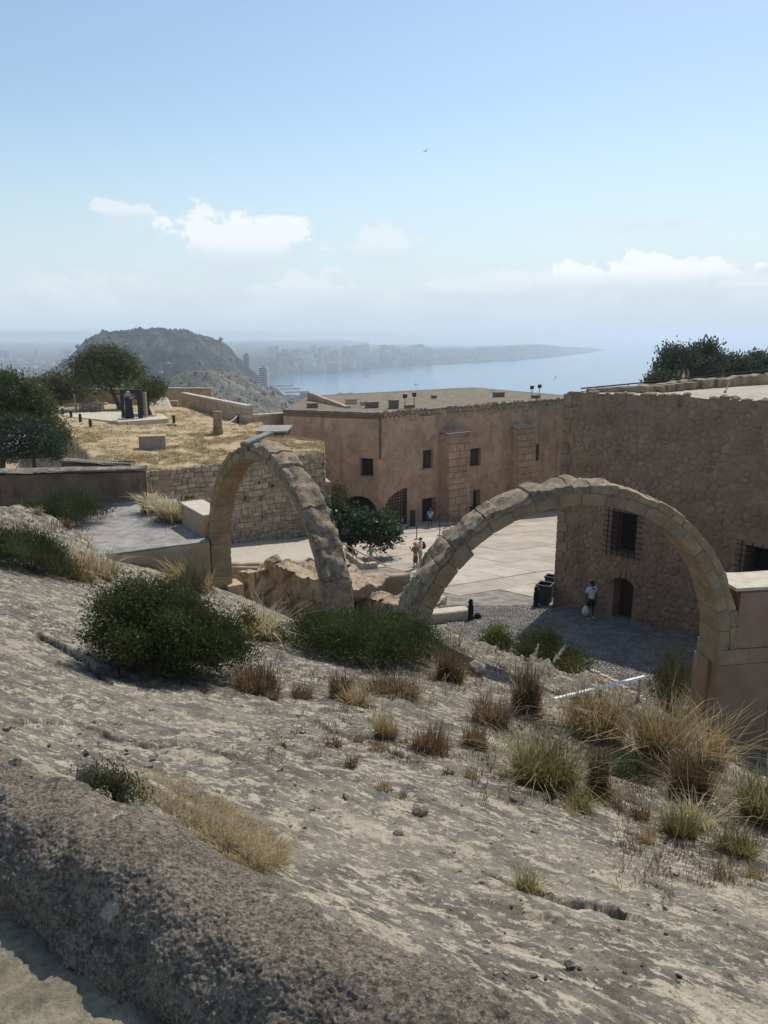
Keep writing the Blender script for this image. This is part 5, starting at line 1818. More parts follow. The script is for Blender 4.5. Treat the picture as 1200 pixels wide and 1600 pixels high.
# terrace edge kerb and the stone steps beside the bollard
k0, k1 = hit_yard(541, 872, .5), hit_yard(566, 888, .05)
tt = thing('ramp_kerb', 'pale stone kerb at the foot of the metal handrail', 'kerb', tuple(k1))
b = MB(); long_wall(b, k0, k1, .35, -17, k0.z + .3, k1.z + .25, side=1, jit=.02, seed=27)
b.build('kerb_run', MAT['gravel'], tt)
k2 = hit_yard(590, 884.5, .1)
b = MB(); long_wall(b, k1, k2, .4, -17, k1.z + .28, k2.z + .2, side=1, jit=.02, seed=28)
b.build('kerb_run', MAT['gravel'], tt)
for (u0, v0, u1, v1, h, dp_, lab) in ((664, 975, 735, 968, .42, .6, 'long low stone step ending at the lone bollard'), (672, 948, 698, 943, .32, .5, 'short stone bench block above the long step beside the right arch'), (640, 930, 668, 925, .3, .5, 'stone step half hidden behind the right arch leg')):
    a_, b_ = hit_yard(u0, v0), hit_yard(u1, v1)
    b = MB(); long_wall(b, a_, b_, dp_, a_.z - 1.2, a_.z + h, b_.z + h, side=1, jit=.02, seed=int(u0), step=.5)
    tag(b.build('stone_step', MAT['pale_cap']), lab, 'step')
# ------------------------------------------------------------------ plants
def unit(a):
    return a / np.maximum(np.linalg.norm(a, axis=1, keepdims=True), 1e-9)


def kites(C, D, ln, wd, rg):
    """kite-shaped leaves: base C, direction D, length, width"""
    n = len(C)
    S = unit(np.cross(D, rg.normal(size=(n, 3))))
    N_ = np.cross(D, S)
    m = C + D * (ln * .45)[:, None] + N_ * (ln * .07 * rg.normal(size=n))[:, None]
    V = np.stack([C, m + S * (wd * .5)[:, None], C + D * ln[:, None], m - S * (wd * .5)[:, None]], 1).reshape(-1, 3)
    F = np.arange(4 * n).reshape(n, 4)
    return V, F


def lobed(rg, lobes, n, shell=.55):
    """points in a union of ellipsoid lobes, denser near their skins; returns points, outward directions, lobe index"""
    w = np.array([l[3] * l[4] * l[5] for l in lobes]) ** .75
    k = rg.choice(len(lobes), n, p=w / w.sum())
    d = unit(rg.normal(size=(n, 3)))
    flip = (d[:, 2] < -.25) & (rg.random(n) < .7)
    d[flip, 2] *= -1
    L_ = np.array(lobes, float)
    rr = shell + (1.05 - shell) * rg.random(n) ** .6
    rr = rr * (1 + .16 * np.sin(7 * d[:, 0] + 5 * d[:, 1] * 1.3 + k) * np.cos(6 * d[:, 2] + 2 * k))
    P = L_[k, :3] + d * L_[k, 3:6] * rr[:, None]
    return P, d, k


def foliage(name, parent, lobes, n, ln, wd, m, seed, up=.5, spread=.6, shell=.55, drape=None, zmin=None):
    rg = np.random.default_rng(seed)
    per = 22                                                    # leaves grow in sprays round twig tips
    P, d, k = lobed(rg, lobes, max(1, n // per), shell)
    tipr = rg.random(len(P))
    P = np.repeat(P, per, 0); d = np.repeat(d, per, 0); k = np.repeat(k, per); tipr = np.repeat(tipr, per)
    n = len(P)
    sp_ = max(ln * 1.5, .05)
    P = P + rg.normal(size=P.shape) * sp_ * np.array([1, 1, .8]) - d * (np.abs(rg.normal(size=n)) * sp_ * .8)[:, None]
    if zmin is not None:
        P[:, 2] = np.where(P[:, 2] < zmin, zmin + (zmin - P[:, 2]) * .4, P[:, 2])
    if drape is not None:
        P[:, 2] += drape(P[:, 0], P[:, 1])
    D = unit(d * .7 + np.array([0, 0, up]) + rg.normal(size=d.shape) * spread)
    l_ = ln * rg.uniform(.6, 1.35, n)
    V, F = kites(P, D, l_, wd * rg.uniform(.7, 1.3, n), rg)
    lr = rg.random(len(lobes))
    rv = np.clip(.25 * lr[k] + .45 * tipr + .30 * rg.random(n), 0, 1)
    return np_mesh(name, V, F, m, parent, rv=np.repeat(rv, 4))


def dome_lobes(rg, c, rx, ry, h, n):
    out = [(c[0], c[1], c[2] + h * .38, rx * .55, ry * .55, h * .44)]
    for i in range(n):
        a = 2 * math.pi * (i + rg.random() * .8) / n
        q = rg.uniform(.30, .80)
        s = rg.uniform(.18, .40)
        z = rg.uniform(.16, .62) * (1.15 - q * .55)
        out.append((c[0] + rx * q * math.cos(a), c[1] + ry * q * math.sin(a), c[2] + h * z * rg.uniform(.85, 1.2), rx * s, ry * s, h * rg.uniform(.20, .36)))
    for i in range(max(5, n // 2)):                            # skirts that reach the ground
        a = 2 * math.pi * (i + rg.random() * .6) / max(5, n // 2)
        out.append((c[0] + rx * .62 * math.cos(a), c[1] + ry * .62 * math.sin(a), c[2] + h * .14, rx * .36, ry * .36, h * .22))
    return out


def stems(parent, base, lobes, seed, rad=.02, m='twig', maxn=10):
    r = random.Random(seed)
    base = Vector(base)
    for l in lobes[:maxn]:
        e = Vector(l[:3])
        mid = base.lerp(e, .5) + Vector((r.uniform(-.1, .1), r.uniform(-.1, .1), .08)) * (e - base).length * .6
        MB().tube([base + Vector((r.uniform(-.05, .05), r.uniform(-.05, .05), -.08)), mid, e], [rad, rad * .7, rad * .3], 5).build('stem', MAT[m], parent)


def bush(name, label, p, rx, ry, h, n, ln, wd, m, seed, cat='bush', lobes=11, up=.5, group=None, drape=True, shell=.5, spread=.6):
    rg = np.random.default_rng(seed)
    t = thing(name, label, cat, tuple(p), 0, group)
    lb = dome_lobes(rg, p, rx, ry, h, lobes)
    dr_ = None
    if drape:
        z0 = float(tps(np.array([p.x]), np.array([p.y]))[0])
        dr_ = lambda X, Y: np.clip(tps(X, Y) - z0, -1.2, 1.2) * .8
    foliage('foliage', t, lb, n, ln, wd, m, seed, up, drape=dr_, zmin=p.z - .02, shell=shell, spread=spread)
    stems(t, p, lb, seed, .012 + .012 * h)
    V, F, rv, _, _ = blades(rg, 90, rx * .35, h * 1.05, .75 * rx / h, .15, .006 + .004 * h)      # bare twigs that poke out
    np_mesh('dead_twigs', V * np.array([1, ry / rx, 1]) + np.array(p), F, MAT['straw_brown'], t, rv=rv)
    return t


def blades(rg, n, base_r, h, spread, droop, wd, seg=4):
    a = rg.uniform(0, 2 * np.pi, n)
    br = base_r * np.sqrt(rg.random(n))
    ba = rg.uniform(0, 2 * np.pi, n)
    B0 = np.stack([br * np.cos(ba), br * np.sin(ba), np.zeros(n)], 1)
    out = np.stack([np.cos(a), np.sin(a), np.zeros(n)], 1) * .6 + B0 / max(base_r, 1e-6) * .6
    L_ = h * rg.uniform(.45, 1.1, n)
    lean = spread * rg.uniform(.1, 1.0, n)
    dr = droop * rg.uniform(.2, 1.2, n)
    s = np.linspace(0, 1, seg + 1)
    side = unit(np.cross(out + 1e-6, np.array([0, 0, 1.0])) + rg.normal(size=(n, 3)) * .15)
    kink, kf, kp = .07 * rg.normal(size=n), rg.uniform(2, 6, n), rg.uniform(0, 6, n)
    bro = rg.random(n) < .14                                    # broken blades hang over
    dr = np.where(bro, dr + rg.uniform(.5, 1.1, n), dr)
    cols = []
    for q in s:
        P = B0 + out * (L_ * (lean * q + dr * q ** 2.2))[:, None]
        P[:, 2] += L_ * (q - .55 * dr * q ** 3)
        P += side * (L_ * kink * np.sin(q * kf + kp))[:, None]
        w = wd * (1 - q) ** .7 + wd * .12
        cols.append((P - side * w / 2, P + side * w / 2))
    V = np.stack([c for pr_ in cols for c in pr_], 1)          # n, 2(seg+1), 3
    m = 2 * (seg + 1)
    F = []
    for i in range(seg):
        F.append(np.stack([np.arange(n) * m + 2 * i, np.arange(n) * m + 2 * i + 1, np.arange(n) * m + 2 * i + 3, np.arange(n) * m + 2 * i + 2], 1))
    return V.reshape(-1, 3), np.concatenate(F), np.repeat(rg.random(n), m), V[:, -2:].mean(1), V[:, -4:-2].mean(1)


def tuft(label, p, h, br, n, m, seed, spread=.35, droop=.35, wd=.009, group=None, plumes=0, name='grass_tuft', core=None):
    rg = np.random.default_rng(seed)
    t = thing(name, label, 'grass', tuple(p), 0, group)
    V, F, rv, tips, pre = blades(rg, n, br, h, spread, droop, wd)
    z0 = float(tps(np.array([p.x]), np.array([p.y]))[0])
    W_ = V + np.array(p)
    W_[:, 2] += np.clip(tps(W_[:, 0], W_[:, 1]) - z0, -.25, .25) * np.clip(1 - V[:, 2] / h, 0, 1) - .03
    np_mesh('blades', W_, F, MAT[m], t, rv=rv)
    V, F, rv, _, _ = blades(rg, int(n * .45), br * 1.25, h * .30, 1.5, .9, wd)    # thatch at the foot
    np_mesh('thatch', V + np.array(p) - np.array([0, 0, .01]), F, MAT['straw_brown' if seed % 2 else 'straw'], t, rv=rv)
    if core:                                                    # dead blades of earlier years in the heart of the tuft
        V, F, rv, _, _ = blades(rg, int(n * .6), br * .8, h * .62, spread * .5, droop * .3, wd * 1.3)
        np_mesh('dead_blades', V + np.array(p) - np.array([0, 0, .03]), F, MAT[core], t, rv=rv)
    for k in range(plumes):
        a, b = Vector(p) + Vector(pre[k * 7 % n]), Vector(p) + Vector(tips[k * 7 % n])
        d = (b - a).normalized() * .30
        q_ = rg.random(130)
        C = np.array([tuple(b - d * .3 + d * 1.1 * x) for x in q_]) + rg.normal(size=(130, 3)) * .006
        Dv = unit(np.repeat(np.array([tuple(d.normalized())]), 130, 0) + rg.normal(size=(130, 3)) * .45)
        Vp, Fp = kites(C, Dv, .075 * (1.05 - q_) + .02, np.full(130, .006), rg)
        np_mesh('plume', Vp, Fp, MAT['plume'], t, rv=np.repeat(rg.random(130), 4))
    return t


TW = lambda v, d: v / 1200 * d                                 # pixels to metres at depth d


def depth_of(p):
    return p.y * C_ - p.z * S_


# --- bushes on the rock
p = rock_hit(258, 1058); d = depth_of(p)
bush('dense_bush', 'large dense dark green bush growing from the crack in the rock', p + Vector((0, .5, .0)), TW(146, d), TW(110, d), TW(158, d), 64000, .048, .024, MAT['leaf_dark'], 1, lobes=20, up=.6)
p = rock_hit(572, 1040); d = depth_of(p)
bush('spreading_bush', 'low wide dark green bush in front of the arch feet', p + Vector((0, .9, 0)), TW(158, d), 1.5, TW(64, d), 56000, .048, .023, MAT['leaf_dark'], 2, lobes=26, up=.8)
p = rock_hit(52, 895); d = depth_of(p)
bush('rosemary_bush', 'grey green upright twiggy bush on the left bank among straw grass', p + Vector((-.2, .4, 0)), TW(78, d), 1.0, TW(72, d), 13000, .10, .022, MAT['leaf_olive'], 3, lobes=10, up=1.4, spread=.4)
p = at(108, 806, 29.5) - Vector((0, 0, .15))
bush('broom_bush', 'rounded olive green bush in front of the dark stained wall', p, TW(68, 29.5), 1.3, TW(58, 29.5), 14000, .10, .026, MAT['leaf_olive'], 4, lobes=10, up=1.1, drape=False, spread=.45)
p = at(845, 1042, 20.5)
bush('dense_bush', 'dark green bush at the rock edge above the shaded yard', p + Vector((0, 0, -.3)), TW(80, 20.5), 1.1, TW(78, 20.5) + .2, 20000, .06, .030, MAT['leaf_dark'], 5, lobes=10, up=.7, drape=False)
p = at(775, 1003, 23)
bush('yellow_plant', 'bright yellow green leafy plant beside the dark bush at the rock edge', p + Vector((0, 0, -.2)), TW(24, 23), .45, TW(32, 23) + .2, 2200, .10, .045, MAT['leaf_yellow'], 6, cat='plant', lobes=7, up=1.3, drape=False)
p = at(893, 1052, 19.5)
bush('leafy_plant', 'fresh green leafy plant between the dark bush and the orange grass', p + Vector((0, 0, -.2)), TW(20, 19.5), .4, TW(34, 19.5) + .2, 1800, .07, .035, MAT['leaf_yellow'], 7, cat='plant', lobes=6, up=1.0, drape=False)
p = at(1052, 1085, 21.5)
bush('dry_bush', 'loose dark twiggy bush behind tall grass at the foot of the right pier', p + Vector((0, 0, -.6)), TW(46, 21.5), .9, TW(118, 21.5) + .5, 8000, .06, .022, MAT['leaf_dark'], 8, lobes=10, up=.9, drape=False, shell=.3)
p = rock_hit(985, 1215); d = depth_of(p)
bush('thyme_bush', 'small green bush between the tall grass tufts before the right pier', p, TW(44, d), .4, TW(42, d), 3600, .04, .018, MAT['leaf_olive'], 9, lobes=8, up=1.0)
p = rock_hit(186, 1238); d = depth_of(p)
bush('thyme_bush', 'small dark thyme bush beside the pale stone at the kerb', p, TW(30, d), .09, TW(40, d), 1500, .018, .006, MAT['leaf_olive'], 10, lobes=7, up=1.2)
p = at(590, 795, 62)
bush('ivy_bush', 'dark bush in the corner behind the fig tree crown', hit_yard(524, 838) + Vector((0, 3, 0)), 1.2, 1.2, 4.4, 3500, .16, .11, MAT['leaf_dark'], 11, lobes=9, up=.4, drape=False)

# --- grass tufts: pixel of the root, height px, root radius px, blades, material, look
G1 = 'tall dry grass tufts between the rock and the right pier'
for k, (u, v, hp, rp_, n, m, spr, dro, lab, plm, core) in enumerate((
        (850, 1228, 112, 42, 900, 'straw_green', .55, .55, 'largest yellow green arching grass tuft on the rock edge', 0, 'straw_brown'),
        (934, 1246, 98, 13, 420, 'straw_brown', .14, .1, 'narrow upright dark brown grass tuft beside the largest arching one', 0, None),
        (822, 1112, 98, 18, 480, 'straw_brown', .22, .2, 'brown upright grass tuft with white plumes at the head of the broken rock', 7, None),
        (930, 1150, 105, 40, 620, 'straw_orange', .45, .4, 'orange hazy grass tuft crossed by the white edging rail', 0, 'straw_brown'),
        (1030, 1195, 138, 32, 760, 'straw_orange', .42, .42, 'tallest orange brown grass tuft left of the right pier', 0, 'straw_brown'),
        (1078, 1250, 112, 26, 650, 'straw_brown', .28, .3, 'dark brown dense grass tuft in front of the pier base', 0, 'straw_brown'),
        (1110, 1200, 130, 18, 260, 'straw_orange', .5, .6, 'thin arching orange grass brushing the pier corner', 0, None),
        (1192, 1290, 120, 30, 600, 'straw_green', .4, .45, 'yellowish grass tuft before the plastered pier wall', 0, 'straw_brown'),
        (905, 1310 - 45, 50, 14, 200, 'straw_green', .5, .5, 'low greenish grass tuft just below the narrow brown one', 0, None),
        (1062, 1305, 66, 22, 330, 'straw_green', .5, .5, 'pale greenish grass tuft below the dense dark one', 0, None),
        (1085, 1292, 80, 16, 160, 'straw_pale', .7, .6, 'thin pale grass arching over the dark tuft', 0, None),
        (1150, 1335, 60, 26, 300, 'straw_green', .5, .4, 'low mixed grass tuft at the edge of the bare rock below the pier wall', 0, 'straw_red'),
        (822, 1392, 48, 14, 330, 'straw_green', .5, .5, 'small yellow grass tuft alone in the long crack of the bare rock', 0, 'straw_brown'),
        (272, 812, 40, 24, 520, 'straw_pale', .6, .6, 'pale straw grass clump on the grey path before the rubble wall', 0, None),
        (240, 800, 34, 16, 330, 'straw_pale', .6, .6, 'smaller pale straw clump beside the dark wall end', 0, None),
        (112, 902, 52, 34, 600, 'straw', .55, .55, 'straw grass tuft leaning out of the grey green bush on the left bank', 0, None),
        (160, 900, 46, 18, 260, 'straw_pale', .5, .5, 'thin pale grass at the end of the low plastered wall', 0, None),
        (300, 915, 46, 32, 480, 'straw', .5, .4, 'dry grass behind the large dense bush under the low wall', 0, None),
        (405, 1000, 70, 24, 560, 'straw_pale', .75, .8, 'pale drooping grass tuft between the large bush and the wide bush', 0, None),
        (400, 1078, 48, 30, 420, 'straw_red', .35, .2, 'reddish dry grass at the right foot of the large dense bush', 0, 'straw'),
        (532, 1092, 52, 15, 330, 'straw_brown', .3, .2, 'dark brown grass tuft below the wide bush', 0, None),
        (556, 1102, 40, 18, 300, 'straw', .6, .5, 'straw grass tuft leaning on the dark brown one below the wide bush', 0, None),
        (615, 1085, 38, 40, 520, 'straw_red', .6, .5, 'low reddish dry grass patch at the edge of the wide bush', 0, 'straw'),
        (602, 1150, 44, 15, 300, 'straw', .5, .4, 'straw grass tuft on the open rock below the wide bush', 0, None),
        (672, 1175, 46, 26, 420, 'straw_red', .4, .25, 'reddish upright dry grass tuft on the open rock', 0, 'straw_brown'),
        (742, 1165, 42, 17, 280, 'straw_red', .4, .3, 'second reddish tuft nearer the largest arching grass', 0, None),
        (704, 1062, 62, 18, 330, 'straw_brown', .4, .3, 'brown grass at the end of the wide bush by the broken rock', 0, None),
        (765, 1130, 50, 26, 330, 'straw_red', .5, .4, 'dry red grass between the broken rock and the arching tuft', 0, 'straw'),
        (1000, 1278, 36, 13, 140, 'straw_red', .4, .3, 'small reddish tuft below the small green bush', 0, None),
        (470, 1090, 26, 15, 180, 'straw_red', .5, .3, 'small reddish dry tuft left of the brown ones', 0, None))):
    p = at(u, v, 31.0) if v < 815 else rock_hit(u, v)
    if v < 815: p = hit_z(u, v, PZ + .02)
    d = depth_of(p)
    tuft(lab, p, TW(hp, d) * (.98 if u > 780 else 1.1), TW(rp_, d), n, m, 400 + k, spr, dro, wd=max(.004, .0011 * d), group=None, plumes=plm, core=core)
for k, (u, v, hp) in enumerate(((245, 1075, 12), (318, 1082, 13), (590, 1172, 24), (522, 1165, 26), (550, 1195, 24), (600, 1232, 24), (630, 1245, 14), (440, 1165, 14), (890, 1272, 26), (960, 1262, 30), (430, 1092, 22), (1180, 1370, 30),
                                (1130, 1375, 34), (700, 1210, 18), (735, 1215, 22), (560, 1000 + 160, 18), (42, 790, 13), (58, 803, 16), (105, 822, 16), (92, 870, 20), (1012, 1312, 28))):
    p = rock_hit(u, v); d = depth_of(p)
    tuft('small dry grass sprig rooted in the bare lichen covered rock', p, TW(hp, d) * 1.1, TW(hp * .4, d), 90, ('straw_red', 'straw_brown', 'straw')[k % 3], 500 + k, .5, .35, wd=max(.003, .0010 * d), group='small dry sprigs on the rock', name='grass_sprig')

# dried matted grass in the hollow behind the kerb, and thin dry growth over the slope: uncountable
rg = np.random.default_rng(77)
Vs, Fs, Rs, nb_ = [], [], [], 0
PATCH = [(192, 1218), (255, 1213), (330, 1248), (400, 1296), (446, 1330), (436, 1358), (404, 1366), (330, 1322), (258, 1278), (190, 1242)]
cnt = 0
while cnt < 1500:
    u_, v_ = rg.uniform(185, 450), rg.uniform(1210, 1370)
    if not in_poly(u_, v_, PATCH): continue
    x, y = tps_hit(u_, v_)
    if (x - KB.x) * KN.x + (y - KB.y) * KN.y < .55: continue
    V, F, rv, _, _ = blades(rg, 9, .03, rg.uniform(.03, .085), 1.4, 1.0, .0032, 3)
    z = float(tps(np.array([x]), np.array([y]))[0])
    Vs.append(V + np.array([x, y, z + .0])); Fs.append(F + nb_); Rs.append(rv); nb_ += len(V)
    cnt += 1
tag(np_mesh('dry_grass', np.concatenate(Vs), np.concatenate(Fs), MAT['straw_dead'], rv=np.concatenate(Rs)), 'matted golden dry grass in the hollow behind the rounded kerb', 'grass', kind='stuff')

Vs, Fs, Rs, nb_ = [], [], [], 0
zone = [(420, 1050, 770, 1190, 130), (740, 1080, 1000, 1260, 330), (960, 1190, 1200, 1390, 480), (360, 1040, 440, 1090, 40), (0, 780, 150, 900, 50), (660, 1000, 800, 1080, 50)]
for (u0, v0, u1, v1, n) in zone:
    for i in range(n):
        f = rg.random()
        p = rock_hit(u0 + (u1 - u0) * f, v0 + (v1 - v0) * rg.random())
        d = depth_of(p)
        V, F, rv, _, _ = blades(rg, 12, .012 * d, rg.uniform(.006, .018) * d, .8, .5, .0009 * d, 3)
        Vs.append(V + np.array(p) - np.array([0, 0, .01])); Fs.append(F + nb_); Rs.append(rv); nb_ += len(V)
tag(np_mesh('sparse_grass', np.concatenate(Vs), np.concatenate(Fs), MAT['straw_brown'], rv=np.concatenate(Rs)), 'thin dead grass scattered over the rock slope', 'grass', kind='stuff')

# small chips of stone lying in the hollows of the rock
ch = MB()
r = random.Random(12)
XY = []
for i in range(480):
    z_ = r.choice([(700, 1300, 1150, 1560), (400, 1100, 900, 1300), (0, 1080, 500, 1250), (0, 780, 140, 880)])
    u, v = r.uniform(z_[0], z_[2]), r.uniform(z_[1], z_[3])
    p = rock_hit(u, v)
    s = r.uniform(.004, .016) * (1 if r.random() < .9 else 2.2) * (depth_of(p) / 5) ** .6
    M_ = Matrix.Rotation(r.uniform(0, 6), 3, 'Z') @ Matrix.Rotation(r.uniform(-.5, .5), 3, 'X')
    ch.box(p + Vector((0, 0, s * .3)), (s * r.uniform(1, 2), s * r.uniform(.8, 1.4), s * r.uniform(.5, .9)), M=M_)
tag(ch.build('stone_chips', MAT['rock']), 'small stone chips scattered over the rock', 'stones', kind='stuff')

# dry grass cover of the plateau
Vs, Fs, Rs, nb_ = [], [], [], 0
cnt = 0
while cnt < 5200:
    x, y = rg.uniform(-32, -4), rg.uniform(41.5, 78) if rg.random() < .45 else rg.uniform(41.5, 60)
    if not in_poly(x, y, mp): continue
    if fbm(np.array([x * .35]), np.array([y * .35]), 3, 60)[0] > (.0 if y > 66 else .22): continue
    V, F, rv, _, _ = blades(rg, 9, .22, rg.uniform(.08, .24), .7, .6, .03, 2)
    Vs.append(V + np.array([x, y, MZ + .02])); Fs.append(F + nb_); Rs.append(rv); nb_ += len(V)
    cnt += 1
tag(np_mesh('dry_grass', np.concatenate(Vs), np.concatenate(Fs), MAT['straw'], rv=np.concatenate(Rs)), 'short golden dry grass covering the plateau', 'grass', kind='stuff')

# --- trees
def tree(name, label, base, clumps, d, n, ln, wd, m, seed, trunk, group=None, jd=.5, limb=.05, flat=.7, shell=.35, up=.5, bark='bark'):
    """clumps: (u, v, ru, rv) in pixels at depth d; jd: depth jitter as a share of the crown's width"""
    r = random.Random(seed)
    t = thing(name, label, 'tree', tuple(base), 0, group)
    us = [c[0] for c in clumps]
    wide = TW(max(us) - min(us) + 20, d)
    lobes = []
    for (u, v, ru, rv_) in clumps:
        q = at(u, v, d + r.uniform(-.5, .5) * wide * jd)
        lobes.append((q.x, q.y, q.z, TW(ru, d), TW(ru, d) * r.uniform(.8, 1.2), TW(rv_, d)))
    foliage('crown', t, lobes, n, ln, wd, m, seed, up=up, shell=shell, spread=.8)
    base = Vector(base)
    tp = [Vector(q) for q in trunk]
    tr = MB()
    rr = [limb * 2.6 * (1 - .55 * i / max(1, len(tp) - 1)) for i in range(len(tp))]
    rr[0] *= 1.3
    tr.tube(tp, rr, 9)
    for l in lobes:
        e = Vector(l[:3])
        s = min(tp[max(1, len(tp) // 2):], key=lambda q: (q - e).length)
        mid = s.lerp(e, .5) + Vector((r.uniform(-.1, .1), r.uniform(-.1, .1), -.06)) * (e - s).length
        tr.tube([s, mid, e], [limb, limb * .7, limb * .25], 5)
    tr.build('trunk', MAT[bark], t, smooth=True)
    return t


# umbrella pine on the plateau
dp_ = 79
b0 = hit_z(190, 641, MZ) 
k_ = dp_ / depth_of(b0)
b0 = at(190, 641, dp_)
tree('pine_tree', 'umbrella pine with leaning trunk standing behind the dark memorial frame', b0 - Vector((0, 0, .3)),
     [(128, 577, 18, 14), (145, 564, 22, 14), (165, 557, 24, 11), (185, 563, 22, 13), (198, 575, 14, 12), (150, 585, 22, 13), (172, 582, 26, 15), (188, 596, 18, 12), (165, 603, 14, 9), (210, 590, 14, 13), (218, 582, 8, 8), (205, 606, 10, 7), (128, 594, 13, 8), (140, 602, 10, 6)],
     dp_, 17000, .34, .10, MAT['needle'], 21, [b0 - Vector((0, 0, .3)), at(184, 630, dp_), at(177, 616, dp_), at(172, 604, dp_), at(168, 590, dp_)], limb=.10, jd=.6)
b1 = at(231, 650, 72)
tree('pine_tree', 'small bushy pine with thick leaning stump beside the memorial frame', b1 - Vector((0, 0, .2)), [(230, 607, 14, 10), (243, 606, 11, 9), (240, 617, 10, 8), (224, 615, 9, 7), (249, 612, 5, 6), (228, 622, 8, 5)],
     72, 5200, .28, .09, MAT['needle'], 22, [b1 - Vector((0, 0, .2)), at(228, 638, 72), at(226, 622, 72), at(232, 610, 72)], limb=.16, jd=.6)
b2 = at(95, 640, 84)
tree('pine_tree', 'low spreading pine behind the wooden post on the plateau', b2 - Vector((0, 0, .3)), [(62, 606, 16, 12), (80, 600, 18, 11), (98, 600, 16, 11), (112, 607, 16, 11), (125, 613, 10, 7), (72, 615, 16, 8), (52, 615, 12, 9), (92, 612, 14, 8)],
     84, 8500, .36, .11, MAT['needle'], 23, [b2 - Vector((0, 0, .3)), at(93, 625, 84), at(90, 612, 84)], limb=.09)
# dark trees at the left edge
b3 = at(-5, 735, 40)
tree('pine_tree', 'tall dark pine rising behind the long stained wall', b3 + Vector((0, 0, -2)), [(-10, 600, 30, 16), (12, 598, 22, 14), (0, 620, 38, 22), (30, 622, 24, 16), (45, 610, 15, 11), (58, 628, 18, 14), (20, 645, 36, 20), (60, 645, 20, 15), (75, 640, 12, 14), (0, 670, 36, 24), (48, 665, 28, 18), (80, 665, 16, 16), (93, 685, 15, 18), (70, 690, 22, 20), (98, 706, 10, 10)],
     40, 27000, .20, .055, MAT['needle'], 24, [b3 + Vector((0, 0, -2)), at(0, 690, 40), at(5, 650, 40), at(8, 615, 40)], limb=.10, jd=.35)
b4 = at(55, 730, 36.2)
t4 = tree('oleander_bush', 'grey green rounded oleander with white flowers in front of the tall dark pine', b4 + Vector((0, 0, -1.5)), [(30, 690, 24, 22), (20, 665, 18, 16), (50, 705, 30, 18), (75, 700, 22, 20), (60, 680, 22, 18), (88, 712, 14, 12), (15, 710, 18, 14), (38, 668, 14, 12)],
          36.2, 13000, .16, .045, MAT['needle_grey'], 25, [b4 + Vector((0, 0, -1.5)), at(52, 715, 36.2), at(50, 695, 36.2)], limb=.04, jd=.3, up=.8)
rgf = np.random.default_rng(5)
fl_ = []
for i in range(48):
    q = at(28 + rgf.normal() * 12, 697 + rgf.normal() * 13, 35.2)
    fl_.append(q)
C = np.array([tuple(q) for q in fl_]).repeat(5, 0)
V, F = kites(C, unit(rgf.normal(size=C.shape)), np.full(len(C), .045), np.full(len(C), .035), rgf)
np_mesh('flowers', V, F, MAT['flower_white'], t4, rv=rgf.random(len(V)))
# trees behind the rubble building
b5 = at(1085, 600, 64)
tree('broad_tree', 'largest dark broad tree behind the roof of the rubble building', b5 - Vector((0, 0, 6)), [(1052, 556, 18, 14), (1042, 572, 16, 12), (1068, 566, 20, 16), (1095, 552, 19, 15), (1108, 545, 12, 9), (1090, 572, 24, 16), (1112, 566, 16, 14), (1075, 584, 26, 11), (1105, 583, 18, 10), (1122, 558, 8, 10), (1036, 580, 10, 8)],
     64, 15000, .26, .14, MAT['needle_grey'], 26, [b5 - Vector((0, 0, 6)), at(1086, 590, 64), at(1085, 575, 64)], limb=.09)
b6 = at(1150, 600, 68)
tree('broad_tree', 'lower broad tree with ragged top beside the largest dark one', b6 - Vector((0, 0, 6)), [(1135, 572, 13, 11), (1145, 566, 10, 8), (1160, 574, 16, 11), (1180, 566, 14, 10), (1186, 558, 7, 7), (1172, 580, 18, 9), (1196, 572, 9, 9), (1142, 584, 18, 8)],
     68, 9000, .26, .14, MAT['needle_grey'], 27, [b6 - Vector((0, 0, 6)), at(1152, 590, 68), at(1158, 578, 68)], limb=.08)
b7 = at(1030, 605, 58)
tree('low_shrub', 'small shrub under the largest tree at the end of the pipe rail', b7 - Vector((0, 0, 5)), [(1020, 596, 10, 6), (1035, 592, 12, 7), (1048, 594, 10, 6), (1028, 600, 14, 6)],
     58, 2600, .22, .12, MAT['leaf_mid'], 28, [b7 - Vector((0, 0, 5)), at(1031, 600, 58), at(1033, 596, 58)], limb=.04)
# fig tree in the yard
b8 = hit_yard(551, 874, .0)
d8 = depth_of(b8)
tree('fig_tree', 'broad fig tree with big glossy leaves before the arched doorway', b8, [(530, 804, 14, 12), (523, 794, 7, 7), (544, 812, 15, 10), (548, 828, 20, 12), (565, 814, 12, 8), (585, 820, 14, 9), (600, 827, 15, 10), (575, 832, 18, 9), (612, 832, 9, 7), (530, 824, 12, 12), (590, 839, 14, 6), (606, 818, 7, 6), (605, 843, 7, 4)],
     d8, 6500, .27, .21, MAT['leaf_fig'], 29, [b8 - Vector((0, 0, .2)), at(549, 862, d8), at(545, 848, d8), at(552, 836, d8)], limb=.11, up=.2, jd=.5)
# ------------------------------------------------------------------ things on the plateau
def seat(u, v, z=MZ):
    p = hit_z(u, v, z)
    return p, depth_of(p)


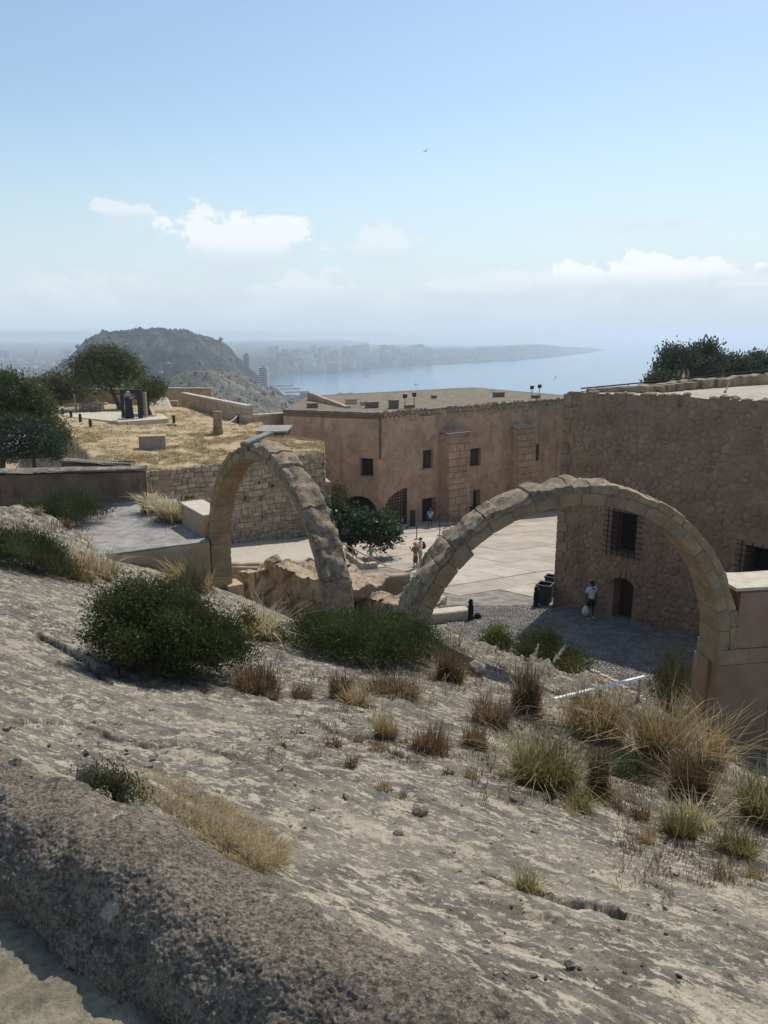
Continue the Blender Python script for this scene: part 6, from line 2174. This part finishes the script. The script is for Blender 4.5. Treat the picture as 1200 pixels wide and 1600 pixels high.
# plaster parapets round the far edge
for (pts, lab, m) in (([(70, 612, 86), (150, 608, 86), (262, 606, 86), (330, 606.5, 86)], 'plastered parapet along the far edge of the plateau behind the pines', 'ochre_plaster'),
                      ([(283, 613.5, 83), (386, 634, 66)], 'plastered parapet running downhill on the right side of the plateau', 'ochre_plaster'),
                      ([(386, 649, 66), (447, 645, 70)], 'low plastered parapet between the plateau and the barracks corner', 'ochre_plaster')):
    P = [at(*q) for q in pts]
    t = thing('parapet', lab, 'wall', (P[-1].x, P[-1].y, MZ))
    for k, (a, b) in enumerate(zip(P[:-1], P[1:])):
        b_ = MB(); long_wall(b_, a, b, .5, MZ - 5, a.z - .07, b.z - .07, side=1, jit=.03, seed=40 + k)
        b_.build('wall_face', MAT[m], t)
        b_ = MB(); long_wall(b_, a - Vector((0, .05, 0)), b - Vector((0, .05, 0)), .6, min(a.z, b.z) - .068, a.z + .02, b.z + .02, side=1, jit=.02, seed=50 + k)
        b_.build('coping', MAT['pale_cap'], t)
for (u0, u1, v, d, lab) in ((106, 120, 631, 84.5, 'thin stone bench against the far parapet left of the rubble block'), (155, 168, 630, 84.5, 'thin stone bench against the far parapet right of the rubble block'), (262, 278, 627, 84, 'thin stone bench by the pale sloping slab')):
    a, b = at(u0, v, d), at(u1, v, d)
    t = thing('stone_bench', lab, 'bench', (a.x, a.y, MZ))
    MB().box((a + b) / 2, (b.x - a.x, .5, .12)).build('seat', MAT['pale_cap'], t)
    for f in (.15, .85):
        q = a.lerp(b, f)
        MB().box((q.x, q.y, (q.z + MZ) / 2 - .06), (.25, .4, q.z - MZ)).build('leg', MAT['ochre_plaster'], t)
# rubble block with dark stones
p, d = seat(141, 646)
t = thing('rubble_block', 'low grey rubble block among the posts under the umbrella pine', 'wall', tuple(p))
w, h = TW(35, d), TW(18, d)
MB().box((p.x, p.y + .5, p.z + h / 2 - .1), (w, .9, h)).build('core', MAT['dark_plaster'], t, bevel=.06)
WB = Wall((p.x - w / 2, p.y + .04), (p.x + w / 2, p.y + .04))
cs_ = rubble_cells(0, w, p.z, p.z + h, .42, .3, .35, 33, lambda s, z: .05 < s < w - .05 and p.z < z < p.z + h - .12)
rr_ = random.Random(6)
for c in cs_:
    b = MB(); cell_stone(b, WB, c, .02, rr_.uniform(.03, .1), rr_)
    if b.v: b.build('stone', MAT['arch_rough'], t)
# pale sloping slab
a = [at(233, 640, 80), at(268, 640, 79), at(260, 620.5, 82), at(236, 620.5, 82)]
b = MB().add([tuple(q) for q in a] + [(q.x, q.y + .8, q.z - .3) for q in a], [(0, 1, 2, 3), (7, 6, 5, 4), (0, 4, 5, 1), (1, 5, 6, 2), (2, 6, 7, 3), (3, 7, 4, 0)]).build('sloping_slab', MAT['pale_cap'], bevel=.05)
tag(b, 'pale smooth sloping slab behind the small bushy pine', 'slab')
# paved pad
a = [hit_z(u, v, MZ + .16) for u, v in ((96, 650), (150, 655), (200, 661), (262, 656), (255, 647), (180, 643), (100, 645))]
b = MB().prism([(q.x, q.y) for q in a], MZ - .4, MZ + .17).build('paved_pad', MAT['pale_cap'])
tag(b, kind='structure')
# memorial: a dark frame on a slab, a robed figure in it
p, d = seat(208, 653, MZ + .3); zb = MZ + .3
t = thing('memorial_frame', 'black timber frame standing on a pale slab on the plateau', 'frame', (p.x, p.y, zb))
b = MB()
sl_ = [hit_z(u, v, zb + .12) for u, v in ((183, 657), (263, 652), (258, 648), (184, 651))]
b.prism([(q.x, q.y) for q in sl_], MZ - .2, zb).build('slab', MAT['pale_cap'], t)
fw, fh = TW(27, d), TW(44, d)
xl, xr = p.x - TW(13, d), p.x + TW(12, d)
MB().box((xl - .1, p.y, zb + fh / 2), (.22, .35, fh)).build('post', MAT['black_paint'], t, bevel=.02)
MB().box((xr, p.y, zb + fh / 2), (.34, .35, fh)).build('post', MAT['black_paint'], t, bevel=.02)
MB().box(((xl + xr) / 2, p.y, zb + fh - .18), (fw + .2, .37, .34)).build('lintel', MAT['black_paint'], t, bevel=.02)
MB().box((xr + .36, p.y + .35, zb + fh / 2 - .1), (.26, .3, fh - .3)).build('brace', MAT['wood_pale'], t, bevel=.02)
fx = xl + .52
t = thing('robed_statue', 'dark robed statue with a pale grey head under the black frame', 'statue', (fx, p.y - .25, zb))
MB().lathe((fx, p.y - .25, zb), [(.40, 0), (.36, .5), (.33, 1.0), (.30, 1.4), (.33, 1.65), (.22, 1.85), (.10, 1.95)], 14).build('robe', MAT['black_paint'], t, smooth=True)
hd_ = MB().lathe((fx, p.y - .25, zb + 1.86), [(.10, 0), (.20, .10), (.24, .26), (.20, .42), (.08, .52)], 12).build('head', MAT['statue_head'], t, smooth=True)
MB().lathe((fx + .16, p.y - .30, zb + 1.62), [(.05, 0), (.16, .1), (.17, .2), (.06, .28)], 10).build('shoulder_cloth', MAT['statue_head'], t, smooth=True)


def short_post(u, v, hp, lab, base=False):
    p, d = seat(u, v)
    t = thing('bollard_post', lab, 'post', tuple(p))
    h = TW(hp, d)
    MB().lathe(tuple(p), [(.13, -.1), (.13, h * .82), (.11, h * .84), (.13, h * .86), (.13, h * .97), (.09, h)], 10).build('post_body', MAT['wood_dark'], t)
    MB().lathe((p.x, p.y, p.z + h), [(.10, 0), (.10, .04), (.03, .07)], 10).build('cap', MAT['steel'], t)
    if base: MB().box((p.x - .15, p.y - .1, p.z + .04), (.9, .6, .12)).build('base', MAT['pale_cap'], t, bevel=.02)


short_post(98.5, 650, 12, 'dark wooden post farthest along the pad under the low spreading pine')
short_post(111.5, 654, 12, 'dark wooden post beside the pale wooden pole')
short_post(126, 661, 14, 'dark wooden post before the grey rubble block')
short_post(141.5, 668, 13, 'dark wooden post standing nearest the plateau bank in the dry grass')
short_post(272, 663, 14, 'dark wooden post on a pale base slab right of the memorial slab', True)
p, d = seat(120, 645)
t = thing('wooden_pole', 'pale wooden pole with a short cross arm by the grey rubble block', 'pole', tuple(p))
MB().tube([p - Vector((0, 0, .2)), p + Vector((-.1, 0, TW(29, d)))], [.10, .08], 8).build('pole', MAT['wood_pale'], t)
MB().box(p + Vector((-.55, 0, TW(14, d))), (1.0, .1, .1)).build('cross_arm', MAT['wood_pale'], t)
p, d = seat(341, 678)
t = thing('stone_column', 'short stump of a round stone column on the dry grass', 'column', tuple(p))
for k, (z0, z1, rr) in enumerate(((-.2, .52, .40), (.53, 1.12, .335), (1.13, 1.76, .33))):
    MB().lathe(tuple(p), [(rr - .02, z0), (rr, z0 + .03), (rr, z1 - .03), (rr - .02, z1)], 18).build('base' if k == 0 else 'drum', MAT['arch_stone'] if k else MAT['pink_plaster'], t, angle=40)
pc = p
p, d = seat(372, 662)
t = thing('rope_post', 'dark post holding a sagging rope beside the column stump', 'post', tuple(p))
h = TW(15, d)
MB().lathe(tuple(p), [(.12, -.1), (.12, h - .05), (.16, h - .04), (.16, h), (.05, h + .04)], 10).build('post_body', MAT['wood_dark'], t)
a, b = p + Vector((0, 0, h - .1)), pc + Vector((.33, .1, .95))
MB().tube([a.lerp(b, i / 8) - Vector((0, 0, .25 * math.sin(math.pi * i / 8))) for i in range(9)], .025, 6).build('rope', MAT['white_paint'], t)
p, d = seat(236, 703)
t = thing('concrete_plinth', 'plain brown concrete block lying on the dry grass', 'block', tuple(p))
M_ = Matrix.Rotation(.22, 3, 'Z')
MB().box(p + Vector((0, .45, .42)), (TW(40, d), .9, .94), M=M_).build('block_body', MAT['concrete'], t, bevel=.025)
MB().box(p + Vector((0, .45, .905)), (TW(40, d) + .03, .93, .05), M=M_).build('top_slab', MAT['ochre_plaster'], t, bevel=.015)
# low flat roofed hut between plateau and barracks
a0_, a1_ = at(402, 674, 58), at(450, 672, 60)
t = thing('low_hut', 'low flat roofed hut with dark front below the barracks corner', 'hut', (a0_.x, a0_.y, -9))
MB().box(((a0_.x + a1_.x) / 2, a0_.y + 2, a0_.z - 1.6), (a1_.x - a0_.x, 3.6, 3.0)).build('wall', MAT['dark_plaster'], t)
MB().box(((a0_.x + a1_.x) / 2, a0_.y + 2, a0_.z - .04), (a1_.x - a0_.x + .3, 4.0, .12)).build('roof', MAT['grey_path'], t, bevel=.02)
for f in (.05, .5): MB().box((a0_.x + (a1_.x - a0_.x) * f, a0_.y + .1, a0_.z - .9), (.16, .16, 1.7)).build('post', MAT['wood_pale'], t)
o = MB().prism([(-11, 50), (-3.5, 50), (-8.8, 67.5), (-12, 66)], -16, -9.6).build('lower_ground', MAT['dry_earth']); tag(o, kind='structure')
# raised ground behind the rubble building
o = MB().prism([(21, 52), (60, 52), (60, 82), (30, 82)], -20, -4.5).build('upper_ground', MAT['dry_earth']); tag(o, kind='structure')

# ------------------------------------------------------------------ things in the yard
def bollard(p, h, lab):
    t = thing('bollard', lab, 'bollard', tuple(p))
    MB().lathe(tuple(p), [(.15, -.05), (.15, .05), (.125, .08), (.12, .22), (.105, .25), (.095, h * .62), (.12, h * .64), (.12, h * .68), (.095, h * .70), (.09, h * .80), (.125, h * .82), (.125, h * .86), (.08, h * .88)], 12).build('shaft', MAT['iron'], t, angle=40)
    MB().lathe((p.x, p.y, p.z + h * .88), [(.05, 0), (.085, h * .03), (.095, h * .06), (.07, h * .10), (.02, h * .12)], 12).build('knob', MAT['iron'], t, smooth=True)
    for k in range(8):
        a = k * math.pi / 4
        MB().box((p.x + .105 * math.cos(a), p.y + .105 * math.sin(a), p.z + h * .46), (.03, .03, h * .32), a).build('rib', MAT['iron'], t)


b1_ = hit_yard(735, 968); bollard(b1_, TW(34, depth_of(b1_)), 'black cast iron bollard at the end of the long stone step')
b2_ = hit_yard(837, 948); bollard(b2_, TW(34, depth_of(b2_)), 'black cast iron bollard beside the green bin')
cp_ = hit_yard(746, 966)
ch_ = MB()
for k in range(3):
    ch_.tube([cp_ + Vector((.16 * math.cos(a) * (1 - k * .2), .16 * math.sin(a) * (1 - k * .2), .05 + k * .07)) for a in [i * math.pi / 5 for i in range(11)]], .035, 6)
tag(ch_.build('chain_coil', MAT['iron']), 'small dark coil lying at the foot of the bollard by the step', 'coil')


def bin_(p, w, d_, h, lab, m):
    t = thing('waste_bin', lab, 'bin', tuple(p))
    b = MB()
    x, y = w / 2, d_ / 2
    R_ = Matrix.Rotation(-.5, 3, 'Z')
    q = [R_ @ Vector(v_) + p for v_ in ((-x * .8, -y * .8, .04), (x * .8, -y * .8, .04), (x * .8, y * .8, .04), (-x * .8, y * .8, .04), (-x, -y, h), (x, -y, h), (x, y, h), (-x, y, h))]
    b.add(q, [(3, 2, 1, 0), (0, 1, 5, 4), (1, 2, 6, 5), (2, 3, 7, 6), (3, 0, 4, 7)])
    q2 = [R_ @ Vector((v_[0], v_[1], h - .25)) + p for v_ in ((-x * .9, -y * .9), (x * .9, -y * .9), (x * .9, y * .9), (-x * .9, y * .9))]
    b.add(q2, [(0, 1, 2, 3)])
    b.build('body', m, t)
    rm = MB()
    for (cx, cy, sx_, sy_) in ((0, -y, w + .08, .07), (0, y, w + .08, .07), (-x, 0, .07, d_ - .07), (x, 0, .07, d_ - .07)):
        rm.box(R_ @ Vector((cx, cy, h)) + p, (sx_, sy_, .07), M=R_)
    rm.build('rim', m, t, bevel=.01)
    MB().tube([R_ @ Vector((-x - .03, y + .06, h + .02)) + p, R_ @ Vector((x + .03, y + .06, h + .02)) + p], .02, 6).build('handle', m, t)
    for s in (-1, 1):
        MB().tube([R_ @ Vector((s * x * .7 - .03, y * .8, .09)) + p, R_ @ Vector((s * x * .7 + .03, y * .8, .09)) + p], .09, 10).build('wheel', MAT['black_paint'], t)
    return t


p = hit_yard(852, 946); dd_ = depth_of(p)
bin_(p + Vector((0, .25, 0)), .64, .62, TW(32, dd_), 'open green plastic bin beside the bollard at the building corner', MAT['bin_green'])
p = hit_yard(860, 937)
bin_(p + Vector((.02, .3, 0)), .44, .44, TW(33, dd_) + .1, 'narrow dark bin half hidden behind the green one', MAT['bin_dark'])

for k, (u, v, hp) in enumerate(((574, 855, 16), (596, 852, 17), (624, 848.5, 17), (651, 843, 20), (687, 837, 20))):
    p = hit_yard(u, v); d = depth_of(p); h = 1.0
    t = thing('queue_post', ('black queue post under the left edge of the fig tree', 'black queue post in front of the fig tree trunk', 'black queue post at the right edge of the fig tree', 'black queue post behind the two visitors with the hat and backpack', 'black queue post before the leaning black frame')[k], 'post', tuple(p))
    MB().lathe(tuple(p), [(.19, 0), (.19, .03), (.06, .06), (.035, .08)], 12).build('base', MAT['black_paint'], t)
    MB().lathe(tuple(p), [(.035, .07), (.035, h - .1), (.05, h - .09), (.05, h), (.02, h + .03)], 10).build('pole', MAT['black_paint'], t)

# info stand by the dark door
p = hit_yard(644.5, 822.5)
t = thing('info_stand', 'narrow dark information stand left of the dark doorway', 'sign', tuple(p))
MB().box(p + Vector((0, 0, .72)), (.48, .10, 1.44), .3).build('panel', MAT['wood_dark'], t, bevel=.02)
MB().box(p + Vector((-.02, -.06, .95)), (.30, .02, .7), .3).build('notice', MAT['bin_dark'], t)
MB().box(p + Vector((0, 0, .03)), (.6, .4, .06), .3).build('foot', MAT['black_paint'], t)
# black tubular frame
p = hit_yard(701, 826)
t = thing('tubular_frame', 'black tubular metal frame leaning by the stone buttress', 'frame', tuple(p))
for seg in (((-.75, 0, .3), (-.75, 0, 1.35)), ((-.75, 0, 1.3), (.1, .1, 1.2), (.45, .1, 1.0), (.8, .1, .0)), ((.1, .1, 1.2), (-.15, .1, .5), (.1, .1, .15)), ((.45, .1, 1.0), (.35, .1, .5), (.7, .1, .25)), ((-1.0, 0, .32), (-.1, 0, .3), (.2, .1, .05)), ((-.5, -.1, .0), (.2, .1, .3), (.75, .1, .3))):
    MB().tube([p + Vector(q) for q in seg], .035, 6).build('tube', MAT['black_paint'], t)

# handrail down to the yard
h0, h1 = at(528, 845.5, depth_of(hit_yard(541, 872, .9))), hit_yard(603, 884, .06)
t = thing('handrail', 'pale metal handrail sloping down to the yard before the fig tree', 'rail', tuple(h1))
MB().tube([h0, h1], .035, 8).build('rail', MAT['wood_pale'], t)
MB().tube([h0 + Vector((0, -.5, -.05)), h1 + Vector((-1.2, -.6, .35))], .03, 8).build('rail', MAT['steel'], t)
for f in (.02, .30, .38, .62):
    a = h0.lerp(h1, f)
    MB().tube([a, Vector((a.x, a.y, min(a.z - .3, yard_z(a.y) + .1)))], .03, 6).build('post', MAT['steel'], t)

# white edging rail among the grass and the row of edging stones behind it
def ground_under(p):
    return float(tps(np.array([p.x]), np.array([p.y]))[0])


r0, r1, r2_ = at(1006, 1057.5, 18.6), at(851, 1096.5, 14.2), at(880, 1116, 13.6)
t = thing('edging_rail', 'thin white angled rail lying among the dry grass', 'rail', tuple(r1))
for a, b in ((r0, r1), (r1, r2_)):
    dv = (b - a); mid = (a + b) / 2
    M_ = dv.to_track_quat('X', 'Z').to_matrix()
    MB().box(mid, (dv.length + .04, .075, .06), M=M_).build('beam', MAT['white_paint'], t, bevel=.008)
for a in (r0.lerp(r1, .05), r0.lerp(r1, .5), r1, r2_):
    g_ = ground_under(a)
    MB().box((a.x, a.y, (a.z + g_) / 2 - .1), (.05, .05, max(.15, a.z - g_ + .2))).build('stake', MAT['wood_pale'], t)
q0, q1 = at(905, 1046, 20.3), at(1005, 1097, 19.0)
t = thing('stone_edging', 'row of small upright pale stones curving behind the white rail', 'edging', tuple(q0))
for i in range(22):
    f = i / 21
    a = q0.lerp(q1, f) + Vector((0, .25 * math.sin(f * 3.1), -.05))
    MB().box(a, (.12 + rnd.uniform(-.03, .03), .1, .30 + rnd.uniform(-.05, .1)), rnd.uniform(-.3, .3)).build('stone', MAT['pale_cap'], t, bevel=.02)

# birds
for (u, v, d, ro, lab) in ((665.5, 236, 42, .45, 'small dark bird gliding alone high in the blue sky'), (868, 590.5, 48, 1.1, 'small dark bird flying low before the bay beyond the roof')):
    p = at(u, v, d)
    t = thing('bird', lab, 'bird', tuple(p))
    R_ = Matrix.Rotation(-ro, 3, 'Y')
    MB().tube([p + R_ @ Vector((0, -.10, 0)), p + R_ @ Vector((0, -.05, 0)), p + R_ @ Vector((0, .05, 0)), p + R_ @ Vector((0, .14, 0))], [.01, .032, .03, .008], 8).build('body', MAT['bird_dark'], t, smooth=True)
    for s in (-1, 1):
        q = [R_ @ Vector(v_) + p for v_ in ((s * .01, -.05, .01), (s * .12, -.07, .05), (s * .25, .0, .02), (s * .12, .02, .045), (s * .01, .05, .01))]
        MB().add(q, [(0, 1, 3, 4), (1, 2, 3)]).build('wing', MAT['bird_dark'], t)

# ------------------------------------------------------------------ people
plain('leaf_skirt', (.07, .085, .06), rough=.85)


def skin(name, V, E, R, m, parent, lvl=1):
    me = bpy.data.meshes.new(name)
    me.from_pydata(V, E, [])
    o = link_mesh(name, me, m, parent)
    md = o.modifiers.new('skin', 'SKIN')
    md.use_smooth_shade = True
    for i, rr in enumerate(R):
        me.skin_vertices[0].data[i].radius = (rr, rr) if isinstance(rr, float) else rr
    me.skin_vertices[0].data[0].use_root = True
    sb = o.modifiers.new('sub', 'SUBSURF')
    sb.levels = sb.render_levels = lvl
    return o


def person(lab, p, H, yaw, arms, legs, skin_m, top_m, low_m, low='shorts', hat=None, backpack=None, bag=None, hair=True, sleeves=True, long_hair=False, group=None):
    """arms: per side (elbow, wrist) offsets from the shoulder; legs: per side (knee, ankle) offsets from the hip, all for height 1"""
    t = thing('person', lab, 'person', tuple(p), yaw)
    t.scale = (H, H, H)
    V, E, R = [], [], []

    def add(q, r, parent=None):
        V.append(tuple(q)); R.append(r)
        if parent is not None: E.append((parent, len(V) - 1))
        return len(V) - 1
    pel = add((0, 0, .525), (.078, .06))
    wa = add((0, .003, .60), (.066, .05), pel)
    che = add((0, .004, .70), (.085, .058), wa)
    up_ = add((0, .004, .785), (.075, .05), che)
    nk = add((0, .002, .835), .030, up_)
    jaw = add((0, -.008, .872), .040, nk)
    skl = add((0, .002, .925), (.052, .060), jaw)
    crown = add((0, .004, .965), (.040, .046), skl)
    add((0, -.070, .915), .009, skl)
    for s in (-1, 1): add((s * .058, .004, .915), .010, skl)
    sh, el_, wr, hips, kn, an = {}, {}, {}, {}, {}, {}
    for s in (-1, 1):
        e_o, w_o = arms[s]
        S0 = Vector((s * .108, .004, .795))
        sh[s] = S0
        i = add(S0, .036, up_)
        el_[s] = S0 + Vector(e_o); i = add(el_[s], .026, i)
        wr[s] = S0 + Vector(w_o); i = add(wr[s], .018, i)
        dirn = (wr[s] - el_[s]).normalized()
        side = dirn.cross(Vector((0, 1, .2))).normalized()
        palm = wr[s] + dirn * .035
        ip = add(palm, (.022, .014), i)
        for k, (off, ln_) in enumerate(((-.017, .040), (-.006, .047), (.006, .044), (.016, .034))):
            j = add(palm + dirn * .022 + side * off, .0062, ip)
            add(palm + dirn * (.022 + ln_) + side * off * 1.15 + Vector((0, -.008, 0)), .0048, j)
        j = add(palm + side * -.024 * s + dirn * .002, .0068, ip)
        add(palm + side * -.036 * s + dirn * .024, .0052, j)
    for s in (-1, 1):
        k_o, a_o = legs[s]
        H0 = Vector((s * .048, 0, .49)); hips[s] = H0
        i = add(H0, .058, pel)
        kn[s] = H0 + Vector(k_o); i = add(kn[s], .036, i)
        cal = kn[s].lerp(H0 + Vector(a_o), .35) + Vector((0, .008, 0)); i = add(cal, .034, i)
        an[s] = H0 + Vector(a_o); i = add(an[s], .021, i)
        add(an[s] + Vector((0, -.075, -.022)), (.022, .014), i)
    skin('body', V, E, R, skin_m, t, 1)
    # shirt
    V, E, R = [], [], []
    a = add((0, .003, .70), (.098, .070)); b = add((0, .003, .60), (.088, .066), a); add((0, .002, .455 if low != 'skirt' else .54), (.096, .074), b)
    c = add((0, .004, .795), (.086, .058), a); add((0, .002, .842), .036, c)
    for s in (-1, 1):
        i = add(sh[s], .046, c)
        if sleeves: add(sh[s].lerp(el_[s], .72), .041, i)
        else: add(sh[s].lerp(el_[s], .2), .038, i)
    skin('shirt', V, E, R, top_m, t, 1)
    V, E, R = [], [], []
    if low == 'skirt':
        a = add((0, 0, .55), (.088, .068)); b = add((0, 0, .42), (.105, .085), a); add((0, 0, .20), (.115, .10), b)
        skin('skirt', V, E, R, low_m, t, 1)
    else:
        a = add((0, 0, .54), (.088, .068)); b = add((0, 0, .49), (.092, .072), a)
        for s in (-1, 1):
            i = add(hips[s], .068, b)
            if low == 'shorts': add(hips[s].lerp(kn[s], .78), .056, i)
            else:
                i = add(kn[s], .050, i); add(kn[s].lerp(an[s], .9), .040, i)
        skin('trousers' if low == 'long' else 'shorts', V, E, R, low_m, t, 1)
    for s in (-1, 1):
        V, E, R = [], [], []
        q = an[s]
        a = add(q + Vector((0, .012, -.024)), (.026, .022)); add(q + Vector((0, -.045, -.030)), (.027, .018), a); add(q + Vector((0, -.090, -.034)), (.022, .013), 1)
        skin('shoe', V, E, R, MAT['cloth_white'] if low == 'shorts' else MAT['cloth_brown'], t, 1)
    if hair:
        b = MB()
        bm = bmesh.new(); bmesh.ops.create_uvsphere(bm, u_segments=14, v_segments=10, radius=1)
        vs_ = [Vector((v_.co.x * .060, v_.co.y * .068 + .010, v_.co.z * .050 + .942)) for v_ in bm.verts]
        vs_ = [Vector((v_.x, max(v_.y, -.052 + max(0, .945 - v_.z) * 1.6), v_.z)) for v_ in vs_]
        b.add(vs_, [[v_.index for v_ in f.verts] for f in bm.faces]); bm.free()
        if long_hair: b.tube([(0, .045, .94), (0, .062, .88), (0, .060, .80)], [.045, .042, .02], 8)
        b.v = [tuple(q) for q in b.v]
        me = bpy.data.meshes.new('hair'); me.from_pydata(b.v, [], b.f); link_mesh('hair', me, MAT['hair_dark'], t, True)
    for s in (-1, 1):
        b = MB(); b.lathe((s * .020, -.056, .915), [(.001, 0), (.006, .003), (.006, .007), (.001, .010)], 6)
        me = bpy.data.meshes.new('eye'); me.from_pydata(b.v, [], b.f); link_mesh('eye', me, MAT['hair_dark'], t)
    ex = None
    if hat:
        b = MB(); b.lathe((0, .004, .945), [(.125, 0), (.125, .006), (.066, .012), (.062, .05), (.045, .066), (.01, .07)], 16)
        me = bpy.data.meshes.new('hat'); me.from_pydata(b.v, [], b.f); link_mesh('hat', me, hat, t, True)
    return t, sh, wr


STAND = {s: ((s * .01, -.006, -.235), (s * .012, .008, -.445)) for s in (-1, 1)}
DOWN = {s: ((s * .035, .015, -.185), (s * .040, -.02, -.345)) for s in (-1, 1)}


def held(t, p, H, yaw, local):
    v_ = Matrix.Rotation(yaw, 3, 'Z') @ (Vector(local) * H)
    return Vector(p) + v_


p = hit_yard(922, 966.5); H = TW(61, depth_of(p))
p.z = yard_z(p.y) + .035
LG = {-1: ((-.012, -.01, -.235), (-.035, -.02, -.445)), 1: ((.015, -.012, -.235), (.030, .02, -.445))}
AR = {-1: ((-.04, .01, -.185), (-.045, -.03, -.345)), 1: ((.035, .02, -.185), (.03, .0, -.34))}
t, sh, wr = person('person in white t-shirt and black shorts standing in the shade by the rubble wall door', p, H, .25, AR, LG, MAT['skin_dark'], MAT['cloth_white'], MAT['cloth_black'])
hp_ = held(t, p, H, .25, wr[-1] + Vector((0, 0, -.04)))
tb = thing('carrier_bag', 'white carrier bag hanging from the hand of the person in white', 'bag', (hp_.x, hp_.y, hp_.z - .55))
b = MB()
b.lathe((hp_.x, hp_.y, hp_.z - .55), [(.05, 0), (.14, .06), (.16, .20), (.12, .36), (.05, .46), (.03, .50)], 10)
b.build('sack', MAT['bag_white'], tb, smooth=True)
MB().tube([hp_ + Vector((0, 0, -.06)), hp_ + Vector((.03, 0, -.01)), hp_ + Vector((0, 0, .03)), hp_ + Vector((-.03, 0, -.01)), hp_ + Vector((0, 0, -.06))], .008, 6).build('handle', MAT['bag_white'], tb)

p = hit_yard(649, 888); H = 1.60; p.z = yard_z(p.y) + .01
AR = {-1: ((-.10, -.10, -.10), (-.19, -.14, .05)), 1: ((.035, .01, -.185), (.03, -.08, -.30))}
person('person in straw hat and brown top raising a hand in the sunny yard', p, H, .5, AR, STAND, MAT['skin'], MAT['cloth_brown'], MAT['leaf_skirt'], 'skirt', hat=MAT['straw_hat'], long_hair=True)
p = hit_yard(656.5, 882.5); H = 1.74; p.z = yard_z(p.y) + .01
AR = {-1: ((-.05, -.10, -.13), (.03, -.17, -.02)), 1: ((.05, -.09, -.14), (-.04, -.17, -.02))}
t, sh, wr = person('person in white shirt with black backpack next to the one in the straw hat', p, H, -1.2, AR, STAND, MAT['skin'], MAT['cloth_white'], MAT['cloth_denim'])
bp_ = held(t, p, H, -1.2, (0, .105, .70))
tb = thing('backpack', 'black backpack worn over the white shirt', 'backpack', tuple(bp_))
R_ = Matrix.Rotation(-1.2, 3, 'Z')
MB().box(bp_, (.30, .18, .46), M=R_).build('sack', MAT['cloth_black'], tb, bevel=.07)
MB().box(bp_ + R_ @ Vector((0, .11, -.06)), (.22, .08, .24), M=R_).build('pocket', MAT['cloth_black'], tb, bevel=.03)
for s in (-1, 1):
    MB().tube([bp_ + R_ @ Vector((s * .11, -.06, .2)), bp_ + R_ @ Vector((s * .12, -.16, .22)), bp_ + R_ @ Vector((s * .13, -.24, .08)), bp_ + R_ @ Vector((s * .12, -.12, -.16))], .02, 6).build('strap', MAT['cloth_black'], tb)
p = hit_yard(579.5, 884.5); H = 1.28; p.z = yard_z(p.y) + .01
AR = {-1: ((-.08, .0, -.15), (-.05, -.12, -.17)), 1: ((.10, .0, -.13), (.14, -.06, -.22))}
person('small person in pale green top and beige trousers beside the handrail', p, H, .2, AR, STAND, MAT['skin'], MAT['cloth_green'], MAT['cloth_beige'], 'long', long_hair=True)
p = hit_yard(672, 825); H = 1.72; p.z = yard_z(p.y) + .01
LG = {-1: ((-.012, -.09, -.215), (-.02, -.05, -.44)), 1: ((.012, .02, -.235), (.02, .13, -.43))}
person('person in light blue shirt and dark shorts walking into the dark doorway', p, H, math.pi - .3, DOWN, LG, MAT['skin_dark'], MAT['cloth_blue'], MAT['cloth_black'])
for (u, m, lab) in ((1059, 'cloth_beige', 'person in beige top under the big tree behind the roof parapet'), (1067, 'cloth_white', 'person in pale top next to the beige one under the big tree'), (1073.5, 'cloth_brown', 'person in brown top at the trunk of the big tree behind the roof')):
    p = at(u, 600, 60); p.z = -4.49
    person(lab, p, 1.72, 1.0, DOWN, STAND, MAT['skin'], MAT[m], MAT['cloth_denim'], 'long')
